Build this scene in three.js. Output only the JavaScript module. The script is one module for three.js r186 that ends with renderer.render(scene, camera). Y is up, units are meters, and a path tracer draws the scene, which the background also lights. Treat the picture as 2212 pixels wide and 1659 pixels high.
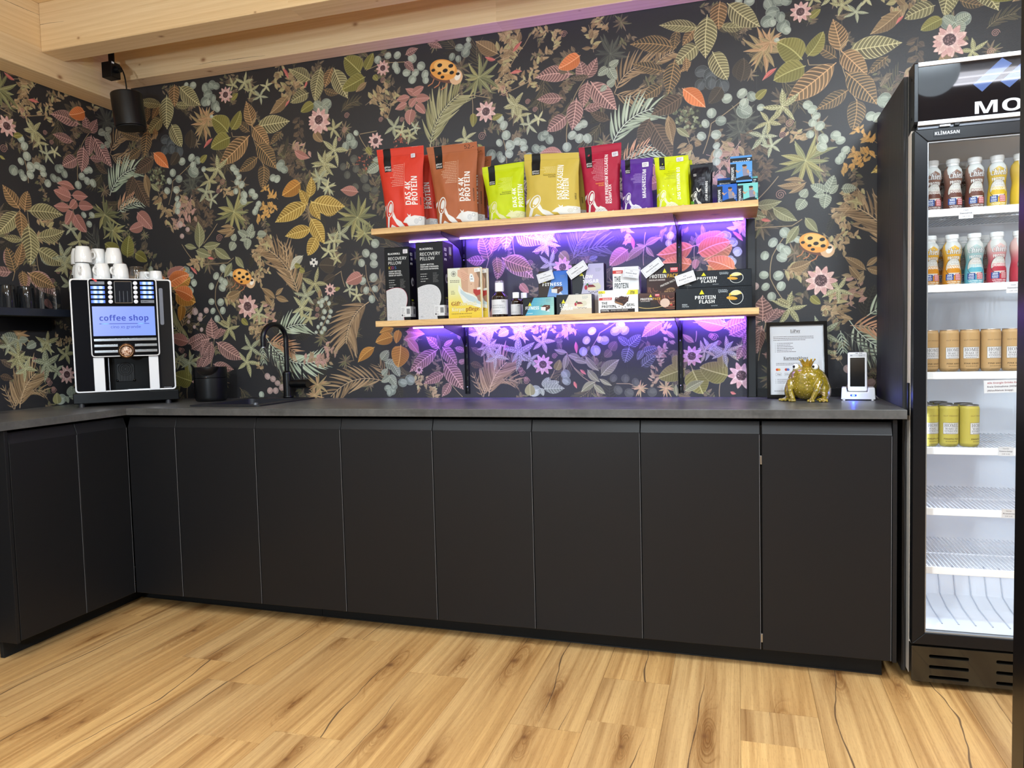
import * as THREE from 'three';
import { RoundedBoxGeometry } from 'three/addons/geometries/RoundedBoxGeometry.js';
import { mergeGeometries, mergeVertices } from 'three/addons/utils/BufferGeometryUtils.js';
import { MarchingCubes } from 'three/addons/objects/MarchingCubes.js';
import { RectAreaLightUniformsLib } from 'three/addons/lights/RectAreaLightUniformsLib.js';
import { Brush, Evaluator, SUBTRACTION } from 'three-bvh-csg';

// ------------------------------------------------------------------ camera, exposure, lamps
const scene = new THREE.Scene();
const renderer = new THREE.WebGLRenderer({ antialias: true });
renderer.toneMapping = THREE.LinearToneMapping;
renderer.toneMappingExposure = 1.0;
renderer.shadowMap.enabled = true;
RectAreaLightUniformsLib.init();
const camera = new THREE.PerspectiveCamera(54.8245, 2212 / 1659, 0.05, 40);
camera.rotation.order = 'YXZ';
camera.position.set(3.0978, 1.1462, 3.1528);
camera.rotation.set(-0.0564865, 0.2962249, -0.0255319);
scene.add(camera);
scene.background = new THREE.Color(0x000000);

// ceiling lamps of the room, then added fill lamps: [x, y, z, width, length, radiance]; built further down by ceilingLamp()
const LAMP_COLOR = 0xe2f3ff;
const PANELS = [[3.92, 1.62, 165], [1.5, 1.75, 50], [2.8, 2.1, 125], [0.95, 3.3, 70], [3.0, 3.9, 90]];   // square ceiling panels: x, z, radiance
const ADDED_GLOBES = [[1.1, 2.12, 2.3, 1.1], [2.55, 2.12, 2.35, 1.8], [3.95, 2.3, 1.75, 2.8]];  // added fill globes: x, y, z, candela
const ADDED_FLOOR_LAMP = [1.9, 1.4, 3.75, 10];   // added low fill lamp: x, y, z, candela
const LED = { color: 0x7450ff, down: 320, up: 230 };     // violet strips under the shelves
const FRIDGE_LED = 7.5;

// ------------------------------------------------------------------ helpers
let rs = 7;
const rnd = () => { rs = (rs * 1664525 + 1013904223) >>> 0; return rs / 4294967296; };
const rr = (a, b) => a + (b - a) * rnd();
const lerp = (a, b, t) => a + (b - a) * t;
const clamp = (x, a = 0, b = 1) => Math.min(b, Math.max(a, x));
const used = {};
function numbered(n) { const k = (used[n] = (used[n] ?? -1) + 1); return k ? n + '_' + String(k).padStart(3, '0') : n; }
function tag(o, label, category, group) { o.userData.label = label; o.userData.category = category; if (group) o.userData.group = group; return o; }
function thing(name, label, category, p = [0, 0, 0], ry = 0, group) {
  const o = new THREE.Group(); o.name = numbered(name); o.position.set(...p); o.rotation.y = ry; scene.add(o);
  return tag(o, label, category, group);
}
function mesh(name, geo, mat, parent, p, r) {
  const m = new THREE.Mesh(geo, mat); m.name = parent ? name : numbered(name); m.castShadow = m.receiveShadow = true;
  if (p) m.position.set(...p); if (r) m.rotation.set(...r);
  (parent ?? scene).add(m); return m;
}
function struct(name, geo, mat, p, parent) { const m = mesh(name, geo, mat, parent, p); if (!parent) m.userData.kind = 'structure'; return m; }
function copy(o, p, ry, label) { const c = o.clone(); c.name = numbered(o.name.replace(/_\d+$/, '')); c.position.set(...p); if (ry !== undefined) c.rotation.y = ry; c.userData = { ...o.userData, label: label ?? o.userData.label }; scene.add(c); return c; }
const T = (g, x = 0, y = 0, z = 0, rx = 0, ry = 0, rz = 0) => { const q = g.clone(); q.applyMatrix4(new THREE.Matrix4().compose(new THREE.Vector3(x, y, z), new THREE.Quaternion().setFromEuler(new THREE.Euler(rx, ry, rz)), new THREE.Vector3(1, 1, 1))); return q; };
const flat = (g) => (g.index ? g.toNonIndexed() : g);
const join = (...gs) => { const a = gs.flat().map(flat); for (const g of a) { g.clearGroups?.(); for (const k of Object.keys(g.attributes)) if (!['position', 'normal', 'uv'].includes(k)) g.deleteAttribute(k); } return mergeGeometries(a); };
const rb = (w, h, d, r = 0.002, x = 0, y = 0, z = 0) => { const g = new RoundedBoxGeometry(w, h, d, 1, Math.min(r, w / 2.01, h / 2.01, d / 2.01)); g.translate(x, y, z); return g; };
const cyl = (r0, r1, h, n = 32, x = 0, y = 0, z = 0) => { const g = new THREE.CylinderGeometry(r1, r0, h, n); g.translate(x, y, z); return g; };
const lathe = (pts, n = 40, from = 0) => new THREE.LatheGeometry(pts.map(([x, y]) => new THREE.Vector2(Math.max(x, 0.00001), y)), n, from, Math.PI * 2);
const tube = (pts, r, n = 40, k = 12, tension = 0.5) => new THREE.TubeGeometry(new THREE.CatmullRomCurve3(pts.map((p) => new THREE.Vector3(...p)), false, 'catmullrom', tension), n, r, k);
function roundRect(w, h, r, x = 0, y = 0) { if (r < 0.0009) return new THREE.Shape([[x - w / 2, y - h / 2], [x + w / 2, y - h / 2], [x + w / 2, y + h / 2], [x - w / 2, y + h / 2]].map((q) => new THREE.Vector2(...q))); const s = new THREE.Shape(), a = x - w / 2, b = y - h / 2; s.moveTo(a + r, b); s.lineTo(a + w - r, b); s.quadraticCurveTo(a + w, b, a + w, b + r); s.lineTo(a + w, b + h - r); s.quadraticCurveTo(a + w, b + h, a + w - r, b + h); s.lineTo(a + r, b + h); s.quadraticCurveTo(a, b + h, a, b + h - r); s.lineTo(a, b + r); s.quadraticCurveTo(a, b, a + r, b); return s; }
const ext = (shape, depth, bevel = 0, seg = 8) => { const g = new THREE.ExtrudeGeometry(shape, { depth: Math.max(depth - 2 * bevel, 0.0001), bevelEnabled: bevel > 0, bevelSize: bevel, bevelThickness: bevel, bevelOffset: -bevel, bevelSegments: 2, curveSegments: seg }); g.translate(0, 0, bevel); return g; };
function unitUV(g, w, h) { // uv 0..1 over a shape centred at the origin
  const p = g.attributes.position, u = g.attributes.uv; for (let i = 0; i < p.count; i++) u.setXY(i, p.getX(i) / w + 0.5, p.getY(i) / h + 0.5); return g; }

// ------------------------------------------------------------------ noise and textures
const HT = new Float32Array(65536); { let s = 12345; for (let i = 0; i < 65536; i++) { s = (s * 1664525 + 1013904223) >>> 0; HT[i] = s / 4294967296; } }
const hsh = (x, y) => HT[((x * 73 + y * 9949 + ((x * y) & 255) * 31) & 65535)];
function vn(x, y) { const ix = Math.floor(x), iy = Math.floor(y); let fx = x - ix, fy = y - iy; fx = fx * fx * (3 - 2 * fx); fy = fy * fy * (3 - 2 * fy);
  const a = hsh(ix, iy), b = hsh(ix + 1, iy), c = hsh(ix, iy + 1), d = hsh(ix + 1, iy + 1); return a + (b - a) * fx + (c - a) * fy + (a - b - c + d) * fx * fy; }
const fbm = (x, y) => 0.55 * vn(x, y) + 0.3 * vn(x * 2.1 + 7, y * 2.1 + 3) + 0.15 * vn(x * 4.3 + 1, y * 4.3 + 9);
function dataTex(w, h, fn, srgb = true) {
  const d = new Uint8Array(w * h * 4);
  for (let y = 0; y < h; y++) for (let x = 0; x < w; x++) { const c = fn(x / w, y / h), i = (y * w + x) * 4; d[i] = clamp(c[0], 0, 255); d[i + 1] = clamp(c[1], 0, 255); d[i + 2] = clamp(c[2], 0, 255); d[i + 3] = 255; }
  const t = new THREE.DataTexture(d, w, h); t.magFilter = THREE.LinearFilter; t.minFilter = THREE.LinearMipmapLinearFilter; t.generateMipmaps = true; t.wrapS = t.wrapT = THREE.RepeatWrapping; if (srgb) t.colorSpace = THREE.SRGBColorSpace; t.needsUpdate = true; return t;
}
function canvasTex(w, h, draw) { const c = document.createElement('canvas'); c.width = w; c.height = h; const g = c.getContext('2d'); draw(g, w, h); const t = new THREE.CanvasTexture(c); t.colorSpace = THREE.SRGBColorSpace; t.magFilter = THREE.LinearFilter; return t; }
const std = (color, roughness = 0.5, metalness = 0, extra = {}) => new THREE.MeshStandardMaterial({ color, roughness, metalness, ...extra });
const phys = (o) => new THREE.MeshPhysicalMaterial(o);
const printMat = (t, roughness = 0.45, extra = {}) => new THREE.MeshPhysicalMaterial({ map: t, roughness, color: 0xdcdcdc, specularIntensity: 0.45, ...extra });
const matte = (color, roughness = 0.45, specularIntensity = 0.4) => new THREE.MeshPhysicalMaterial({ color, roughness, specularIntensity });
function txt(g, s, x, y, size, color, o = {}) { // o: font weight/family, align, rot, stretch to width
  g.save(); g.translate(x, y); if (o.rot) g.rotate(o.rot); if (o.sx) g.scale(o.sx, 1);
  g.font = (o.w ?? 'bold') + ' ' + size + 'px ' + (o.f ?? 'sans-serif'); g.textAlign = o.a ?? 'left'; g.textBaseline = o.b ?? 'alphabetic'; g.fillStyle = color;
  if (o.max) { const m = g.measureText(s).width; if (m > 0) g.scale(o.max / m, 1); }
  if (o.stroke) { g.strokeStyle = o.stroke; g.lineWidth = o.lw ?? 2; g.strokeText(s, 0, 0); }
  g.fillText(s, 0, 0); g.restore();
}
function lines(g, x, y, w, n, gap, color, h = 2, a = 'left', seed = 1) { // tiny illegible print
  g.fillStyle = color; for (let i = 0; i < n; i++) { const l = w * (0.55 + 0.45 * hsh(i + seed, seed * 7)); let xx = a === 'right' ? x - l : a === 'center' ? x - l / 2 : x; const end = xx + l; let k = 0; while (xx < end) { const ww = h * (1.2 + 3.2 * hsh(i * 17 + k, seed)); g.fillRect(xx, y + i * gap, Math.min(ww, end - xx), h); xx += ww + h * 0.7; k++; } }
}
function poly(g, pts, color) { g.fillStyle = color; g.beginPath(); pts.forEach(([x, y], i) => (i ? g.lineTo(x, y) : g.moveTo(x, y))); g.closePath(); g.fill(); }
function ell(g, x, y, a, b, color, rot = 0) { g.fillStyle = color; g.beginPath(); g.ellipse(x, y, a, b, rot, 0, 7); g.fill(); }
function ring(g, x, y, a, b, color, lw, rot = 0) { g.strokeStyle = color; g.lineWidth = lw; g.beginPath(); g.ellipse(x, y, a, b, rot, 0, 7); g.stroke(); }

// wood: u across the board (0..1 = width metres), v along it
function woodTex(w, h, seed, o) {
  const kn = (o.knots ?? []), cr = (o.cracks ?? []);
  return dataTex(w, h, (u, v) => {
    let du = 0, kd = 0, halo = 0;
    for (const [ku, kv, s, dark] of kn) { const a = (u - ku) * o.wm, b = (v - kv) * o.lm, q = Math.exp(-(a * a) / (s * s * 5) - (b * b) / (s * s * 30)); du += Math.sign(a || 1) * q * s * 1.6 * (Math.abs(a) > 0 ? 1 : 0) * clamp(Math.abs(a) / s) ; const r2 = (a * a) / (s * s) + (b * b) / (s * s * 2.2); kd = Math.max(kd, Math.exp(-r2 * 1.6) * dark); if (o.streak) halo = Math.max(halo, dark * Math.exp(-(a * a) / (s * s * 7) - (b * b) / (s * s * 190))); }
    const X = u * o.wm + du, Y = v * o.lm;
    const warp = fbm(X * 9 + seed, Y * 0.9 + seed * 3) * o.warp + 0.012 * vn(X * 30 + seed, Y * 3);
    const ringv = (X + warp) * o.freq; let r = ringv - Math.floor(ringv); r = r < 0.75 ? r / 0.75 : (1 - r) / 0.25;
    const band = fbm(X * 16 + seed * 5, Y * 0.7 + seed), fine = vn(X * 900 + seed, Y * 14), fine2 = vn(X * 380, Y * 6 + seed);
    let t = 0.5 * band + o.ringAmt * r + 0.16 * fine + 0.18 * fine2 + (o.fleck ? 0.12 * (vn(X * 700, Y * 60) > 0.72 ? 1 : 0) : 0) - 0.1;
    if (o.streak) { const q = fbm(X * 26 + 1.6 * fbm(X * 7, Y * 1.4 + seed) + seed, Y * 0.42 + seed * 2), q2 = fbm(X * 75 + seed, Y * 1.1); const veins = vn(X * 260 + 30 * halo, Y * 2.2 + seed); t = t * 0.6 + o.streak * clamp((q - 0.42) * 2.2) * 0.75 + 0.25 * clamp((q2 - 0.45) * 2.4) + halo * (0.28 + 0.4 * veins) + 0.5 * clamp(veins - 0.72) * (0.4 + q); }
    t = clamp(t);
    let c = [0, 1, 2].map((k) => lerp(o.light[k], o.dark[k], t));
    const hue = vn(X * 5 + seed * 9, Y * 0.5); c = [c[0] * (0.96 + 0.08 * hue), c[1] * (0.96 + 0.07 * hue), c[2] * (0.98 + 0.03 * hue)];
    if (kd > 0) c = c.map((x, k) => lerp(x, o.knot[k], clamp(kd)));
    for (const [cu, cv, len, amp, wd] of cr) { const s = (v - cv) / len; if (s > -1 && s < 1) { const path = cu + amp * (vn(v * 7 + cu * 50, seed) - 0.5) + amp * 0.12 * (vn(v * 40, seed + 4) - 0.5), d = Math.abs(u - path) * o.wm, ww = wd * (1 - s * s) * (0.4 + vn(v * 40, cu * 9)); if (d < ww) c = c.map((x, k) => lerp(x, [62, 44, 34][k], 0.75 * (1 - d / ww * 0.5))); } }
    return c;
  });
}

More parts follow.
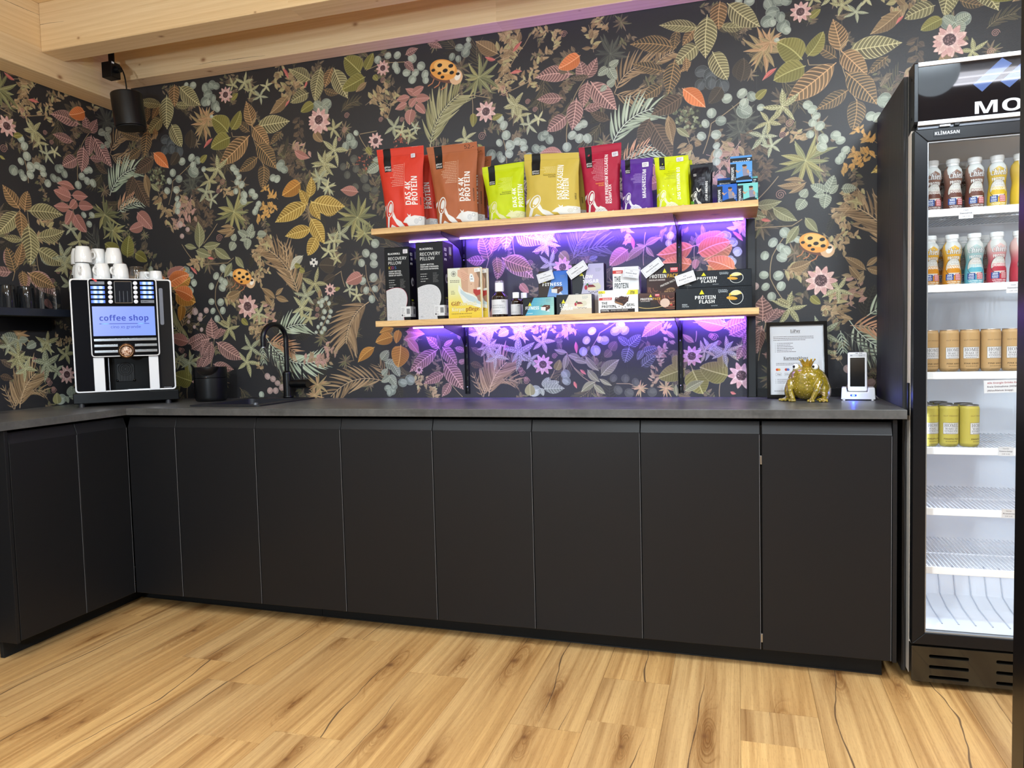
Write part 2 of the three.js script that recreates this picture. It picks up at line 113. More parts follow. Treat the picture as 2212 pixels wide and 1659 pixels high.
// ------------------------------------------------------------------ wallpaper print (flat print, one 2.64 m repeat)
// kind, then millimetres along the wall and above the floor
const MOTIFS = `wT -24 2174 143 2270 93 11 20;wT 143 2262 222 2309 82 8 10;wT -24 2170 116 2157 72 8 -10;xk 2601 2336 84;vd 131 2030 209 1888 50;vd 119 2052 70 1952 50;vd 253 2128 127 2068 50;vd 2592 2066 2509 2110 40;fT 194 2056 205 1943 35;wS -41 1955 136 2092 111 12 15;wO 5 1882 117 1947 64 8 10;wS 9 1873 180 1908 51 9 10;xs 2157 2413 81;xs 2294 2343 57;xs 2369 2427 56;xs 2520 2415 64;xs 2564 2467 51;xs 2246 2271 58;xs 2306 2471 48;xs 2168 2490 67;xs 2144 2283 58;xd 2391 2201 57;xd 2353 2123 57;m 2490 2244 2444 2177 2413 2069 2408 1982;m 2114 2225 2171 2240 2255 2269;m 2270 2476 2232 2425 2164 2342;vp 2433 2273 2276 2278 42;vp 2481 2250 2469 2324 70;vp 2494 2248 2544 2327 50;vp 2503 2234 2483 2130 50;vp 2520 2228 2623 2105 50;vp 2390 2179 2281 2186 40;vp 2487 2121 2571 2132 40;vp 2406 2100 2324 2048 60;vp 2453 2168 2432 2041 52;ve 2508 2255 2423 2257 30;ve 2415 2284 2375 2293 40;fO 2470 2345 2379 2304 62;fR 2180 2401 2220 2439 25;fR 2168 2311 2217 2314 30;vs 2596 2286 2635 2306 70;vs 2596 2278 2625 2228 70;vs 2591 2278 2547 2254 70;vs 2586 2207 2619 2228 80;vs 2581 2208 2557 2187 70;So 2179 2178 58;So 2205 2126 49;So 2244 2083 49;So 2286 2104 35;c 2129 2095 20;c 2137 2050 22;c 2155 2004 23;c 2149 1969 21;c 2111 2124 20;c 2482 2061 19;c 2459 2051 19;c 2432 2019 21;c 2463 2003 21;c 2408 1972 21;c 2498 1999 22;c 2193 2017 19;c 2214 2011 18;c 2218 1988 19;c 2116 1949 18;c 2238 1947 20;cS 2300 2028 21;cS 2332 2012 22;cS 2271 1979 21;cS 2299 1972 20;cS 2314 2036 17;fP 2385 1950 2289 1959 40;vq 222 2325 45 2362 36;vq 236 2393 222 2321 50;vb 309 2391 255 2329 50;vo 317 2390 164 2422 30;vo 312 2321 226 2259 60;vq 176 2237 54 2282 35;vq 222 2272 195 2143 50;vq 167 2180 95 2143 60;vb 287 2259 242 2224 40;xc 2405 2444 21;xc 2239 2182 17;xc 2271 2145 17;xc 2133 2232 22;xg 268 2048 45;vo 402 2385 501 2369 35;vb 403 2477 398 2374 60;vo 435 2465 553 2361 50;vo 353 2429 345 2268 53;vo 374 2284 428 2172 55;vb 268 2278 272 2224 50;cK 329 2217 28;cK 365 2200 32;cK 324 2165 24;cK 364 2168 28;cK 408 2150 32;fd 404 2143 356 2087 70;fd 468 2171 492 2248 60;fd 480 2160 492 2245 60;xl 567 2267 94;xl 593 2295 66;fR 612 2192 561 2152 25;vq 829 2204 761 2256 50;vq 1008 2185 942 2129 35;vb 848 2227 819 2349 52;vo 877 2224 1056 2229 45;vb 853 2221 936 2124 55;vb 822 2180 647 2057 42;vq 869 2076 759 2017 42;vq 867 2141 971 2013 50;vq 902 2034 888 1926 57;fT 842 2233 873 2264 25;m 842 2228 866 2121 902 2034;fy 704 2217 618 2292 80;fy 729 2225 784 2308 55;fy 715 2186 603 2147 65;m 728 2210 733 2189 822 2180;cS 590 2441 27;cS 627 2451 24;cS 651 2443 21;cS 600 2409 27;cS 580 2377 26;cS 639 2350 26;cS 629 2386 21;c 598 2370 18;c 651 2333 18;c 615 2300 11;c 514 2463 21;c 474 2470 15;xf 702 2395 42;So 812 2441 58;So 851 2399 50;So 899 2364 47;So 936 2408 37;So 747 2436 40;fy 737 2368 774 2394 60;xs 1064 2388 93;xs 1005 2458 62;xs 1121 2410 51;fT 1051 2346 949 2275 42;fR 1034 2478 1060 2427 25;fR 1160 2405 1142 2373 30;fR 1061 2325 1037 2299 30;vo 1163 2347 1066 2315 55;vo 1232 2400 1200 2304 55;vo 1177 2407 1074 2468 50;fy 1189 2296 1120 2265 60;vs 1227 2277 1195 2305 80;vs 1238 2281 1280 2300 70;vs 1232 2277 1258 2231 80;xf 1218 2206 59;vs 1211 2183 1262 2206 50;xd 1105 2180 62;xd 1064 2048 68;xd 1062 1990 47;xp 1101 2103 57;fP 1078 2086 1158 2046 42;fT 1188 2166 1230 2114 60;So 1237 2012 66;So 1212 1952 56;So 1248 1896 46;cS 994 2020 26;cS 1016 2004 22;cS 1001 2034 21;c 951 1970 19;c 974 1963 21;fO 255 2156 342 2073 50;m 331 1890 364 2006 475 2078 520 2100;cS 520 2095 22;cS 492 2041 33;cS 402 2013 22;c 426 2098 21;c 484 2111 22;c 491 2072 21;c 366 2047 21;c 342 2008 19;c 326 1960 20;c 383 1960 21;c 554 2048 15;c 384 1916 16;c 388 1885 20;c 383 1854 18;c 395 1786 16;fy 538 2083 577 2115 60;xk 483 2001 84;xk 475 1961 67;So 634 2043 77;So 582 1987 61;So 560 1933 61;So 595 1895 47;m 768 1730 755 1927 730 2029;c 728 2037 20;c 745 2018 19;c 758 1992 17;c 771 1953 20;c 745 1968 17;c 736 1924 16;c 783 1902 22;c 778 1872 21;c 828 1911 20;c 845 1890 19;c 863 1851 18;c 850 1829 16;c 841 1815 17;xt 719 1824 120;xa 936 1897 50;xa 915 1834 59;xa 896 1796 53;fA 1099 1933 999 1882 62;fP 134 1863 220 1775 55;fP 163 1797 75 1782 60;xs 298 1882 80;xs 676 1934 49;xp 418 1857 79;xp 369 1783 57;xd 532 1874 67;xd 552 1790 61;xd 484 1914 50;xc 661 1975 22;xc 634 1932 19;xg 269 2035 57;fT 192 2042 211 1936 30;fs 228 2002 278 1961 40;fT 2108 2403 2009 2469 50;xs 2159 2396 72;xs 2143 2319 67;xs 2170 2451 58;xs 2118 2265 50;fR 2097 2378 2050 2397 30;fR 2201 2312 2162 2312 20;vq 1249 2353 1324 2325 40;vo 1237 2454 1197 2311 45;vb 1297 2446 1254 2362 50;vo 1307 2440 1371 2300 50;fy 1440 2409 1363 2485 85;fy 1467 2419 1510 2486 55;fy 1461 2383 1344 2341 55;fT 1470 2359 1415 2323 40;fy 1508 2386 1528 2361 80;vp 1672 2457 1733 2476 50;vp 1665 2426 1710 2379 50;vp 1784 2492 1850 2462 40;xf 1556 2413 36;c 1584 2464 18;c 1631 2460 19;c 1532 2453 19;c 1619 2414 20;c 1628 2394 18;c 1704 2437 23;c 1746 2397 21;c 1674 2377 21;c 1717 2371 19;c 1701 2344 21;c 1764 2358 21;c 1766 2333 18;m 1472 2414 1557 2436 1665 2426;xb 1859 2355 79;cS 1931 2453 20;cS 1970 2453 20;cS 1960 2427 22;cS 1896 2418 18;cS 1925 2405 16;c 1976 2481 13;wG 1778 2033 1925 2253 129 18 12;xt 2019 2313 105;fP 1726 2272 1666 2307 45;fP 1701 2280 1755 2305 60;fP 1685 2268 1618 2262 50;fP 1669 2242 1611 2221 50;fP 1715 2255 1783 2251 55;fP 1714 2232 1758 2186 60;fP 1684 2226 1718 2259 70;fP 1693 2212 1681 2144 72;xs 1520 2292 68;xs 1586 2242 58;xs 1549 2223 39;m 1568 2184 1591 2237 1520 2283;So 1603 2143 56;So 1638 2116 48;So 1682 2098 43;So 1706 2127 33;xf 1507 2090 38;fy 1458 2064 1483 2029 60;xf 2048 2162 48;fy 1988 2160 1984 2102 55;m 1985 2156 1983 2241 2069 2218;fy 2076 2123 2124 2140 50;xf 1215 2218 59;vs 1225 2198 1259 2218 50;So 1291 2067 76;So 1236 2009 69;So 1208 1944 59;So 1250 1902 43;So 1290 2167 55;cD 1392 2019 20;cD 1334 1988 18;cD 1401 1973 20;cD 1354 1948 19;cD 1442 1924 22;cD 1395 1890 19;cD 1451 1881 22;cD 1493 1863 20;cS 1379 2105 25;cS 1395 2085 22;cS 1351 2080 22;cS 1375 2120 20;c 1408 2136 15;fP 1407 1865 1316 1882 50;vs 1518 1978 1459 1951 70;vs 1530 2006 1488 2005 60;m 1423 2125 1458 2064;m 1429 2129 1514 2134;xr 1445 2000 45;xr 1632 2080 48;cS 1212 2281 30;cS 1257 2285 30;cS 1244 2258 25;c 2114 2119 18;c 2127 2091 19;c 2140 2050 20;c 2106 2020 18;c 2154 2009 21;c 2150 1969 19;c 2187 2018 18;m 2137 1930 2126 2025 2114 2115;cS 2067 1972 25;cS 2105 1969 16;cS 2105 1955 13;So 1948 2052 60;So 2186 2173 63;fy 2006 2023 2029 2012 50;xc 1363 2221 20;xc 1349 2156 20;xc 1554 2357 19;xc 1537 2183 17;xc 1643 2171 17;xc 2026 2057 27;xc 2127 2251 18;xc 1320 2116 15;xp 423 1859 85;xd 496 1812 79;xd 571 1817 50;cP 393 1783 17;cP 439 1757 14;cP 403 1726 14;m 400 1684 470 1592 545 1577 668 1576 705 1599;fs 503 1662 504 1791 45;fs 531 1666 630 1675 40;fs 598 1651 687 1595 42;fs 486 1648 572 1617 50;fs 718 1603 763 1545 45;fs 419 1678 487 1661 40;fs 692 1574 645 1505 40;xs 515 1610 73;fR 553 1608 589 1600 35;fR 456 1561 482 1529 35;m 532 1681 618 1773;fT 719 1740 657 1704 30;fT 701 1737 616 1737 30;fT 714 1746 641 1756 25;vs 701 1686 724 1715 90;vs 716 1675 689 1636 90;vs 795 1695 822 1759 60;vs 789 1700 737 1729 60;vs 795 1690 786 1635 75;vs 789 1690 746 1683 50;vs 806 1689 838 1722 50;vs 849 1706 902 1703 65;xs 887 1649 65;xs 865 1675 43;wT 1066 1390 887 1639 122 17 -12;wT 1035 1466 998 1657 74 7 0;xs 849 1586 54;xs 869 1524 48;fw 1098 1586 1026 1521 42;fy 1051 1545 1085 1538 70;fy 1078 1523 1106 1512 90;xo 1157 1552 22;fd 1270 1528 1186 1537 85;fd 1286 1522 1333 1583 50;fd 1268 1484 1199 1453 50;m 1268 1484 1302 1502 1320 1428;So 1157 1450 84;So 1106 1398 68;So 1081 1339 71;So 1118 1288 53;So 1304 1681 66;So 1269 1645 59;So 1239 1598 51;So 1280 1566 41;So 1345 1417 43;So 1379 1386 43;fT 1187 1419 1179 1380 50;xf 1240 1417 32;fy 1265 1416 1293 1424 60;fP 1410 1477 1327 1447 65;xt 1399 1747 116;xt 1434 1672 70;m 1433 1524 1441 1446 1491 1353;c 1412 1535 20;c 1436 1579 21;c 1475 1560 20;c 1476 1526 22;c 1414 1450 20;c 1471 1464 22;c 1431 1406 19;c 1459 1364 20;c 1477 1411 17;c 1486 1621 22;m 1213 1379 1238 1319 1177 1212;c 1196 1367 14;c 1218 1378 13;c 1231 1353 12;c 1189 1345 13;c 1204 1315 14;c 1238 1314 12;c 1197 1285 12;c 1231 1289 11;c 1219 1265 11;c 1185 1256 11;c 1167 1242 11;c 1201 1233 13;c 1186 1216 11;c 1155 1217 9;c 1176 1360 10;m 648 1546 594 1461 586 1374 639 1279;c 597 1515 21;c 566 1465 19;c 626 1493 18;c 644 1479 22;c 630 1454 22;c 562 1388 19;c 617 1383 21;c 568 1341 18;c 627 1341 20;c 591 1301 19;c 642 1551 22;c 689 1521 16;c 665 1525 16;c 447 1523 17;c 464 1483 18;c 443 1447 17;c 424 1553 17;xb 754 1495 66;xs 821 1506 54;xs 694 1390 61;fT 658 1407 739 1434 50;xf 774 1356 62;So 835 1318 60;fy 737 1296 772 1264 60;xp 906 1321 65;xp 862 1282 54;fT 933 1390 859 1444 35;fT 939 1395 1008 1372 40;fT 913 1356 875 1408 40;fT 939 1405 982 1438 40;m 849 1358 927 1385;cP 459 1342 20;cP 422 1320 14;cP 488 1304 16;cP 492 1322 14;cP 528 1345 16;cP 417 1291 11;cP 494 1249 12;cP 451 1264 10;m 523 1319 451 1264;wG 428 1196 277 1354 115 12 10;wT 374 1261 420 1391 75 6 0;fA 335 1462 441 1515 70;fA 346 1436 465 1389 70;fA 354 1551 418 1558 50;fA 381 1376 364 1298 60;vp 542 1203 402 1196 48;vp 573 1213 643 1242 50;vp 566 1203 557 1307 50;vp 494 1147 426 1164 45;vp 553 1182 499 1115 55;vp 584 1181 739 1095 40;vp 550 1135 482 1052 50;vp 559 1072 675 1044 42;m 570 1203 559 1125 539 1046;So 656 1252 73;So 784 1151 72;So 756 1079 75;So 415 1090 63;So 351 1097 58;xs 832 1272 66;xs 818 1222 49;xp 1224 1136 47;xp 1149 1083 69;fA 1461 1136 1374 1069 42;vg 1215 1804 1292 1779 60;vg 1156 1842 1202 1751 50;vg 1167 1837 1334 1804 50;vg 1132 1830 954 1757 40;vg 1149 1711 1006 1686 42;vg 1152 1760 1219 1638 52;vg 1176 1670 1127 1587 62;m 1139 1854 1146 1755 1160 1691 1212 1609;xc 1297 1531 20;xc 1166 1326 18;xc 1164 1296 18;xc 367 1144 23;xc 626 1701 28;vg 1146 1860 1162 1956 50;vg 1133 1827 1092 1904 50;wT 1442 1351 1315 1158 135 18 -14;wT 1510 976 1222 906 107 12 -15;wT 1536 976 1479 1059 61 5 0;wS 876 1197 1176 1085 111 16 -20;wS 939 1212 1100 1256 101 9 10;wO 880 1176 1038 1116 75 10 10;wK 859 1152 982 1030 53 8 0;wS 845 1157 855 1069 35 6 0;xl 1152 963 69;xl 1131 914 52;cP 871 1007 18;cP 902 994 17;cP 927 973 17;cP 952 952 19;cP 882 936 18;cP 915 936 17;c 832 916 18;xs 834 1049 35;xp 1139 1089 47;vs 1497 1078 1536 1121 75;vs 1515 1065 1590 1042 60;vs 1553 1056 1589 999 60;vs 1499 1005 1528 1035 70;vs 1532 1004 1568 956 70;vs 1537 1000 1493 974 60;cS 1640 982 26;cS 1602 969 24;cS 1525 944 19;cS 1548 930 20;cS 1558 952 18;cS 1534 922 18;fA 1564 1223 1492 1204 50;fA 1558 1185 1471 1161 60;fA 1592 1214 1576 1154 60;fP 1629 1208 1721 1193 45;fP 1618 1170 1693 1185 50;fP 1637 1170 1690 1105 50;fA 1599 1141 1581 1042 85;xs 1681 960 40;xs 1745 938 52;xs 1696 994 35;xf 1688 1028 22;vp 1885 1059 1921 1071 60;vp 1869 1126 1927 1113 45;vp 1815 1136 1861 1164 45;vp 1792 1124 1730 1180 50;vp 1778 1116 1641 1020 38;vp 1811 1010 1709 964 42;vp 1810 1128 1875 1047 55;vp 1817 1056 1903 937 52;vp 1841 967 1798 904 52;fd 1797 1128 1785 1187 25;m 1796 1119 1837 971 1898 903;wT 2000 903 2073 1023 110 13 10;wT 2009 916 2162 964 76 9 25;wT 1995 903 1950 1012 34 4 0;vs 2035 1213 1956 1224 60;vs 2035 1213 2042 1160 70;vs 2044 1213 2087 1216 70;vs 2125 1198 2077 1175 70;vs 2147 1206 2206 1184 70;xs 2252 1199 45;xs 2307 1209 36;xp 2385 1187 52;ve 1949 1125 2014 1082 35;vd 1942 1054 1999 1036 50;So 2028 1127 57;So 2057 1081 46;So 2166 1103 62;So 2172 1173 58;So 2280 1141 61;So 2224 1062 49;xf 2280 1044 47;fy 2338 1019 2357 1063 70;m 2314 983 2332 1019;cS 2381 999 22;cS 2384 970 21;vs 2288 939 2306 987 85;vs 2284 935 2351 967 60;vs 2288 935 2375 938 50;vy 2220 907 2219 960 85;vs 2267 939 2279 906 60;fs 2386 1083 2373 1019 42;fs 2395 1083 2455 1058 42;fs 2387 1095 2334 1108 40;m 2387 1095 2414 1034 2459 994;fR 2432 1134 2432 1098 30;fR 2421 966 2428 942 30;xc 2110 1121 18;xc 2176 1021 18;xc 2201 980 16;xc 2333 1080 18;xc 2160 1063 16;c 2501 1184 20;c 2476 1145 19;c 2461 1097 20;c 2515 1100 23;c 2561 1225 17;c 2624 1207 21;cS 2554 1143 21;cS 2602 1181 23;cS 1 1183 21;c 2534 1147 15;m 2512 1057 2497 1112 2534 1175 2602 1216;vk 19 1117 67 1162 65;vk 2655 1121 2613 1157 55;vk 19 1109 0 1047 75;vk 77 1088 137 1106 55;vk 72 1030 130 1075 55;vk 73 1096 53 1057 60;ve 2581 1099 2605 1137 85;ve 2581 1099 2552 1072 85;fs 2539 993 2615 1059 50;fs 2419 1062 2480 1045 40;fs 2472 1073 2527 1013 35;fs 2479 1017 2530 965 42;fs 2510 965 2449 922 42;fs 2506 953 2553 913 40;fs 2531 977 2582 949 30;m 2419 1026 2458 986 2510 953 2521 906;fR 2447 1018 2471 998 40;fR 2429 1138 2432 1090 30;fR 2417 966 2429 938 40;cD 2590 980 18;cD 1 978 19;cD 44 962 19;cD 2609 929 21;cD 16 917 21;cD 113 920 21;m -37 957 17 956 55 944;xs 165 1106 49;xs 122 983 46;xs 149 1052 30;xl 170 936 42;xl 63 936 38;fy 247 1016 141 978 62;fy 280 1008 320 912 90;fy 419 987 310 1022 75;fy 398 1070 402 1017 80;fy 214 1074 213 1012 60;fs 249 924 324 965 40;fs 215 904 212 951 40;m 390 957 386 900;m 280 1011 266 1042;So 329 1087 52;So 409 1081 60;fT 159 1210 74 1154 50;xp 167 1205 49;fP 410 1187 290 1217 50;vp 410 1179 500 1214 50;vp 428 1152 496 1184 50;vp 485 1110 456 1050 50;vp 496 1165 482 1113 50;fT 285 1126 239 1161 40;fT 207 1147 174 1178 40;m 293 1129 297 1171;xf 277 1069 46;xf 473 986 56;fR 430 919 451 911 50;xc 355 1150 16;xc 384 1120 16;vp 556 1208 553 1297 80;vp 567 1200 613 1254 50;vp 553 1182 535 1075 35;vo 613 1290 661 1263 40;wK 2427 1503 2498 1617 120 10 10;wK 2432 1502 2575 1540 88 8 10;vp 2036 1536 2004 1613 65;vp 2054 1551 2095 1607 50;vp 2024 1515 1938 1520 50;vp 2087 1517 2079 1426 55;vp 2110 1516 2246 1423 50;vs 2135 1615 2128 1560 70;vs 2174 1613 2250 1566 50;m 2029 1477 2048 1557 2073 1625;fP 2185 1400 2223 1361 60;So 2305 1583 69;So 2324 1482 61;fy 2369 1527 2405 1488 80;xf 2378 1464 44;xc 2231 1488 21;xc 2266 1538 21;xc 2342 1534 21;xp 19 1585 48;fR 35 1576 44 1519 25;fT 94 1536 158 1564 38;fT 90 1528 13 1473 38;fT 98 1528 129 1486 38;fT 58 1542 98 1532 30;m 95 1588 90 1532 85 1453;fP 2658 1521 2583 1460 65;fP 301 1523 404 1569 55;cS 415 1555 22;cS 441 1530 18;c 460 1490 18;c 433 1457 17;c 197 1569 17;c 189 1538 15;fR 445 1568 475 1536 25;fO 286 1520 141 1493 50;fO 309 1491 434 1530 55;fO 274 1470 242 1420 60;fO 448 1414 343 1458 60;fO 274 1446 157 1457 50;fP 301 1465 293 1426 70;m 294 1524 293 1461 281 1418;vk 2497 1490 2531 1500 60;vo 2077 1787 1970 1673 45;vo 2088 1665 1994 1665 35;vb 2085 1805 2010 1896 50;vb 2110 1798 2130 1890 60;vo 2130 1801 2310 1811 40;vb 2084 1794 2086 1676 50;vo 2122 1734 2120 1556 48;xs 2215 1760 66;xs 2210 1686 59;vo 2169 1687 2313 1736 42;vo 2165 1632 2309 1579 48;vq 2040 1519 2010 1621 57;vb 2054 1544 2088 1653 42;vb 2079 1522 2087 1452 60;vb 2111 1513 2243 1462 45;m 2123 1794 2157 1613 2165 1523;fP 2362 1914 2291 1944 45;fP 2369 1915 2461 1925 50;fP 2361 1901 2268 1921 55;fP 2350 1855 2263 1847 50;fP 2404 1870 2490 1878 55;fP 2390 1893 2350 1849 70;fP 2364 1838 2322 1769 65;fP 2378 1821 2441 1747 65;m 2383 1905 2370 1820;So 2392 1696 67;So 2350 1748 52;So 2304 1616 75;So 2308 1567 69;xt 2561 1850 114;xt 2606 1776 85;wK 2514 1651 2473 1745 75 6 0;fy 2641 1665 2550 1702 75;fy 52 1643 72 1749 75;fy 106 1655 177 1612 65;c 2431 1830 17;c 2479 1837 18;c 2460 1789 18;wT 2025 906 2113 1056 128 12 10;xl 2041 1240 74;So 2034 1137 74;So 2175 1100 93;So 2065 1078 61;So 2182 1200 71;So 1990 1189 59;c 2240 927 30;xc 2117 1115 20;xc 2184 1006 21;xc 2204 971 21`;
const PAL = { o: ['#59523a', '#cfc492', '#7d7552'], b: ['#574631', '#d2a474', '#7a6042'], q: ['#3a352c', '#b8905f', '#544a38'], g: ['#86692c', '#e0c678', '#a4853c'], p: ['#624844', '#dcaea0', '#84625c'], d: ['#3a3029', '#79614c', '#4b3f33'], s: ['#686e5e', '#c2c6ae', '#8b9080'], k: ['#34373a', '#9aa09c', '#484c4e'], e: ['#463c33', '#83705a', '#5b4e41'], y: ['#7d7a56', '#c8c193', '#98925f'] };
const FPAL = { y: ['#857d40', '#b9b272', '#6a642f'], P: ['#b17a6f', '#dba99b', '#8f5d53'], O: ['#e0824e', '#f4b48a', '#b8622f'], T: ['#8f7553', '#c9ac82', '#6b563c'], A: ['#b9803a', '#e0b062', '#8c5c24'], s: ['#8c8a66', '#c8c59c', '#6a684a'], d: ['#433a31', '#655848', '#352e27'], w: ['#b9b6a2', '#dedac6', '#8f8c7a'], R: ['#c4615a', '#e8988c', '#94443e'] };
const CPAL = { '': ['#8e9786', '#dde2d2'], S: ['#707a6e', '#c6ccba'], P: ['#a88d86', '#d8c0b8'], D: ['#4a4a43', '#6c6c62'], K: ['#3c3f40', '#74787a'] };
const P_MM = 2640, Y0 = 860, Y1 = 2540;
function leafPath(g, L, hw, bend, round) {
  const N = 14, up = [], dn = [];
  for (let i = 0; i <= N; i++) { const t = i / N, h = hw * Math.pow(Math.sin(Math.PI * Math.pow(t, round ? 0.7 : 0.82)), round ? 0.62 : 0.95), y = bend * L * 4 * t * (1 - t); up.push([t * L, y + h]); dn.push([t * L, y - h]); }
  g.beginPath(); up.forEach(([x, y], i) => (i ? g.lineTo(x, y) : g.moveTo(x, y))); dn.reverse().forEach(([x, y]) => g.lineTo(x, y)); g.closePath();
}
const midY = (L, bend, t) => bend * L * 4 * t * (1 - t);
function veinLeaf(g, L, hw, pal, veins = true, round = false) {
  const bend = rr(-0.07, 0.07);
  leafPath(g, L, hw, bend, round); g.fillStyle = pal[0]; g.fill(); g.save(); g.clip();
  g.fillStyle = pal[2]; g.globalAlpha = 0.75; // lighter half and streaks of the print
  g.beginPath(); g.moveTo(0, 0); for (let i = 0; i <= 10; i++) g.lineTo(L * i / 10, midY(L, bend, i / 10)); g.lineTo(L, hw * 3); g.lineTo(0, hw * 3); g.fill();
  g.globalAlpha = 0.5; g.strokeStyle = pal[2]; g.lineWidth = hw * 0.16;
  for (let i = 0; i < 7; i++) { const t = 0.08 + i * 0.12; g.beginPath(); g.moveTo(L * t, midY(L, bend, t)); g.quadraticCurveTo(L * (t + 0.12), -hw * 0.4, L * (t + 0.2), -hw * 1.05); g.stroke(); }
  g.globalAlpha = 1; g.strokeStyle = pal[1]; g.lineCap = 'round';
  const n = veins ? Math.max(6, Math.min(11, Math.round(L / 14))) : 9;
  for (let i = 0; i < n; i++) for (const s of [-1, 1]) { const t = (i + 0.6) / (n + 0.8), a = veins ? 0.95 : 0.5; g.globalAlpha = a; g.lineWidth = veins ? Math.max(1.5, hw * 0.075) : Math.max(0.9, hw * 0.03);
    g.beginPath(); g.moveTo(L * t, midY(L, bend, t)); g.bezierCurveTo(L * (t + 0.06), midY(L, bend, t) + s * hw * 0.45, L * (t + 0.12), midY(L, bend, t) + s * hw * 0.85, L * (t + 0.2), midY(L, bend, t) + s * hw * 0.98); g.stroke(); }
  g.restore();
  g.strokeStyle = pal[1]; g.globalAlpha = 0.95; g.lineWidth = Math.max(1.6, hw * 0.09); g.beginPath(); g.moveTo(-L * 0.04, 0); for (let i = 1; i <= 10; i++) g.lineTo(L * i / 10, midY(L, bend, i / 10)); g.stroke();
  g.globalAlpha = veins ? 0.55 : 0.5; g.lineWidth = Math.max(1, hw * 0.045); leafPath(g, L, hw, bend, round); g.stroke(); g.globalAlpha = 1;
}
function at(g, x, y, ang, f) { g.save(); g.translate(x, y); g.rotate(ang); f(); g.restore(); }
function coin(g, x, y, r, pal) { r *= 0.94;
  const a = rr(0, 6.28), q = rr(0.82, 1);
  at(g, x, y, a, () => { g.globalAlpha = 0.93; g.fillStyle = pal[0]; g.beginPath(); g.ellipse(0, 0, r, r * q, 0, 0, 7); g.fill(); g.globalAlpha = 0.35; g.fillStyle = pal[1]; g.beginPath(); g.ellipse(r * 0.15, r * 0.2, r * 0.7, r * 0.6, 0, 0, 7); g.fill();
    g.globalAlpha = 0.7; g.strokeStyle = pal[1]; g.lineWidth = Math.max(1, r * 0.06); g.beginPath(); g.ellipse(0, 0, r, r * q, 0, 0, 7); g.stroke(); g.beginPath(); g.moveTo(-r * 0.9, 0); g.lineTo(r * 0.9, 0); g.stroke(); g.globalAlpha = 0.45; g.lineWidth = Math.max(0.7, r * 0.04);
    for (let i = -3; i < 4; i++) for (const s of [-1, 1]) { g.beginPath(); g.moveTo(i * r * 0.22, 0); g.lineTo(i * r * 0.22 + r * 0.25, s * r * 0.75 * Math.sqrt(Math.max(0, 1 - (i / 4.4) ** 2))); g.stroke(); } g.globalAlpha = 1; });
}
function starLeaf(g, x, y, R) {
  const n = 5, a0 = rr(0, 6.28), pal = [['#75734f', '#d8d4aa', '#969269'], ['#6b6746', '#cbc598', '#8a855e'], ['#666850', '#c8caaa', '#84876c']][Math.floor(rnd() * 3)];
  for (let i = 0; i < n; i++) at(g, x, y, a0 + i * 6.283 / n + rr(-0.2, 0.2), () => veinLeaf(g, R * rr(0.8, 1.05), R * rr(0.115, 0.155), pal, R > 24));
}
function flower(g, x, y, R) {
  const n = 10, a0 = rnd() * 6;
  for (let i = 0; i < n; i++) at(g, x, y, a0 + i * 6.283 / n, () => { leafPath(g, R * rr(0.92, 1.05), R * 0.21, 0, true); g.fillStyle = i % 2 ? '#d6aba2' : '#e2c2b6'; g.fill(); g.strokeStyle = '#a8706c'; g.globalAlpha = 0.7; g.lineWidth = R * 0.02; g.stroke(); for (let k = -2; k < 3; k++) { g.beginPath(); g.moveTo(R * 0.3, k * R * 0.03); g.lineTo(R * 0.8, k * R * 0.055); g.stroke(); } g.globalAlpha = 1; });
  g.strokeStyle = '#f0dcd6'; g.lineWidth = R * 0.02; for (let i = 0; i < 46; i++) { const a = i * 6.283 / 46; g.beginPath(); g.moveTo(x + Math.cos(a) * R * 0.2, y + Math.sin(a) * R * 0.2); g.lineTo(x + Math.cos(a) * R * 0.5, y + Math.sin(a) * R * 0.5); g.stroke(); }
  ell(g, x, y, R * 0.36, R * 0.36, '#4c3436'); for (let i = 0; i < 60; i++) { const a = rnd() * 6.28, q = Math.sqrt(rnd()) * R * 0.38; ell(g, x + Math.cos(a) * q, y + Math.sin(a) * q, R * 0.03, R * 0.025, ['#8c6a68', '#c9a8a2', '#2c2022', '#704a4c'][i % 4]); }
}
function spray(g, x, y, R, cols) { // cluster of small pointed leaves on a twig
  const a0 = rr(0, 6.28), n = Math.round(11 + R / 9); g.strokeStyle = cols[0][1]; g.lineWidth = Math.max(1.2, R * 0.03); g.globalAlpha = 0.8;
  g.beginPath(); g.moveTo(x - Math.cos(a0) * R, y - Math.sin(a0) * R); g.quadraticCurveTo(x + rr(-R, R) * 0.2, y + rr(-R, R) * 0.2, x + Math.cos(a0) * R * 0.8, y + Math.sin(a0) * R * 0.8); g.stroke(); g.globalAlpha = 1;
  for (let i = 0; i < n; i++) { const t = rr(-0.85, 0.85), px = x + Math.cos(a0) * R * t + rr(-0.2, 0.2) * R, py = y + Math.sin(a0) * R * t + rr(-0.2, 0.2) * R; at(g, px, py, a0 + (rnd() < 0.5 ? 1 : -1) * rr(0.5, 1.6), () => veinLeaf(g, R * rr(0.34, 0.6), R * rr(0.08, 0.15), cols[Math.floor(rnd() * cols.length)], false)); }
}
function tuft(g, x, y, R, cols) { const n = 14; for (let i = 0; i < n; i++) at(g, x, y, i * 6.283 / n + rr(-0.25, 0.25), () => veinLeaf(g, R * rr(0.6, 1.05), R * rr(0.06, 0.1), cols[Math.floor(rnd() * cols.length)], false)); }
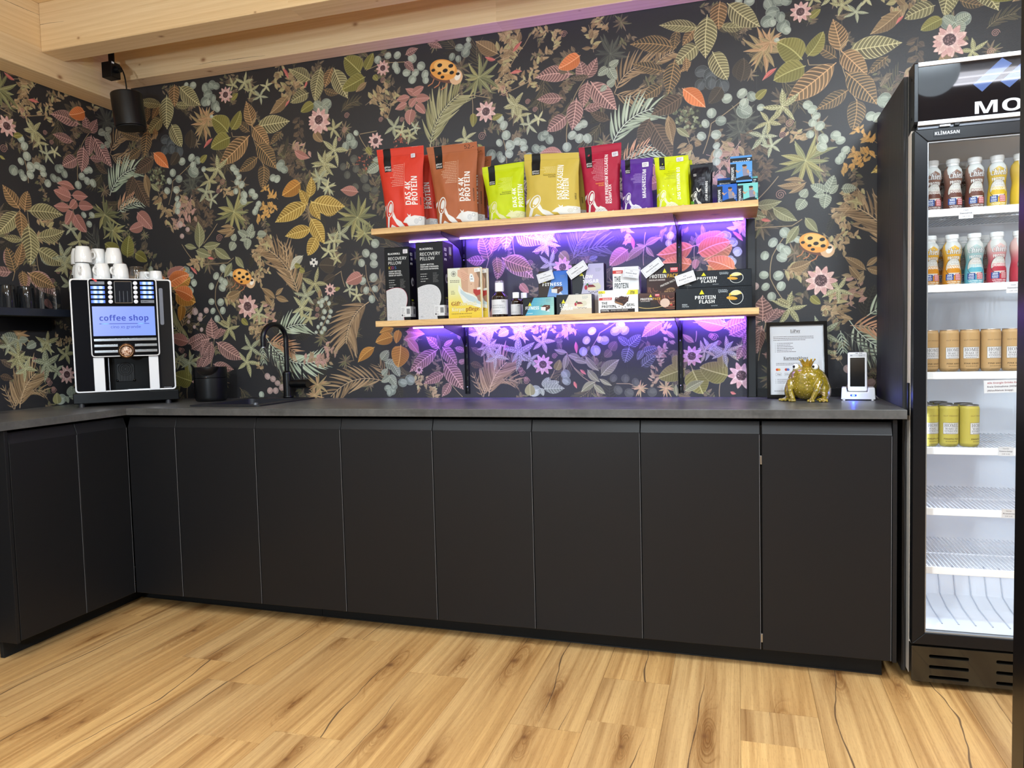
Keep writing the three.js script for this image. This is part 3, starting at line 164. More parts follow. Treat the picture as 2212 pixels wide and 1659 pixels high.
function frond(g, x0, y0, x1, y1, L, n, bend, cols) {
  const dx = x1 - x0, dy = y1 - y0, D = Math.hypot(dx, dy), nx = -dy / D, ny = dx / D, P = (t) => [x0 + dx * t + nx * bend * D * 4 * t * (1 - t), y0 + dy * t + ny * bend * D * 4 * t * (1 - t)];
  g.lineCap = 'round';
  for (let i = 0; i < n; i++) for (const s of [-1, 1]) { const t = 0.08 + 0.92 * i / n, [px, py] = P(t), [qx, qy] = P(Math.min(1, t + 0.02)), [bx, by] = P(t - 0.02), ang = Math.atan2(qy - by, qx - bx), l = L * (0.5 + 0.6 * Math.sin(Math.PI * (0.15 + 0.75 * t))) * rr(0.85, 1.1), c = cols[Math.floor(rnd() * cols.length)];
    at(g, px, py, ang + s * rr(0.62, 0.86), () => { const N = 10, hw = Math.max(2.6, l * 0.052), b = -s * l * 0.16; g.beginPath(); for (let k = 0; k <= N; k++) { const q = k / N; g.lineTo(q * l, b * q * q + hw * Math.sin(Math.PI * Math.pow(q, 0.7))); } for (let k = N; k >= 0; k--) { const q = k / N; g.lineTo(q * l, b * q * q - hw * Math.sin(Math.PI * Math.pow(q, 0.7))); } g.closePath(); g.fillStyle = c[0]; g.fill(); g.strokeStyle = c[1]; g.lineWidth = Math.max(0.9, hw * 0.26); g.beginPath(); g.moveTo(0, 0); g.quadraticCurveTo(l * 0.5, b * 0.15, l * 0.95, b * 0.9); g.stroke(); }); }
  g.strokeStyle = cols[0][1]; g.lineWidth = Math.max(2, L * 0.03); g.beginPath(); for (let i = 0; i <= 12; i++) g.lineTo(...P(i / 12)); g.stroke();
}
const WP = { T: [['#8a7052', '#c4a680'], ['#9a7e5c', '#d2b48c'], ['#755e45', '#ac906c']], S: [['#a2ad92', '#d4dcc6'], ['#b4bea4', '#dee6ce'], ['#8a957e', '#bcc6ac']], G: [['#8c8660', '#bcb68a'], ['#7c774e', '#aea878'], ['#989268', '#c8c296']], O: [['#b98a66', '#e6bd98'], ['#cc9470', '#f0c2a0']], K: [['#3c3c38', '#74746a'], ['#4a4a44', '#8a887a']] };
const XS = { s: [['#8a7152', '#c9ad86', '#a48a66'], ['#77654a', '#b29a74', '#93805e'], ['#6b5640', '#a88a68', '#86704f'], ['#8d8058', '#c8bc8c', '#a59a6c']], d: [['#4a3d31', '#7d6850', '#5c4d3d'], ['#3a312a', '#66564a', '#4a3f36']], p: [['#977066', '#d0a598', '#b28a7e'], ['#86685a', '#c09a86', '#a18270'], ['#7d6a52', '#b8a07c', '#97825f']], a: [['#a9783a', '#e0b06c', '#c4934e'], ['#8f6a38', '#cfa566', '#ae8648']], t: [['#6c6c46', '#b4b486', '#87875c'], ['#58583a', '#98986c', '#70704c'], ['#7c7648', '#c4bd88', '#98915c']], k: [['#2f302e', '#56584f', '#3c3d38'], ['#3a3b36', '#686a5c', '#4a4b43']], l: [['#7d6a4a', '#c2a878', '#9a855f'], ['#94724e', '#d0a880', '#b08c64']] };
function beetle(g, x, y, R) { const s = Math.sign(R), r = Math.abs(R); g.save(); g.translate(x, y); g.scale(s, 1); g.rotate(-0.35);
  g.strokeStyle = '#c07a50'; g.lineWidth = r * 0.06; for (const k of [-0.5, -0.1, 0.35]) { g.beginPath(); g.moveTo(r * k, -r * 0.3); g.lineTo(r * (k - 0.05), -r * 0.75); g.lineTo(r * (k - 0.25), -r * 0.95); g.stroke(); }
  ell(g, 0, -r * 0.3, r * 0.85, r * 0.25, '#6b4434'); ell(g, r * 0.75, -r * 0.1, r * 0.4, r * 0.42, '#d8b088'); ell(g, r * 0.82, -r * 0.02, r * 0.18, r * 0.24, '#efe6d6'); ell(g, -r * 0.12, r * 0.12, r * 0.85, r * 0.56, '#e09a48'); ell(g, -r * 0.1, r * 0.26, r * 0.66, r * 0.36, '#f0b768');
  for (const [a, b, c] of [[-0.72, -0.05, 0.1], [-0.42, 0.3, 0.13], [-0.3, -0.12, 0.1], [0, 0.1, 0.13], [0.25, 0.42, 0.13], [0.42, 0.08, 0.12], [-0.05, -0.28, 0.1], [0.8, 0.1, 0.1]]) ell(g, r * a, r * b, r * c * 1.15, r * c * 0.8, '#1c1714', 0.4); g.restore(); }
function drawMotif(g, k, n) {
  const K = k[0], c = k.slice(1);
  if (K === 'v' || K === 'f') { const dx = n[2] - n[0], dy = n[3] - n[1], L = Math.hypot(dx, dy); at(g, n[0], n[1], Math.atan2(dy, dx), () => veinLeaf(g, L, L * n[4] / 200 * 1.05, K === 'v' ? PAL[c] : FPAL[c], K === 'v' && c !== 'y', n[4] >= 55)); }
  else if (K === 'c') coin(g, n[0], n[1], n[2], CPAL[c]);
  else if (K === 'S') starLeaf(g, n[0], n[1], n[2]);
  else if (K === 'w') frond(g, n[0], n[1], n[2], n[3], n[4], n[5], n[6] / 100, WP[c]);
  else if (K === 'm') { g.strokeStyle = '#a08a68'; g.lineWidth = 3.2; g.lineCap = 'round'; g.beginPath(); g.moveTo(n[0], n[1]); for (let i = 2; i < n.length; i += 2) { const px = n[i - 2], py = n[i - 1]; g.quadraticCurveTo((px + n[i]) / 2 + (n[i + 1] - py) * 0.08, (py + n[i + 1]) / 2, n[i], n[i + 1]); } g.stroke(); }
  else if (c === 'f') flower(g, n[0], n[1], n[2]);
  else if (c === 'b') beetle(g, n[0], n[1], n[2]);
  else if (c === 'c') { g.strokeStyle = '#c08e80'; g.lineWidth = 2; g.beginPath(); for (let i = 0; i < 40; i++) { const a = i * 0.36, q = n[2] * (1 - i / 44) * 0.7; g.lineTo(n[0] + Math.cos(a) * q, n[1] + Math.sin(a) * q); } g.stroke(); }
  else if (c === 'g') { for (let i = 0; i < 22; i++) ell(g, n[0] + rr(-1, 1) * n[2], n[1] + rr(-0.6, 0.6) * n[2], n[2] * 0.11, n[2] * 0.11, ['#6b7054', '#8f9474', '#565a44'][i % 3]); }
  else if (c === 'r') { for (let i = 0; i < 26; i++) { const a = rnd() * 6.28, q = rnd() * n[2]; ell(g, n[0] + Math.cos(a) * q, n[1] + Math.sin(a) * q, n[2] * rr(0.06, 0.16), n[2] * rr(0.04, 0.1), ['#8a4436', '#a8604a', '#6c3a32'][i % 3], a); } }
  else if (c === 'o') { ell(g, n[0], n[1], n[2], n[2], '#d8d4cc'); for (const [a, b] of [[0, 0], [0.7, 0.5], [-0.7, 0.5], [0.4, -0.75], [-0.5, -0.7], [0, 0.95]]) ell(g, n[0] + a * n[2], n[1] + b * n[2], n[2] * 0.26, n[2] * 0.24, '#26262a'); }
  else if (c === 't' || c === 'k' || c === 'l') tuft(g, n[0], n[1], n[2], XS[c]);
  else spray(g, n[0], n[1], n[2], XS[c]);
}
const wallpaperTex = canvasTex(2048, 1304, (g, W, H) => {
  g.fillStyle = '#29282a'; g.fillRect(0, 0, W, H); const s = W / P_MM; g.setTransform(s, 0, 0, -s, 0, Y1 * s);
  const list = MOTIFS.split(';').map((m) => { const t = m.split(' '); return [t[0], t.slice(1).map(Number)]; });
  // ghosted dark foliage printed behind everything
  for (let i = 0; i < 70; i++) { const x = rr(0, P_MM), y = rr(Y0, Y1), L = rr(60, 140), a = rr(0, 6.28), hw = L * rr(0.15, 0.3), s0 = rs; for (const o of [-P_MM, 0, P_MM]) { rs = s0; g.globalAlpha = 1; at(g, x + o, y, a, () => veinLeaf(g, L, hw, ['#26241f', '#3c3830', '#2b2924'], true)); } }
  const dim = [['#4a3f33', '#8a765c', '#5f5242'], ['#45422f', '#85805c', '#5a573e'], ['#3c352d', '#6f6250', '#4d443a'], ['#54483a', '#99846a', '#6a5c4a']];
  for (let i = 0; i < 210; i++) { const x = rr(0, P_MM), y = rr(Y0, Y1), R = rr(34, 66), a = rr(0, 6.28), q = i % 5; for (const o of [-P_MM, 0, P_MM]) { rs = i * 977 + 5; if (q < 3) spray(g, x + o, y, R, dim); else if (q === 3) frond(g, x + o, y, x + o + Math.cos(a) * R * 2.2, y + Math.sin(a) * R * 2.2, R, 10, 0.12, [['#4a4232', '#857656'], ['#3f3b2e', '#736a50']]); else tuft(g, x + o, y, R, dim); } rs = i * 131 + 77; }
  const order = { w: 0, x: 1, m: 1, c: 2 }; const rank = ([k]) => (k === 'xk' || k === 'xd' ? -1 : k === 'xf' || k === 'xb' || k === 'xo' ? 4 : order[k[0]] ?? 3);
  list.map((m, i) => [m, i]).sort((a, b) => rank(a[0]) - rank(b[0]) || a[1] - b[1]).forEach(([[k, n], i]) => { for (const o of [-P_MM, 0, P_MM]) { rs = i * 7919 + 13; const q = n.slice(); if (k[0] === 'v' || k[0] === 'f' || k[0] === 'w') { q[0] += o; q[2] += o; } else if (k[0] === 'm') for (let j = 0; j < q.length; j += 2) q[j] += o; else q[0] += o; drawMotif(g, k, q); } });
});
wallpaperTex.wrapS = THREE.RepeatWrapping;
rs = 99;
const weaveTex = dataTex(256, 256, (u, v) => { const a = 128 + 60 * Math.sin(u * 6.283 * 40) * Math.sin(v * 6.283 * 40) + 60 * (vn(u * 90, v * 90) - 0.5); return [a, a, a]; }, false);
weaveTex.repeat.set(7, 7);
const M = {};
M.wallpaper = new THREE.MeshStandardMaterial({ map: wallpaperTex, roughness: 0.5, bumpMap: weaveTex, bumpScale: 0.0004 });
M.plaster = std(0xb8b6b2, 0.9); M.dark = std(0x101011, 0.6);

// ------------------------------------------------------------------ surface materials
const oakOpt = { wm: 0.2229, lm: 2.4, warp: 0.1, freq: 30, ringAmt: 0.12, streak: 0.42, light: [224, 184, 124], dark: [124, 82, 42], knot: [110, 72, 42], fleck: true };
const oak = [
  woodTex(320, 2000, 3, { ...oakOpt, knots: [[0.35, 0.3, 0.012, 0.85], [0.7, 0.78, 0.01, 0.85], [0.55, 0.05, 0.009, 0.8]], cracks: [[0.3, 0.5, 0.3, 0.28, 0.0024], [0.74, 0.15, 0.14, 0.16, 0.0018]] }),
  woodTex(320, 2000, 17, { ...oakOpt, light: [221, 180, 120], knots: [[0.6, 0.55, 0.014, 0.9], [0.2, 0.2, 0.008, 0.7], [0.4, 0.85, 0.011, 0.85]], cracks: [[0.66, 0.34, 0.26, 0.3, 0.0028], [0.2, 0.82, 0.12, 0.15, 0.0016]] }),
  woodTex(320, 2000, 29, { ...oakOpt, light: [226, 187, 128], knots: [[0.25, 0.12, 0.009, 0.8], [0.55, 0.7, 0.012, 0.85], [0.7, 0.4, 0.009, 0.8]], cracks: [[0.45, 0.75, 0.2, 0.22, 0.0022]] }),
  woodTex(320, 2000, 41, { ...oakOpt, light: [222, 181, 121], knots: [[0.5, 0.4, 0.015, 0.9], [0.8, 0.9, 0.008, 0.75], [0.3, 0.68, 0.01, 0.85]], cracks: [[0.4, 0.2, 0.18, 0.2, 0.002]] }),
];
const oakM = oak.map((t) => new THREE.MeshStandardMaterial({ map: t, roughness: 0.42, bumpMap: t, bumpScale: 0.0005 }));
const spruceTex = woodTex(360, 1800, 57, { wm: 0.26, lm: 2.2, warp: 0.05, freq: 34, ringAmt: 0.2, light: [240, 216, 174], dark: [204, 168, 118], knot: [138, 94, 60], knots: [[0.3, 0.1, 0.009, 0.75], [0.62, 0.33, 0.011, 0.9], [0.2, 0.52, 0.006, 0.7], [0.8, 0.7, 0.01, 0.8], [0.45, 0.86, 0.007, 0.8], [0.1, 0.93, 0.005, 0.6], [0.72, 0.16, 0.005, 0.6]], cracks: [[0.55, 0.4, 0.1, 0.1, 0.001]] });
M.spruce = new THREE.MeshStandardMaterial({ map: spruceTex, roughness: 0.65 });
const shelfTex = woodTex(256, 1600, 77, { wm: 0.28, lm: 1.55, warp: 0.13, freq: 50, ringAmt: 0.28, light: [232, 198, 142], dark: [160, 120, 72], knot: [82, 60, 40], fleck: true, knots: [[0.5, 0.12, 0.014, 0.9], [0.45, 0.58, 0.013, 0.9], [0.55, 0.83, 0.01, 0.9]] });
M.shelf = new THREE.MeshStandardMaterial({ map: shelfTex, roughness: 0.5 });
const stoneTex = dataTex(512, 512, (u, v) => { const P = (f, s) => { const a = vn(u * f + s, v * f), b = vn((u - 1) * f + s, v * f), c = vn(u * f + s, (v - 1) * f), d = vn((u - 1) * f + s, (v - 1) * f); return (a * (1 - u) + b * u) * (1 - v) + (c * (1 - u) + d * u) * v; };
  const n = 0.45 * P(9, 1) + 0.3 * P(26, 5) + 0.25 * P(90, 3), k = 82 + (n - 0.5) * 64; return [k, k * 0.985, k * 0.97]; });
stoneTex.repeat.set(1.6, 1.6);
M.stone = new THREE.MeshStandardMaterial({ map: stoneTex, roughness: 0.34, bumpMap: stoneTex, bumpScale: 0.0004 });
M.front = matte(0x18181a, 0.4, 0.5); M.carcass = std(0x18181a, 0.6); M.band = std(0x77777a, 0.4); M.plinth = std(0x070707, 0.8);  // M.band: pale grey of the glint painted along door edges
M.black = matte(0x0b0b0d, 0.38, 0.6); M.blackGloss = phys({ color: 0x08090b, roughness: 0.12, clearcoat: 1, clearcoatRoughness: 0.05 }); M.blackSatin = std(0x0c0c0e, 0.28, 0.2);
M.white = std(0xe9e9ea, 0.35); M.whiteGloss = phys({ color: 0xf1f1f0, roughness: 0.16, clearcoat: 0.6 }); M.chrome = std(0xd8d8da, 0.12, 1); M.steel = std(0xb9babd, 0.3, 1);
M.glass = phys({ color: 0xffffff, roughness: 0.02, transmission: 1, thickness: 0, ior: 1.5 });
M.paper = std(0xe8e8ea, 0.75);
// a box from the corner (x0,y0,z0) with uv in metres, u across and v along the chosen axis
function boardGeo(x0, y0, z0, x1, y1, z1, axis, um, vm, bev = 0.002, u0 = 0, v0 = 0) {
  const g = rb(x1 - x0, y1 - y0, z1 - z0, bev, (x0 + x1) / 2, (y0 + y1) / 2, (z0 + z1) / 2), p = g.attributes.position, n = g.attributes.normal, u = g.attributes.uv;
  for (let i = 0; i < p.count; i++) { const x = p.getX(i), y = p.getY(i), z = p.getZ(i), ax = Math.abs(n.getX(i)), ay = Math.abs(n.getY(i)), az = Math.abs(n.getZ(i));
    let a, b; if (axis === 'x') { b = x; a = ay > az ? z : y + 0.13; if (ax > 0.8) { b = z; a = y; } } else if (axis === 'z') { b = z; a = ay > ax ? x : y + 0.07; if (az > 0.8) { b = x * 0.3; a = y; } } else { b = y; a = az > ax ? x : z; }
    u.setXY(i, (a + u0) / um, (b + v0) / vm); }
  return g;
}

// ------------------------------------------------------------------ the room
const RX = 5.4, RZ = 6.2, CY = 2.705;
{ // oak plank floor, planks run into the depth
  const floor = new THREE.Group(); floor.name = 'floor'; floor.userData.kind = 'structure'; scene.add(floor);
  mesh('subfloor', T(new THREE.BoxGeometry(RX + 0.2, 0.1, RZ + 0.2), RX / 2, -0.062, RZ / 2), std(0x2b2118, 0.9), floor);
  const PW = 0.2229, PL = 2.4, ends = { 0: 1.0877, 1: 0.72, '-2': 0.8375, '-5': 1.055, 2: 1.46, '-1': 1.52, '-3': 1.3, '-4': 0.62 };
  for (let i = -10; i < 13; i++) {
    const x0 = 2.4298 + i * PW, x1 = x0 + PW; if (x1 < 0.02 || x0 > RX) continue;
    const e = ends[i] ?? 0.5 + hsh(i + 40, 3) * 1.9; let z0 = e - PL, k = 0;
    for (; z0 < RZ; z0 += PL, k++) {
      const a = Math.max(z0, -0.02), b = Math.min(z0 + PL, RZ); if (b - a < 0.05) continue;
      const v = (i * 5 + k * 3 + 60) % 4, c = 0.0007, X0 = Math.max(x0, 0.0), X1 = Math.min(x1, RX);
      const s = new THREE.Shape(); s.moveTo(X0 + 0.0003, -0.012); s.lineTo(X1 - 0.0003, -0.012); s.lineTo(X1 - 0.0003, -c); s.lineTo(X1 - 0.0003 - c, 0); s.lineTo(X0 + 0.0003 + c, 0); s.lineTo(X0 + 0.0003, -c); s.closePath();
      const g = new THREE.ExtrudeGeometry(s, { depth: b - a - 0.0008, bevelEnabled: false }); g.translate(0, 0, a + 0.0004);
      const p = g.attributes.position, u = g.attributes.uv, off = hsh(i + 50, k + 9); for (let j = 0; j < p.count; j++) u.setXY(j, (p.getX(j) - x0) / PW, (p.getZ(j) - z0) / PL * (off > 0.5 ? 1 : -1) + off);
      mesh('plank', g, oakM[v], floor);
    }
  }
}
{ // walls with their printed paper drops
  const wb = struct('wall_back', T(new THREE.BoxGeometry(RX + 0.2, CY + 0.1, 0.12), RX / 2, CY / 2, -0.061), M.plaster);
  const wl = struct('wall_left', T(new THREE.BoxGeometry(0.12, CY + 0.1, RZ), -0.061, CY / 2, RZ / 2), M.plaster);
  const drop = (name, w, x0, parent, place) => { const g = new THREE.BoxGeometry(w, 1.68, 0.0009), p = g.attributes.position, u = g.attributes.uv; for (let i = 0; i < p.count; i++) u.setXY(i, (x0 + p.getX(i) + w / 2) / 2.64, (p.getY(i) + 0.84) / 1.68); place(mesh(name, g, M.wallpaper, parent)); };
  const B = 0.53, low = (w, place, parent) => place(mesh('wallpaper_base', new THREE.BoxGeometry(w, 0.86, 0.0008), std(0x1b1b1c, 0.6), parent));
  for (let x = 0; x < RX - 0.05; x += B) { const w = Math.min(B, RX - x) - 0.00008; drop('wallpaper_drop', w, x, wb, (m) => m.position.set(x + w / 2, 1.7, 0)); low(w, (m) => m.position.set(x + w / 2, 0.43, 0), wb); }
  for (let z = 0; z < 2.6; z += B) { const w = B - 0.00008; drop('wallpaper_drop', w, 2.64 * 2 - z - w, wl, (m) => { m.rotation.y = Math.PI / 2; m.position.set(0, 1.7, z + w / 2); }); low(w, (m) => { m.rotation.y = Math.PI / 2; m.position.set(0, 0.43, z + w / 2); }, wl); }
  struct('wall_right', T(new THREE.BoxGeometry(0.12, CY + 0.1, RZ), RX + 0.061, CY / 2, RZ / 2), M.plaster);
  struct('wall_front', T(new THREE.BoxGeometry(RX + 0.2, CY + 0.1, 0.12), RX / 2, CY / 2, RZ + 0.061), std(0x4c4b4d, 0.9));
  const ceil = new THREE.Group(); ceil.name = 'ceiling'; ceil.userData.kind = 'structure'; scene.add(ceil);
  mesh('ceiling_deck', T(new THREE.BoxGeometry(RX + 0.2, 0.06, RZ + 0.2), RX / 2, CY + 0.054, RZ / 2), std(0xc9ad82, 0.8), ceil);
  for (let i = 0; i < 26; i++) { const z = i * 0.24; mesh('ceiling_board', boardGeo(0, CY, z + 0.001, RX, CY + 0.022, Math.min(z + 0.239, RZ), 'x', 0.26, 2.2, 0.002, i * 0.17, i * 0.7), M.spruce, ceil); }
  // glulam girder along the left wall, joists along the room
  struct('beam_1', boardGeo(0.002, 2.398, 0.002, 0.137, CY, RZ, 'z', 0.26, 2.2, 0.004, 0.02, 0.3), M.spruce);
  const joist = [[0.002, 0.1052, 0.1], [0.3946, 0.5179, 1.3]];
  joist.forEach(([a, b, o], i) => struct('beam_' + (i + 2), boardGeo(0.138, 2.4915, a, RX, CY, b, 'x', 0.26, 2.2, 0.004, o, o * 0.61), M.spruce));
  struct('trim_1', rb(0.44, 0.034, 0.004, 0.001, 3.392, 0.9172, 0.0028), std(0x0d0d0f, 0.45));
  // dark glossy frame of the opening beside the camera
  const d = new THREE.Group(); d.name = 'door_1'; d.userData.kind = 'structure'; scene.add(d);
  mesh('door_frame', rb(0.10, 2.49, 0.062, 0.002, 3.632, 1.245, 1.633), matte(0x0a0809, 0.25, 0.35), d);
  mesh('door_stop', rb(0.022, 2.49, 0.02, 0.002, 3.668, 1.245, 1.673), matte(0x121012, 0.3, 0.4), d);
}
PANELS.forEach(([x, z, I], i) => {
  const o = thing('ceiling_lamp', ['square ceiling lamp nearest the drinks fridge', 'square ceiling lamp over the floor before the sink', 'square ceiling lamp above the middle of the floor', 'square ceiling lamp near the left wall', 'square ceiling lamp behind the photographer'][i], 'lamp', [x, 2.47, z]);
  mesh('housing', T(ext(roundRect(0.29, 0.29, 0.02), 0.03, 0.003), 0, 0.006, 0, -Math.PI / 2), M.white, o); mesh('stem', cyl(0.012, 0.012, CY - 2.506, 14, 0, (CY - 2.506) / 2 + 0.036, 0), M.white, o);
  mesh('diffuser', T(ext(roundRect(0.26, 0.26, 0.015), 0.006), 0, 0.001, 0, -Math.PI / 2), new THREE.MeshStandardMaterial({ color: 0xffffff, roughness: 0.6, emissive: LAMP_COLOR, emissiveIntensity: 6 }), o);
  const L = new THREE.RectAreaLight(LAMP_COLOR, I, 0.26, 0.26); L.position.set(0, -0.004, 0); L.rotation.x = -Math.PI / 2; o.add(L);
});
ADDED_GLOBES.forEach(([x, y, z, cd], i) => { // unseen fill globes, added to brighten the beams and upper walls
  const o = thing('added_pendant_lamp', ['added opal fill globe near the left wall', 'added opal fill globe above the middle of the floor', 'added opal fill globe nearest the fridge'][i], 'lamp', [x, y, z]);
  mesh('globe', new THREE.SphereGeometry(0.1, 40, 24), new THREE.MeshStandardMaterial({ color: 0xffffff, roughness: 0.4, emissive: LAMP_COLOR, emissiveIntensity: 8 }), o); mesh('cap', cyl(0.03, 0.022, 0.04, 24, 0, 0.115, 0), M.black, o); mesh('cord', cyl(0.003, 0.003, CY - y - 0.13, 8, 0, (CY - y) / 2 + 0.065, 0), M.black, o);
  const L = new THREE.PointLight(LAMP_COLOR, cd); L.shadow.radius = 4.5; L.castShadow = true; o.add(L); });
{ // unseen fill lamp on a pole, added to light the joists from below
  const [x, y, z, cd] = ADDED_FLOOR_LAMP, o = thing('added_floor_lamp', 'added fill lamp with an opal globe behind the camera', 'lamp', [x, 0, z]);
  mesh('globe', T(new THREE.SphereGeometry(0.11, 40, 24), 0, y, 0), new THREE.MeshStandardMaterial({ color: 0xffffff, roughness: 0.4, emissive: LAMP_COLOR, emissiveIntensity: 8 }), o); mesh('pole', cyl(0.011, 0.011, y - 0.13, 16, 0, (y - 0.13) / 2 + 0.02, 0), M.black, o); mesh('base', lathe([[0, 0.001], [0.15, 0.001], [0.15, 0.014], [0.14, 0.02], [0, 0.022]], 48), M.black, o);
  const L = new THREE.PointLight(LAMP_COLOR, cd); L.position.set(0, y, 0); L.shadow.radius = 4.5; L.castShadow = true; o.add(L); }
{ // long lamp whose reflection streaks the fridge header
  const o = thing('linear_lamp', 'long thin linear lamp under the beams at the right', 'lamp', [4.8, 2.53, 2.66], 0);
  mesh('housing', rb(1.2, 0.05, 0.06, 0.006, 0, 0.04, 0), M.white, o); mesh('hanger', cyl(0.006, 0.006, 0.11, 10, 0, 0.12, 0), M.white, o);
  for (const z of [-0.06, 0.06]) { mesh('tube', T(new THREE.CylinderGeometry(0.013, 0.013, 1.16, 14), 0, 0, z, 0, 0, Math.PI / 2), new THREE.MeshStandardMaterial({ color: 0xffffff, emissive: 0xf2f4ff, emissiveIntensity: 30 }), o); mesh('arm', rb(0.05, 0.016, 0.07, 0.003, 0, 0.02, z / 2), M.white, o);
    const L = new THREE.RectAreaLight(0xf2f4ff, 60, 1.16, 0.026); L.position.set(0, -0.016, z); L.rotation.x = -Math.PI / 2; o.add(L); }
}

// ------------------------------------------------------------------ base cabinets, plinths, worktop
const DX = [0.5212, 0.7776, 1.1782, 1.5776, 1.9741, 2.3693, 2.7663, 3.1693, 3.5706], ZF = 0.5407, YB = 0.0742, YT = 0.859;
function doorGeo(w) { // handle-less front: the top edge leans back to leave a finger grip
  const s = new THREE.Shape(); s.moveTo(-0.02, 0); s.lineTo(-0.0015, 0); s.lineTo(0, 0.0015); s.lineTo(0, YT - YB - 0.042); s.lineTo(-0.001, YT - YB - 0.040); s.lineTo(-0.015, YT - YB - 0.001); s.lineTo(-0.02, YT - YB); s.closePath();
  const g = new THREE.ExtrudeGeometry(s, { depth: w - 0.0022, bevelEnabled: true, bevelSize: 0.0011, bevelThickness: 0.0011, bevelOffset: -0.0011, bevelSegments: 1 }); // x of the shape is depth
  g.rotateY(-Math.PI / 2); g.translate(w, 0, 0); return g; // now: x 0..w, y up, front at z=0
}
function cabinet(label, x0, x1, doors, gap = 0.0011, ry = 0, pos, drop = 0) {
  const o = thing('base_cabinet', label, 'cabinet', pos ?? [x0, 0, ZF], ry);
  const W = x1 - x0; mesh('carcass', rb(W - 0.002, YT - YB - 0.02 - drop, 0.38, 0.001, W / 2, (YB + YT - drop) / 2 - 0.006, -0.215), M.carcass, o);
  for (const [a, b, turn] of doors) { const m = mesh('door', doorGeo(b - a - 2 * gap), M.front, o, [a - x0 + gap, YB, 0]); if (turn) m.rotation.z = turn; mesh('edge_band_or_glint', rb(0.0011, YT - YB - 0.046, 0.0016, 0.0003, b - a - 2 * gap - 0.0003, (YT - YB - 0.046) / 2 + 0.001, -0.0004), M.band, m); }  // pale strip on each door paints the light its edge catches
  return o;
}
cabinet('dark base cabinet in the inner corner, with one narrow and one wide door', DX[0] + 0.002, DX[2], [[DX[0] + 0.002, DX[1]], [DX[1], DX[2]]]);
cabinet('dark two-door base cabinet under the sink and the black tap', DX[2], DX[4], [[DX[2], DX[3]], [DX[3], DX[4]]], 0.0011, 0, undefined, 0.14);
cabinet('dark two-door base cabinet under the left half of the wall shelves', DX[4], DX[6], [[DX[4], DX[5]], [DX[5], DX[6]]]);
{ const o = cabinet('dark two-door base cabinet under the frog, with a wide gap between its doors', DX[6], DX[8], [[DX[6], DX[7] - 0.0015], [DX[7] + 0.0015, DX[8], -0.0016]]);
  for (const y of [0.1, 0.715]) mesh('hinge', rb(0.012, 0.03, 0.012, 0.001, DX[7] - DX[6] + 0.001, y + 0.012, -0.012), M.steel, o); }
{ const o = thing('end_panel', 'narrow dark end panel closing the cabinets beside the fridge', 'panel', [3.5728, 0, 0]); mesh('panel', rb(0.013, 0.795, 0.505, 0.001, 0.0065, 0.4685, ZF - 0.2525), M.front, o); mesh('edge_strip', rb(0.0126, 0.795, 0.0012, 0.0004, 0.0065, 0.4685, ZF + 0.0006), M.front, o); }
// the run along the left wall
cabinet('dark two-door base cabinet along the left wall under the coffee machine', 0, 0.554, [[0, 0.2966], [0.2966, 0.554]], 0.0011, Math.PI / 2, [0.5212, 0, 1.097]);
{ const o = thing('end_panel', 'dark end panel at the left edge of the photo, end of the left cabinet run', 'panel', [0.01, 0, 1.099]); mesh('panel', rb(0.5112, 0.8, 0.013, 0.001, 0.2556, 0.469, 0.0065), M.front, o); mesh('edge_strip', rb(0.0012, 0.8, 0.0126, 0.0004, 0.5118, 0.469, 0.0065), M.front, o); }
function kick(label, a, b) { const dx = b[0] - a[0], dz = b[1] - a[1], L = Math.hypot(dx, dz), o = thing('kickboard', label, 'kickboard', [a[0], 0, a[1]], -Math.atan2(dz, dx)); mesh('board', rb(L - 0.001, 0.074, 0.016, 0.001, L / 2, 0.0375, -0.008), M.plinth, o); mesh('floor_seal', rb(L - 0.001, 0.004, 0.003, 0.001, L / 2, 0.002, 0.0012), std(0x1d1c1c, 0.4), o); }
kick('black kickboard under the sink cabinets, left of its joint', [0.42, 0.405], [1.397, 0.434]);
kick('long black kickboard under the middle and right cabinets', [1.3975, 0.434], [3.553, 0.48]);
kick('black kickboard along the foot of the left cabinet run', [0.431, 1.098], [0.42, 0.406]);
{ // L-shaped worktop with the cut-out for the sink
  const s = new THREE.Shape(), XL = 0.5363, ZC = 0.5558; // shape in x, -z
  [[0.003, -0.003], [3.611, -0.003], [3.611, -ZC], [XL, -ZC], [XL, -1.137], [0.003, -1.137]].forEach(([x, y], i) => (i ? s.lineTo(x, y) : s.moveTo(x, y)));
  const h = new THREE.Path(); [[0.83, -0.1], [1.1, -0.1], [1.1, -0.43], [0.83, -0.43]].forEach(([x, y], i) => (i ? h.lineTo(x, y) : h.moveTo(x, y))); s.holes.push(h);
  const g = new THREE.ExtrudeGeometry(s, { depth: 0.0275, bevelEnabled: true, bevelSize: 0.0012, bevelThickness: 0.0012, bevelOffset: -0.0012, bevelSegments: 2 }); g.rotateX(-Math.PI / 2); g.translate(0, 0.9 - 0.0287, 0);
  const o = thing('worktop', 'dark grey stone-effect L-shaped worktop with a laid-in sink', 'worktop'); mesh('slab', g, M.stone, o);
}
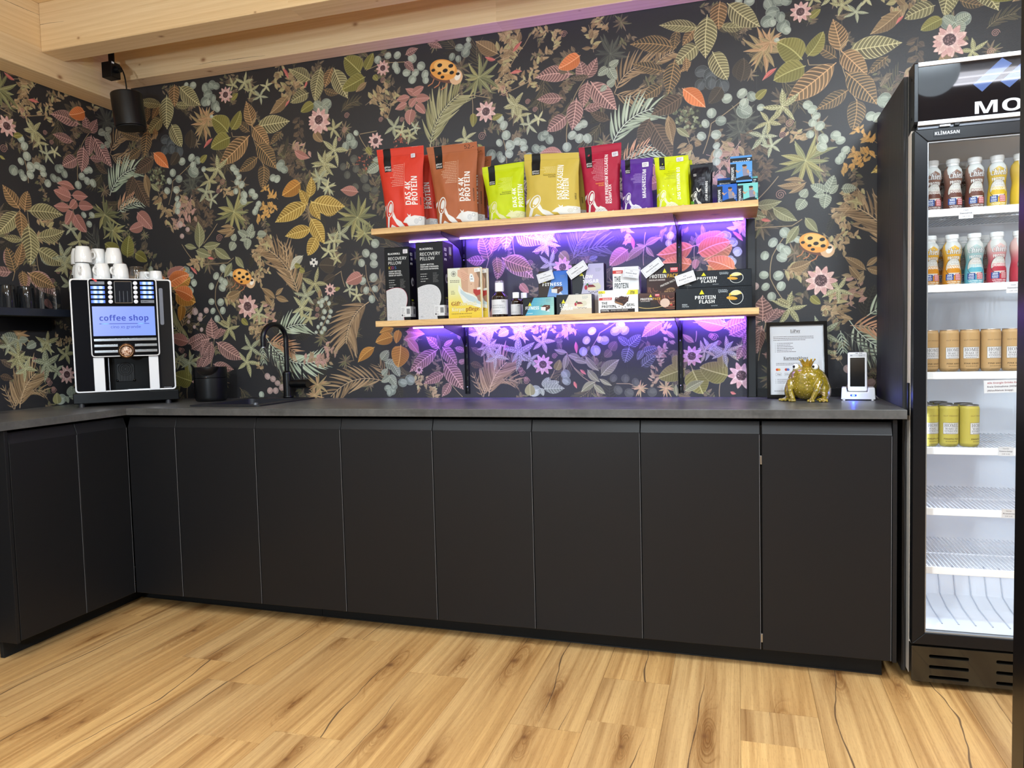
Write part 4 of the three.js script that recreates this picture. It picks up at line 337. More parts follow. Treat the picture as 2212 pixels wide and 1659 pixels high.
{ // sink
  const o = thing('sink', 'black composite sink set into the grey worktop', 'sink', [0.973, 0.9, 0.245]);
  const rim = roundRect(0.362, 0.452, 0.02), hole = new THREE.Path(roundRect(0.262, 0.32, 0.03, 0.0, -0.02).getPoints(8)); rim.holes.push(hole);
  mesh('rim', T(ext(rim, 0.006, 0.002), 0, 0.0002, 0, -Math.PI / 2), std(0x17181c, 0.5), o);
  const b = [], n = 28, w = 0.131, d = 0.16; const prof = [[1, 0.004], [0.985, -0.03], [0.96, -0.13], [0.86, -0.15], [0.12, -0.154], [0, -0.154]];
  const pts = roundRect(0.262, 0.32, 0.03).getPoints(8); const pos = [], idx = []; for (const [k, y] of prof) for (const p of pts) pos.push(p.x * k, y, p.y * k + 0.02);
  const m = pts.length; for (let i = 0; i < prof.length - 1; i++) for (let j = 0; j < m - 1; j++) { const a = i * m + j; idx.push(a, a + m, a + 1, a + 1, a + m, a + m + 1); }
  const g = new THREE.BufferGeometry(); g.setAttribute('position', new THREE.Float32BufferAttribute(pos, 3)); g.setIndex(idx); g.computeVertexNormals(); mesh('basin', g, std(0x1a1b22, 0.5, 0, { side: THREE.DoubleSide }), o);
  mesh('drain', T(cyl(0.035, 0.035, 0.004), 0, -0.151, 0.02), M.steel, o); mesh('overflow_knob', join(cyl(0.011, 0.011, 0.006, 24, 0.14, 0.009, 0.19), cyl(0.008, 0.009, 0.004, 24, 0.14, 0.013, 0.19)), std(0x8e9096, 0.3, 0.8), o);
}
{ // tap
  const o = thing('tap', 'matt black swan-neck tap behind the sink', 'tap', [1.019, 0.906, 0.052]);
  mesh('body', join(lathe([[0, 0], [0.024, 0], [0.024, 0.006], [0.0215, 0.009], [0.0215, 0.118], [0.0195, 0.124], [0.0125, 0.13], [0, 0.13]])), M.blackSatin, o);
  const arc = []; for (let i = 0; i <= 16; i++) { const a = Math.PI * (i / 16); arc.push([-0.009 * (1 - Math.cos(a)), 0.285 + 0.067 * Math.sin(a), 0.077 * (1 - Math.cos(a))]); }
  mesh('spout', tube([[0, 0.12, 0], [0, 0.2, 0], [0, 0.26, 0], ...arc, [-0.018, 0.262, 0.154], [-0.018, 0.248, 0.154]], 0.0118, 80, 20), M.blackSatin, o);
  mesh('aerator', T(cyl(0.0095, 0.0095, 0.006, 20), -0.018, 0.2465, 0.154), M.steel, o);
  mesh('mixer', T(join(cyl(0.0185, 0.021, 0.052, 32, 0, 0.045, 0), cyl(0.021, 0.0205, 0.04, 32, 0, 0.091, 0)), 0, 0.068, 0, 0, 0, -Math.PI / 2), M.blackSatin, o);
  mesh('lever', T(lathe([[0, 0], [0.0042, 0], [0.004, 0.06], [0.0035, 0.075], [0, 0.076]], 14), 0.082, 0.083, 0), M.blackSatin, o);
}
{ // table-top bin
  const o = thing('waste_bin', 'small black swing-lid bin on the worktop beside the sink', 'bin', [0.667, 0.9, 0.165]);
  mesh('body', lathe([[0, 0], [0.064, 0], [0.07, 0.006], [0.074, 0.02], [0.0755, 0.1105], [0.073, 0.112], [0, 0.112]], 56), M.black, o);
  const ev = new Evaluator(); ev.useGroups = false; const a = new Brush(lathe([[0, 0.1125], [0.0738, 0.1125], [0.0758, 0.1145], [0.0758, 0.162], [0.0735, 0.164], [0, 0.164]], 56)); const c = new Brush(new THREE.SphereGeometry(0.062, 48, 32)); c.position.set(0.03, 0.186, 0.062); c.updateMatrixWorld(); a.updateMatrixWorld();
  const lid = ev.evaluate(a, c, SUBTRACTION); mesh('lid', lid.geometry, M.black, o);
  mesh('lock', T(cyl(0.003, 0.003, 0.002, 16), 0.0335, 0.118, 0.0684, Math.PI / 2, 0, 0), M.steel, o);
}

// ------------------------------------------------------------------ wall shelves
const SY1 = 1.6385, SY2 = 1.2499, SZ = 0.298;
function ledStrip(o, x0, x1, y, z, I, dirX, up) {
  const L = x1 - x0, xc = (x0 + x1) / 2; mesh('led_strip', rb(L, 0.006, 0.009, 0.001, xc, y, z), new THREE.MeshStandardMaterial({ color: 0xffffff, emissive: 0xb493ff, emissiveIntensity: up ? 3 : 9 }), o);
  const A = new THREE.RectAreaLight(LED.color, I, L, 0.009); A.position.set(xc, y + (up ? 0.005 : -0.005), z); A.rotation.set(dirX, 0, 0); o.add(A);
}
function wallShelf(label, x0, x1, y, led) {
  const o = thing('wall_shelf', label, 'shelf', [0, 0, 0]);
  mesh('board', boardGeo(x0, y - 0.0245, 0.028, x1, y, SZ, 'x', 0.28, 1.55, 0.0015, y, y * 3), M.shelf, o);
  for (const bx of [1.924, 2.8716]) { // pressed steel bracket, tapering to the front
    const s = new THREE.Shape(); s.moveTo(0.012, 0); s.lineTo(0.262, 0); s.lineTo(0.262, -0.012); s.lineTo(0.06, -0.05); s.lineTo(0.03, -0.085); s.lineTo(0.012, -0.085); s.closePath();
    const g = ext(s, 0.003, 0.0006); g.rotateY(-Math.PI / 2); g.translate(bx + 0.0015, y - 0.0246, 0); mesh('bracket', g, M.black, o); }
  ledStrip(o, x0 + 0.06, x1 - 0.05, y - 0.0285, 0.045, LED.down * led, -Math.PI / 2 + 0.8, false);
  return o;
}
{ const o = wallShelf('upper oak wall shelf carrying the coloured pouches', 1.6207, 3.1751, SY1, 1); ledStrip(o, 2.0, 3.1, SY1 - 0.018, 0.0225, LED.up, Math.PI / 2 - 0.15, true); }
wallShelf('lower oak wall shelf carrying boxes, book and bottles', 1.6262, 3.1751, SY2, 1);
for (const [x, lab] of [[1.9265, 'left slotted black wall upright behind the shelves'], [2.8716, 'middle slotted black wall upright behind the shelves']]) {
  const o = thing('wall_upright', lab, 'upright', [x, 0.918, 0.0008]);
  const s = roundRect(0.02, 0.7, 0.002, 0, 0.35); for (let y = 0.02; y < 0.69; y += 0.05) s.holes.push(new THREE.Path(roundRect(0.005, 0.018, 0.002, 0, y).getPoints(4)));
  mesh('rail', join(ext(s, 0.003, 0.0004), rb(0.003, 0.7, 0.012, 0.0005, -0.0085, 0.35, 0.0065), rb(0.003, 0.7, 0.012, 0.0005, 0.0085, 0.35, 0.0065)), M.black, o);
  mesh('back_strip', rb(0.012, 0.69, 0.001, 0.0003, 0, 0.35, 0.0004), std(0x3a3a3e, 0.5), o);
  for (const y of [0.215, 0.03, 0.6]) mesh('screw', T(new THREE.SphereGeometry(0.004, 14, 8), 0, y, 0.006), M.steel, o);
}
{ const o = thing('wall_upright', 'broad black post at the right end of the wall shelves', 'upright', [3.1535, 0.9005, 0.0008]);
  mesh('post', rb(0.031, 0.712, 0.022, 0.001, 0, 0.356, 0.011), std(0x17181a, 0.45), o); mesh('side_cheek', rb(0.005, 0.712, 0.034, 0.001, -0.0178, 0.356, 0.017), M.black, o); }

// ------------------------------------------------------------------ stand-up pouches
function pouchGeo(c, half, seed, zc) { // c: tl, tr, br, bl in metres relative to the base centre
  const NU = 22, NV = 30, pos = [], uv = [], idx = [];
  const side = (s) => { const base = pos.length / 3; for (let j = 0; j <= NV; j++) for (let i = 0; i <= NU; i++) {
    const u = i / NU, v = j / NV, e = 1 - Math.pow(Math.abs(2 * u - 1), 3.2); let prof = v < 0.62 ? 1 - 0.22 * Math.pow(v / 0.62, 2) : 0.78 * Math.pow(Math.max(0, 1 - (v - 0.62) / 0.28), 0.8); if (v >= 0.9) prof = 0.03; prof *= 0.6 + 0.4 * Math.min(1, v / 0.06 + 0.55);
    const pinch = 1 - 0.05 * Math.sin(Math.PI * clamp((v - 0.1) / 0.75)) ; const uu = 0.5 + (u - 0.5) * pinch;
    let x = lerp(lerp(c[3][0], c[2][0], uu), lerp(c[0][0], c[1][0], uu), v), y = lerp(lerp(c[3][1], c[2][1], u), lerp(c[0][1], c[1][1], u), v);
    const wr = (fbm(u * 3.2 + seed, v * 3.6 + seed * 2) - 0.5) * 0.014 + (fbm(u * 8 + seed, v * 7) - 0.5) * 0.005, crease = 0.0035 * Math.max(0, Math.sin((u * 5 + v * 3 + seed) * 3.1) * Math.sin(v * 9 + seed)) ; const band = v > 0.8 && v < 0.9 ? 0.0016 * Math.sin(u * 40 + seed) : 0;
    const z = zc + s * (half * prof * Math.pow(Math.max(e, 0), 0.55) + (wr + crease) * e * (v < 0.9 ? 1 : 0.12) + 0.0004 + band * 0.5);
    pos.push(x + (vn(v * 7, seed) - 0.5) * 0.003 * (u < 0.1 || u > 0.9 ? 1 : 0), Math.max(y, 0.0006), z); uv.push(s > 0 ? u : 1 - u, v); }
    for (let j = 0; j < NV; j++) for (let i = 0; i < NU; i++) { const a = base + j * (NU + 1) + i; s > 0 ? idx.push(a, a + 1, a + NU + 2, a, a + NU + 2, a + NU + 1) : idx.push(a, a + NU + 2, a + 1, a, a + NU + 1, a + NU + 2); } return base; };
  const f = side(1), b = side(-1), S = NU + 1;
  for (let j = 0; j < NV; j++) for (const k of [0, NU]) { const A = f + j * S + k, B = f + (j + 1) * S + k, C = b + j * S + k, D = b + (j + 1) * S + k; k ? idx.push(A, C, B, B, C, D) : idx.push(A, B, C, B, D, C); }
  for (let i = 0; i < NU; i++) for (const k of [0, NV]) { const A = f + k * S + i, B = A + 1, C = b + k * S + i, D = C + 1; k ? idx.push(A, B, C, B, D, C) : idx.push(A, C, B, B, C, D); }
  const g = new THREE.BufferGeometry(); g.setAttribute('position', new THREE.Float32BufferAttribute(pos, 3)); g.setAttribute('uv', new THREE.Float32BufferAttribute(uv, 2)); g.setIndex(idx); g.computeVertexNormals(); return g;
}
function pouchTex(o) { // bg, title lines, etc
  const W = 400, H = 600;
  return canvasTex(W, H, (g) => {
    g.fillStyle = o.bg; g.fillRect(0, 0, W, H); g.fillStyle = o.seam; g.fillRect(0, 56, W, 3);
    if (o.strip !== false) { const w = 64, x = 56, h = o.stripH ?? 176; g.fillStyle = '#131213'; g.fillRect(x, 0, w, h); }
    const sh = o.strip === false ? 186 : (o.stripH ?? 176); txt(g, 'götter', 59, sh - 30, 20, '#f2efe8', { max: 56 }); txt(g, 'SPEISE', 59, sh - 8, 20, '#f2efe8', { max: 56 });
    const y0 = o.infoY ?? 170; g.fillStyle = o.ink; const rx = o.bx[0] - (o.size ?? 74) * 0.8; g.fillRect(rx, y0 - 10, 2, (o.titleY ?? 438) - y0 + 10); g.globalAlpha = 0.9; lines(g, rx - 8, y0, 140, o.rows ?? 13, 13, o.ink, 4, 'right', o.seed); g.globalAlpha = 1; if (o.flav) { txt(g, o.flav[0], rx - 8, y0 + (o.rows ?? 13) * 13 + 22, 17, o.flavC, { a: 'right' }); txt(g, o.flav[1], rx - 8, y0 + (o.rows ?? 13) * 13 + 40, 17, o.flavC, { a: 'right' }); }
    const yb = o.titleY ?? 438; o.title.forEach((t, i) => txt(g, t, o.bx[i], yb, o.size ?? 74, '#fbfaf6', { rot: -Math.PI / 2, max: o.len[i] }));
    // spoon with powder, splash and animal silhouettes along the foot
    g.save(); g.translate(0, 0); g.translate(-14, 6); ring(g, 92, 450, 34, 62, o.art, 9, 0.42); ell(g, 98, 446, 20, 40, o.art, 0.42); ell(g, 82, 486, 13, 14, o.bg); ell(g, 80, 488, 7, 8, o.art);
    poly(g, [[60, 505], [40, 600], [62, 600], [84, 516]], o.art); poly(g, [[0, 432], [48, 418], [60, 400], [36, 452], [0, 470]], o.art); poly(g, [[128, 470], [150, 520], [200, 548], [250, 600], [200, 600], [150, 565], [110, 505]], o.art); g.translate(14, -6);
    if (o.cow) { poly(g, [[205, 560], [240, 528], [262, 518], [252, 496], [272, 512], [286, 500], [284, 520], [320, 512], [400, 522], [400, 600], [268, 600], [248, 570]], o.art); ring(g, 336, 556, 17, 17, o.line, 2); ring(g, 370, 540, 12, 12, o.line, 2); ring(g, 336, 556, 8, 8, o.line, 2); poly(g, [[60, 600], [90, 570], [150, 600]], o.art); }
    if (o.hen) { poly(g, [[120, 560], [180, 530], [230, 548], [270, 585], [330, 572], [318, 600], [100, 600]], o.art); for (let i = 0; i < 6; i++) { g.strokeStyle = o.line; g.lineWidth = 2; g.beginPath(); g.arc(150 + i * 18, 580 + (i % 2) * 8, 26, 3.4, 5.4); g.stroke(); } }
    if (o.drops) for (let i = 0; i < 9; i++) ell(g, 120 + Math.cos(i * 0.7 - 2.6) * 92, 430 + Math.sin(i * 0.7 - 2.6) * 92, 9, 5, o.art, i * 0.7);
    if (o.leaf) { ell(g, 128, 372, 12, 34, o.art, -0.5); ell(g, 172, 388, 12, 32, o.art, 0.9); for (let i = 0; i < 12; i++) ell(g, 170 + i * 13, 440 - (i * 37) % 60, 3, 3, o.art); poly(g, [[0, 520], [70, 540], [60, 600], [0, 600]], '#5faa3a'); }
    if (o.code) txt(g, o.code, 385, yb, 15, o.codeC ?? '#2a2220', { rot: -Math.PI / 2 });
    if (o.price) txt(g, o.price, 296, 44, 40, '#2a1712', { w: '', max: 80 });
  });
}
const PT = {
  red: pouchTex({ bg: '#e3402c', seam: '#cc3524', ink: '#f6c9bd', art: '#f2efec', line: '#8b93a0', title: ['DAS 4K', 'PROTEIN'], cow: true, seed: 1, code: 'ARONIA', bx: [298, 356], len: [180, 218], infoY: 128 }),
  brown: pouchTex({ bg: '#b5673f', seam: '#a05833', ink: '#e6c3aa', art: '#f3f1ee', line: '#8b93a0', title: ['DAS 4K', 'PROTEIN'], cow: true, seed: 2, price: '52.-', code: 'SCHOKOLADE', bx: [300, 352], size: 66, len: [181, 226], titleY: 440, infoY: 132 }),
  lime: pouchTex({ bg: '#cddc0e', seam: '#b7c60c', ink: '#e9f0a0', art: '#ece9b4', line: '#b8b878', title: ['DAS 4K', 'PROTEIN'], cow: true, seed: 3, stripH: 215, rows: 11, flav: ['Geschmack', 'Banane Kokos'], flavC: '#4a4a18', bx: [334, 390], size: 56, len: [205, 247], titleY: 479, infoY: 150 }),
  yellow: pouchTex({ bg: '#d8bc52', seam: '#c2a743', ink: '#f2e4ae', art: '#f4f2ea', line: '#b8a878', title: ['DAS A2-CASEIN', 'PROTEIN'], cow: true, seed: 4, stripH: 205, infoY: 130, rows: 5, flav: ['Geschmack', 'Vanille'], flavC: '#5a4a14', bx: [292, 334], size: 58, len: [340, 205], code: 'VANILLE', titleY: 453 }),
  crimson: pouchTex({ bg: '#b8203f', seam: '#a01a36', ink: '#eec2c8', art: '#f0ede8', line: '#a09488', title: ['DER PREMIUM KOLLAGEN', 'KOMPLEX'], hen: true, seed: 5, stripH: 190, infoY: 125, rows: 15, flav: ['Geschmack', 'Kirsche'], flavC: '#e8a03a', size: 42, bx: [276, 312], len: [428, 164], titleY: 516 }),
  purple: pouchTex({ bg: '#5b2c94', seam: '#4c2480', ink: '#cdb6e4', art: '#f0ecf4', line: '#8c84a8', title: ['MAGNESIUM'], hen: true, seed: 6, stripH: 170, infoY: 180, rows: 9, size: 64, bx: [322], len: [340], titleY: 467 }),
  vit: pouchTex({ bg: '#dbe40a', seam: '#c4cd08', ink: '#6a7014', art: '#f4f2cc', line: '#c0c070', title: ['DAS VITAMIN D3'], drops: true, seed: 7, stripH: 150, infoY: 175, rows: 8, size: 56, bx: [298], len: [378], titleY: 512, hen: true }),
  night: pouchTex({ bg: '#16151f', seam: '#22212d', ink: '#8a8a96', art: '#dcdad2', line: '#70707a', title: ['FÜR ABENDS'], leaf: true, strip: false, seed: 8, infoY: 200, rows: 9, size: 58, bx: [318], len: [278], titleY: 535 }),
};
const PM = Object.fromEntries(Object.entries(PT).map(([k, t]) => [k, printMat(t, k === 'night' ? 0.4 : 0.52, { color: 0xd6d6d6 })]));
const stickerM = printMat(canvasTex(64, 48, (g) => { g.fillStyle = '#e9e4ea'; g.fillRect(0, 0, 64, 48); lines(g, 10, 12, 44, 3, 11, '#8c8496', 5, 'left', 3); }), 0.6);
function pouch(kind, label, c, z, half, seed, sticker) { // c: corners tl tr br bl on the wall plane, in metres
  const xc = (c[2][0] + c[3][0]) / 2, o = thing('protein_pouch', label, 'pouch', [xc, SY1, z], 0);
  const q = c.map(([x, y], i) => [x - xc, i > 1 ? 0 : y - SY1]); mesh('bag', pouchGeo(q, half, seed, 0), PM[kind], o);
  // crimped seal along the top edge
  const L = Math.hypot(q[1][0] - q[0][0], q[1][1] - q[0][1]), a = Math.atan2(q[1][1] - q[0][1], q[1][0] - q[0][0]); mesh('top_seal', T(rb(L * 0.985, 0.0022, 0.0028, 0.0008), (q[0][0] + q[1][0]) / 2, (q[0][1] + q[1][1]) / 2 - 0.0005, 0, 0, 0, a), PM[kind], o);
  if (sticker) { const [u, v, w, h, t] = sticker, x = lerp(lerp(q[3][0], q[2][0], u), lerp(q[0][0], q[1][0], u), v), y = v * lerp(q[0][1], q[1][1], u); mesh('price_sticker', T(unitUV(ext(roundRect(w, h, 0.003), 0.0008), w, h), x, y, sticker[5] ?? 0.006, -0.05, 0, t), stickerM, o); }
  return o;
}
const GRP = 'pouches on the upper shelf';
pouch('brown', 'brown pouch at the back, only its right edge showing beside the large brown pouch', [[1.9, 1.94], [2.106, 1.938], [2.077, 0], [1.915, 0]], 0.115, 0.022, 5.1);
pouch('red', 'red pouch half hidden between the front red pouch and the brown pouch', [[1.668, 1.955], [1.852, 1.958], [1.884, 0], [1.7, 0]], 0.165, 0.022, 2.2);
pouch('brown', 'brown pouch directly behind the large front brown pouch, showing as a narrow edge', [[1.885, 1.967], [2.1, 1.962], [2.092, 0], [1.915, 0]], 0.185, 0.018, 4.4);
pouch('red', 'large red pouch at the left end of the upper shelf', [[1.63, 1.979], [1.848, 1.977], [1.842, 0], [1.668, 0]], 0.24, 0.026, 1.3, [0.79, 0.885, 0.019, 0.017, 0.05, 0.0075]);
pouch('brown', 'large brown pouch marked with a handwritten price, second along the upper shelf', [[1.864, 1.965], [2.088, 1.968], [2.082, 0], [1.907, 0]], 0.245, 0.026, 3.7);
pouch('lime', 'lime green protein pouch between the brown and the yellow pouches', [[2.104, 1.862], [2.284, 1.87], [2.285, 0], [2.131, 0]], 0.24, 0.03, 6.1);
pouch('yellow', 'yellow pouch right behind the front yellow one, its folded side showing at the right', [[2.3, 1.885], [2.516, 1.88], [2.522, 0], [2.31, 0]], 0.165, 0.018, 7.9);
pouch('yellow', 'mustard yellow casein pouch in the middle of the upper shelf', [[2.287, 1.895], [2.51, 1.882], [2.512, 0], [2.289, 0]], 0.248, 0.03, 7.2);
pouch('crimson', 'tall crimson collagen pouch with a white price sticker', [[2.502, 1.908], [2.672, 1.912], [2.664, 0], [2.53, 0]], 0.215, 0.024, 8.4, [0.86, 0.84, 0.024, 0.018, 0.1, 0.0095]);
pouch('purple', 'purple magnesium pouch beside the crimson one', [[2.671, 1.838], [2.794, 1.837], [2.793, 0], [2.677, 0]], 0.24, 0.022, 9.1, [0.78, 0.87, 0.025, 0.018, 0.03, 0.0075]);
pouch('vit', 'lime yellow vitamin pouch standing directly behind another one, edge showing at right', [[2.81, 1.828], [2.938, 1.825], [2.942, 0], [2.82, 0]], 0.19, 0.018, 3.1);
pouch('vit', 'bright lime yellow vitamin pouch right of the purple pouch', [[2.8, 1.835], [2.927, 1.833], [2.932, 0], [2.808, 0]], 0.24, 0.022, 2.5, [0.75, 0.93, 0.026, 0.016, 0.06, 0.003]);
pouch('night', 'small black evening pouch at the right end of the row of pouches', [[2.932, 1.795], [3.016, 1.796], [3.013, 0], [2.934, 0]], 0.245, 0.018, 1.9);

// ------------------------------------------------------------------ cartons
const BOXUV = (w, h, d, r = 0.0012) => new RoundedBoxGeometry(w, h, d, 1, r); // groups: +x -x +y -y +z -z
function carton(name, label, x0, x1, y0, h, z1, d, front, o = {}) {
  const w = x1 - x0, t = thing(name, label, o.cat ?? 'box', [(x0 + x1) / 2, y0, z1 - d / 2], o.ry ?? 0, o.group);
  const s = o.side ?? o.base ?? M.black, base = o.base ?? s; mesh('carton', T(BOXUV(w, h, d), 0, h / 2, 0), [s, o.left ?? s, base, base, front, base], t);
  mesh('lid_flap', rb(w - 0.002, 0.0012, d - 0.002, 0.0004, 0, h + 0.0007, 0), base, t); return t;
}
const manArt = (g, x, y, s) => { const k = (a) => a * s; ell(g, x + k(4), y - k(44), k(9), k(11), '#b98a6c'); ell(g, x + k(3), y - k(52), k(9), k(6), '#2c221e'); poly(g, [[x - k(6), y - k(34)], [x + k(16), y - k(32)], [x + k(22), y + k(8)], [x - k(2), y + k(10)]], '#8c8a9e'); poly(g, [[x - k(6), y - k(32)], [x - k(24), y - k(12)], [x - k(34), y - k(26)], [x - k(28), y - k(32)], [x - k(22), y - k(22)], [x - k(2), y - k(34)]], '#c69a7c'); poly(g, [[x + k(16), y - k(30)], [x + k(28), y - k(8)], [x + k(24), y + k(4)], [x + k(12), y - k(14)]], '#c69a7c'); poly(g, [[x - k(2), y + k(8)], [x + k(22), y + k(6)], [x + k(34), y + k(30)], [x - k(34), y + k(30)], [x - k(30), y + k(18)]], '#1c1c22'); };
const tapeTex = (c1, c2) => canvasTex(176, 232, (g, W, H) => { g.fillStyle = c1; g.fillRect(0, 0, W, H); g.fillStyle = '#15171c'; g.fillRect(0, 20, 50, H - 20); g.fillStyle = c1; g.fillRect(48, 0, 130, H); txt(g, 'PINOTAPE', 30, 205, 30, '#f0f2f4', { rot: -Math.PI / 2, max: 150 }); txt(g, 'SPORT', 44, 205, 13, '#c0c8d0', { rot: -Math.PI / 2 }); manArt(g, 108, 150, 2.0); g.fillStyle = c2; g.fillRect(150, 120, 26, 60); lines(g, 152, 126, 20, 6, 8, '#ffffff', 3, 'left', 5); });
const tapeBack = (c1) => canvasTex(176, 80, (g, W, H) => { g.fillStyle = c1; g.fillRect(0, 0, W, 18); g.fillStyle = '#15171c'; g.fillRect(0, 18, W, H - 18); txt(g, 'PINOTAPE', 88, 66, 30, '#f0f2f4', { a: 'center', max: 140 }); g.fillStyle = '#e8ecf0'; g.fillRect(138, 26, 26, 12); });
function tapeBox(label, x0, x1, y0, h, z, c1, c2) {
  const w = x1 - x0, o = thing('tape_box', label, 'box', [(x0 + x1) / 2, y0, z - 0.03]); const hf = h * 0.69;
  mesh('carton', T(BOXUV(w, hf, 0.06), 0, hf / 2, 0), [M.black, M.black, M.black, M.black, printMat(tapeTex(c1, c2)), M.black], o);
  const hb = h; mesh('hanging_panel', T(BOXUV(w, hb - hf, 0.003, 0.0006), 0, hf + (hb - hf) / 2, -0.026), [M.black, M.black, std(c1, 0.5), M.black, printMat(tapeBack(c1)), M.black], o);
}
tapeBox('blue tape box at the lower left of the three tape boxes', 3.03, 3.1015, SY1, 0.11, 0.235, '#1f62c4', '#174a98');
tapeBox('turquoise tape box at the lower right of the three tape boxes', 3.1035, 3.176, SY1, 0.108, 0.232, '#7fcfcb', '#4aa09c');
tapeBox('light blue tape box on top of the other two tape boxes', 3.0775, 3.156, SY1 + 0.0785, 0.109, 0.236, '#5b9ee0', '#3c78b8');

// recovery pillow cartons
const pillowTex = (kids) => canvasTex(256, 700, (g, W, H) => { g.fillStyle = '#0e0e10'; g.fillRect(0, 0, W, H); txt(g, 'BLACKROLL', 36, 66, 25, '#f2f2f0', { max: 132 }); txt(g, 'RECOVERY', 36, 118, 40, '#f4f4f2', { w: '', max: 196 }); txt(g, 'PILLOW', 36, 160, 40, '#f4f4f2', { w: '', max: 142 });
  if (kids) { [['K', '#e8c84a'], ['I', '#d84a3a'], ['D', '#b04a9a'], ['S', '#4a7ac8']].forEach(([c, k], i) => txt(g, c, 38 + [0, 24, 36, 66][i], 204, 38, k, { w: '' })); }
  const y = kids ? 232 : 206; ['SLEEP BETTER.', kids ? 'DREAM BIGGER.' : 'PERFORM STRONGER.', kids ? 'WAKE UP HAPPY.' : 'RECOVER ANYWHERE.'].forEach((s, i) => txt(g, s, 40, y + i * 20, 17, '#ececea', { max: s.length * 10.4 })); lines(g, 40, y + 76, 90, 4, 22, '#bdbdbb', 6, 'left', 4); lines(g, 158, y + 72, 56, 9, 10, '#8c8c8a', 3, 'left', 7);
  g.save(); g.beginPath(); g.moveTo(8, 410); g.bezierCurveTo(120, 360, 210, 380, 226, 470); g.bezierCurveTo(240, 560, 170, 620, 190, 700); g.lineTo(8, 700); g.closePath(); g.fillStyle = '#d3d3d6'; g.fill(); g.clip(); for (let i = 0; i < 1400; i++) { g.fillStyle = i % 2 ? 'rgba(240,240,244,.6)' : 'rgba(170,172,180,.5)'; g.fillRect(rnd() * W, 360 + rnd() * 340, 7, 2); } g.restore(); g.strokeStyle = kids ? '#c0485a' : '#eeeef0'; g.lineWidth = 3; g.beginPath(); g.moveTo(8, 410); g.bezierCurveTo(120, 360, 210, 380, 226, 470); g.bezierCurveTo(240, 560, 170, 620, 190, 700); g.stroke(); lines(g, 30, 668, 34, 2, 10, '#7a7a80', 3, 'left', 2); });
const pillowSide = canvasTex(200, 700, (g, W, H) => { g.fillStyle = '#111113'; g.fillRect(0, 0, W, H); for (let i = 0; i < 3; i++) { g.fillStyle = '#e4e4e6'; g.fillRect(26 + (i % 2) * 10, 50 + i * 48, 44 - (i % 2) * 10, 30 - i * 5); g.fillStyle = '#111113'; g.fillRect(44, 58 + i * 48, 9, 14); } g.fillStyle = '#c8ccd4'; g.fillRect(118, 30, 44, 70); g.fillStyle = '#b4b83a'; g.fillRect(118, 100, 44, 8); lines(g, 122, 116, 36, 3, 9, '#a0a0a4', 3, 'left', 3); ell(g, 60, 330, 26, 42, '#d2d2da'); ell(g, 68, 336, 14, 22, '#1a1a1e'); g.fillStyle = '#a8b02a'; g.fillRect(30, 500, 40, 14); lines(g, 30, 526, 60, 9, 11, '#c4c4c8', 4, 'left', 9); });
const labelTex = canvasTex(200, 120, (g) => { g.fillStyle = '#e2e2e4'; g.fillRect(0, 0, 200, 120); lines(g, 14, 18, 70, 5, 14, '#77777c', 4, 'left', 3); for (let i = 0; i < 22; i++) { g.fillStyle = '#333338'; g.fillRect(118 + i * 3.2, 26, 1 + (i % 3), 60); } ell(g, 26, 100, 12, 12, '#333338'); lines(g, 46, 94, 50, 2, 12, '#77777c', 4, 'left', 5); });
function pillow(label, x0, x1, h, d, z, tex, kids) {
  const w = x1 - x0, o = thing('pillow_carton', label, 'box', [(x0 + x1) / 2, SY2, z - d / 2]); const side = printMat(pillowSide, 0.4), b = matte(0x0d0d0f);
  mesh('carton', T(BOXUV(w, h, d, 0.0018), 0, h / 2, 0), [side, b, b, b, printMat(tex, 0.4), b], o); mesh('lid_flap', rb(w - 0.002, 0.0015, d - 0.002, 0.0005, 0, h + 0.0008, 0), b, o);
  const lm = printMat(labelTex, 0.55); mesh('corner_label', join(T(unitUV(ext(roundRect(0.044, 0.044, 0.001), 0.0006), 0.044, 0.044), w / 2 - 0.022, 0.036, d / 2), T(unitUV(ext(roundRect(0.05, 0.044, 0.001), 0.0006), 0.05, 0.044), w / 2, 0.036, d / 2 - 0.025, 0, Math.PI / 2, 0)), lm, o);
  if (kids) mesh('price_sticker', T(unitUV(ext(roundRect(0.021, 0.017, 0.002), 0.0007), 0.021, 0.017), w / 2 - 0.016, h - 0.018, d / 2), stickerM, o);
}
pillow('shorter black pillow carton with rainbow lettering at the left end of the lower shelf', 1.667, 1.7805, 0.307, 0.1, 0.275, pillowTex(true), true);
pillow('taller black pillow carton beside the rainbow-lettered one', 1.812, 1.934, 0.32, 0.12, 0.275, pillowTex(false), false);

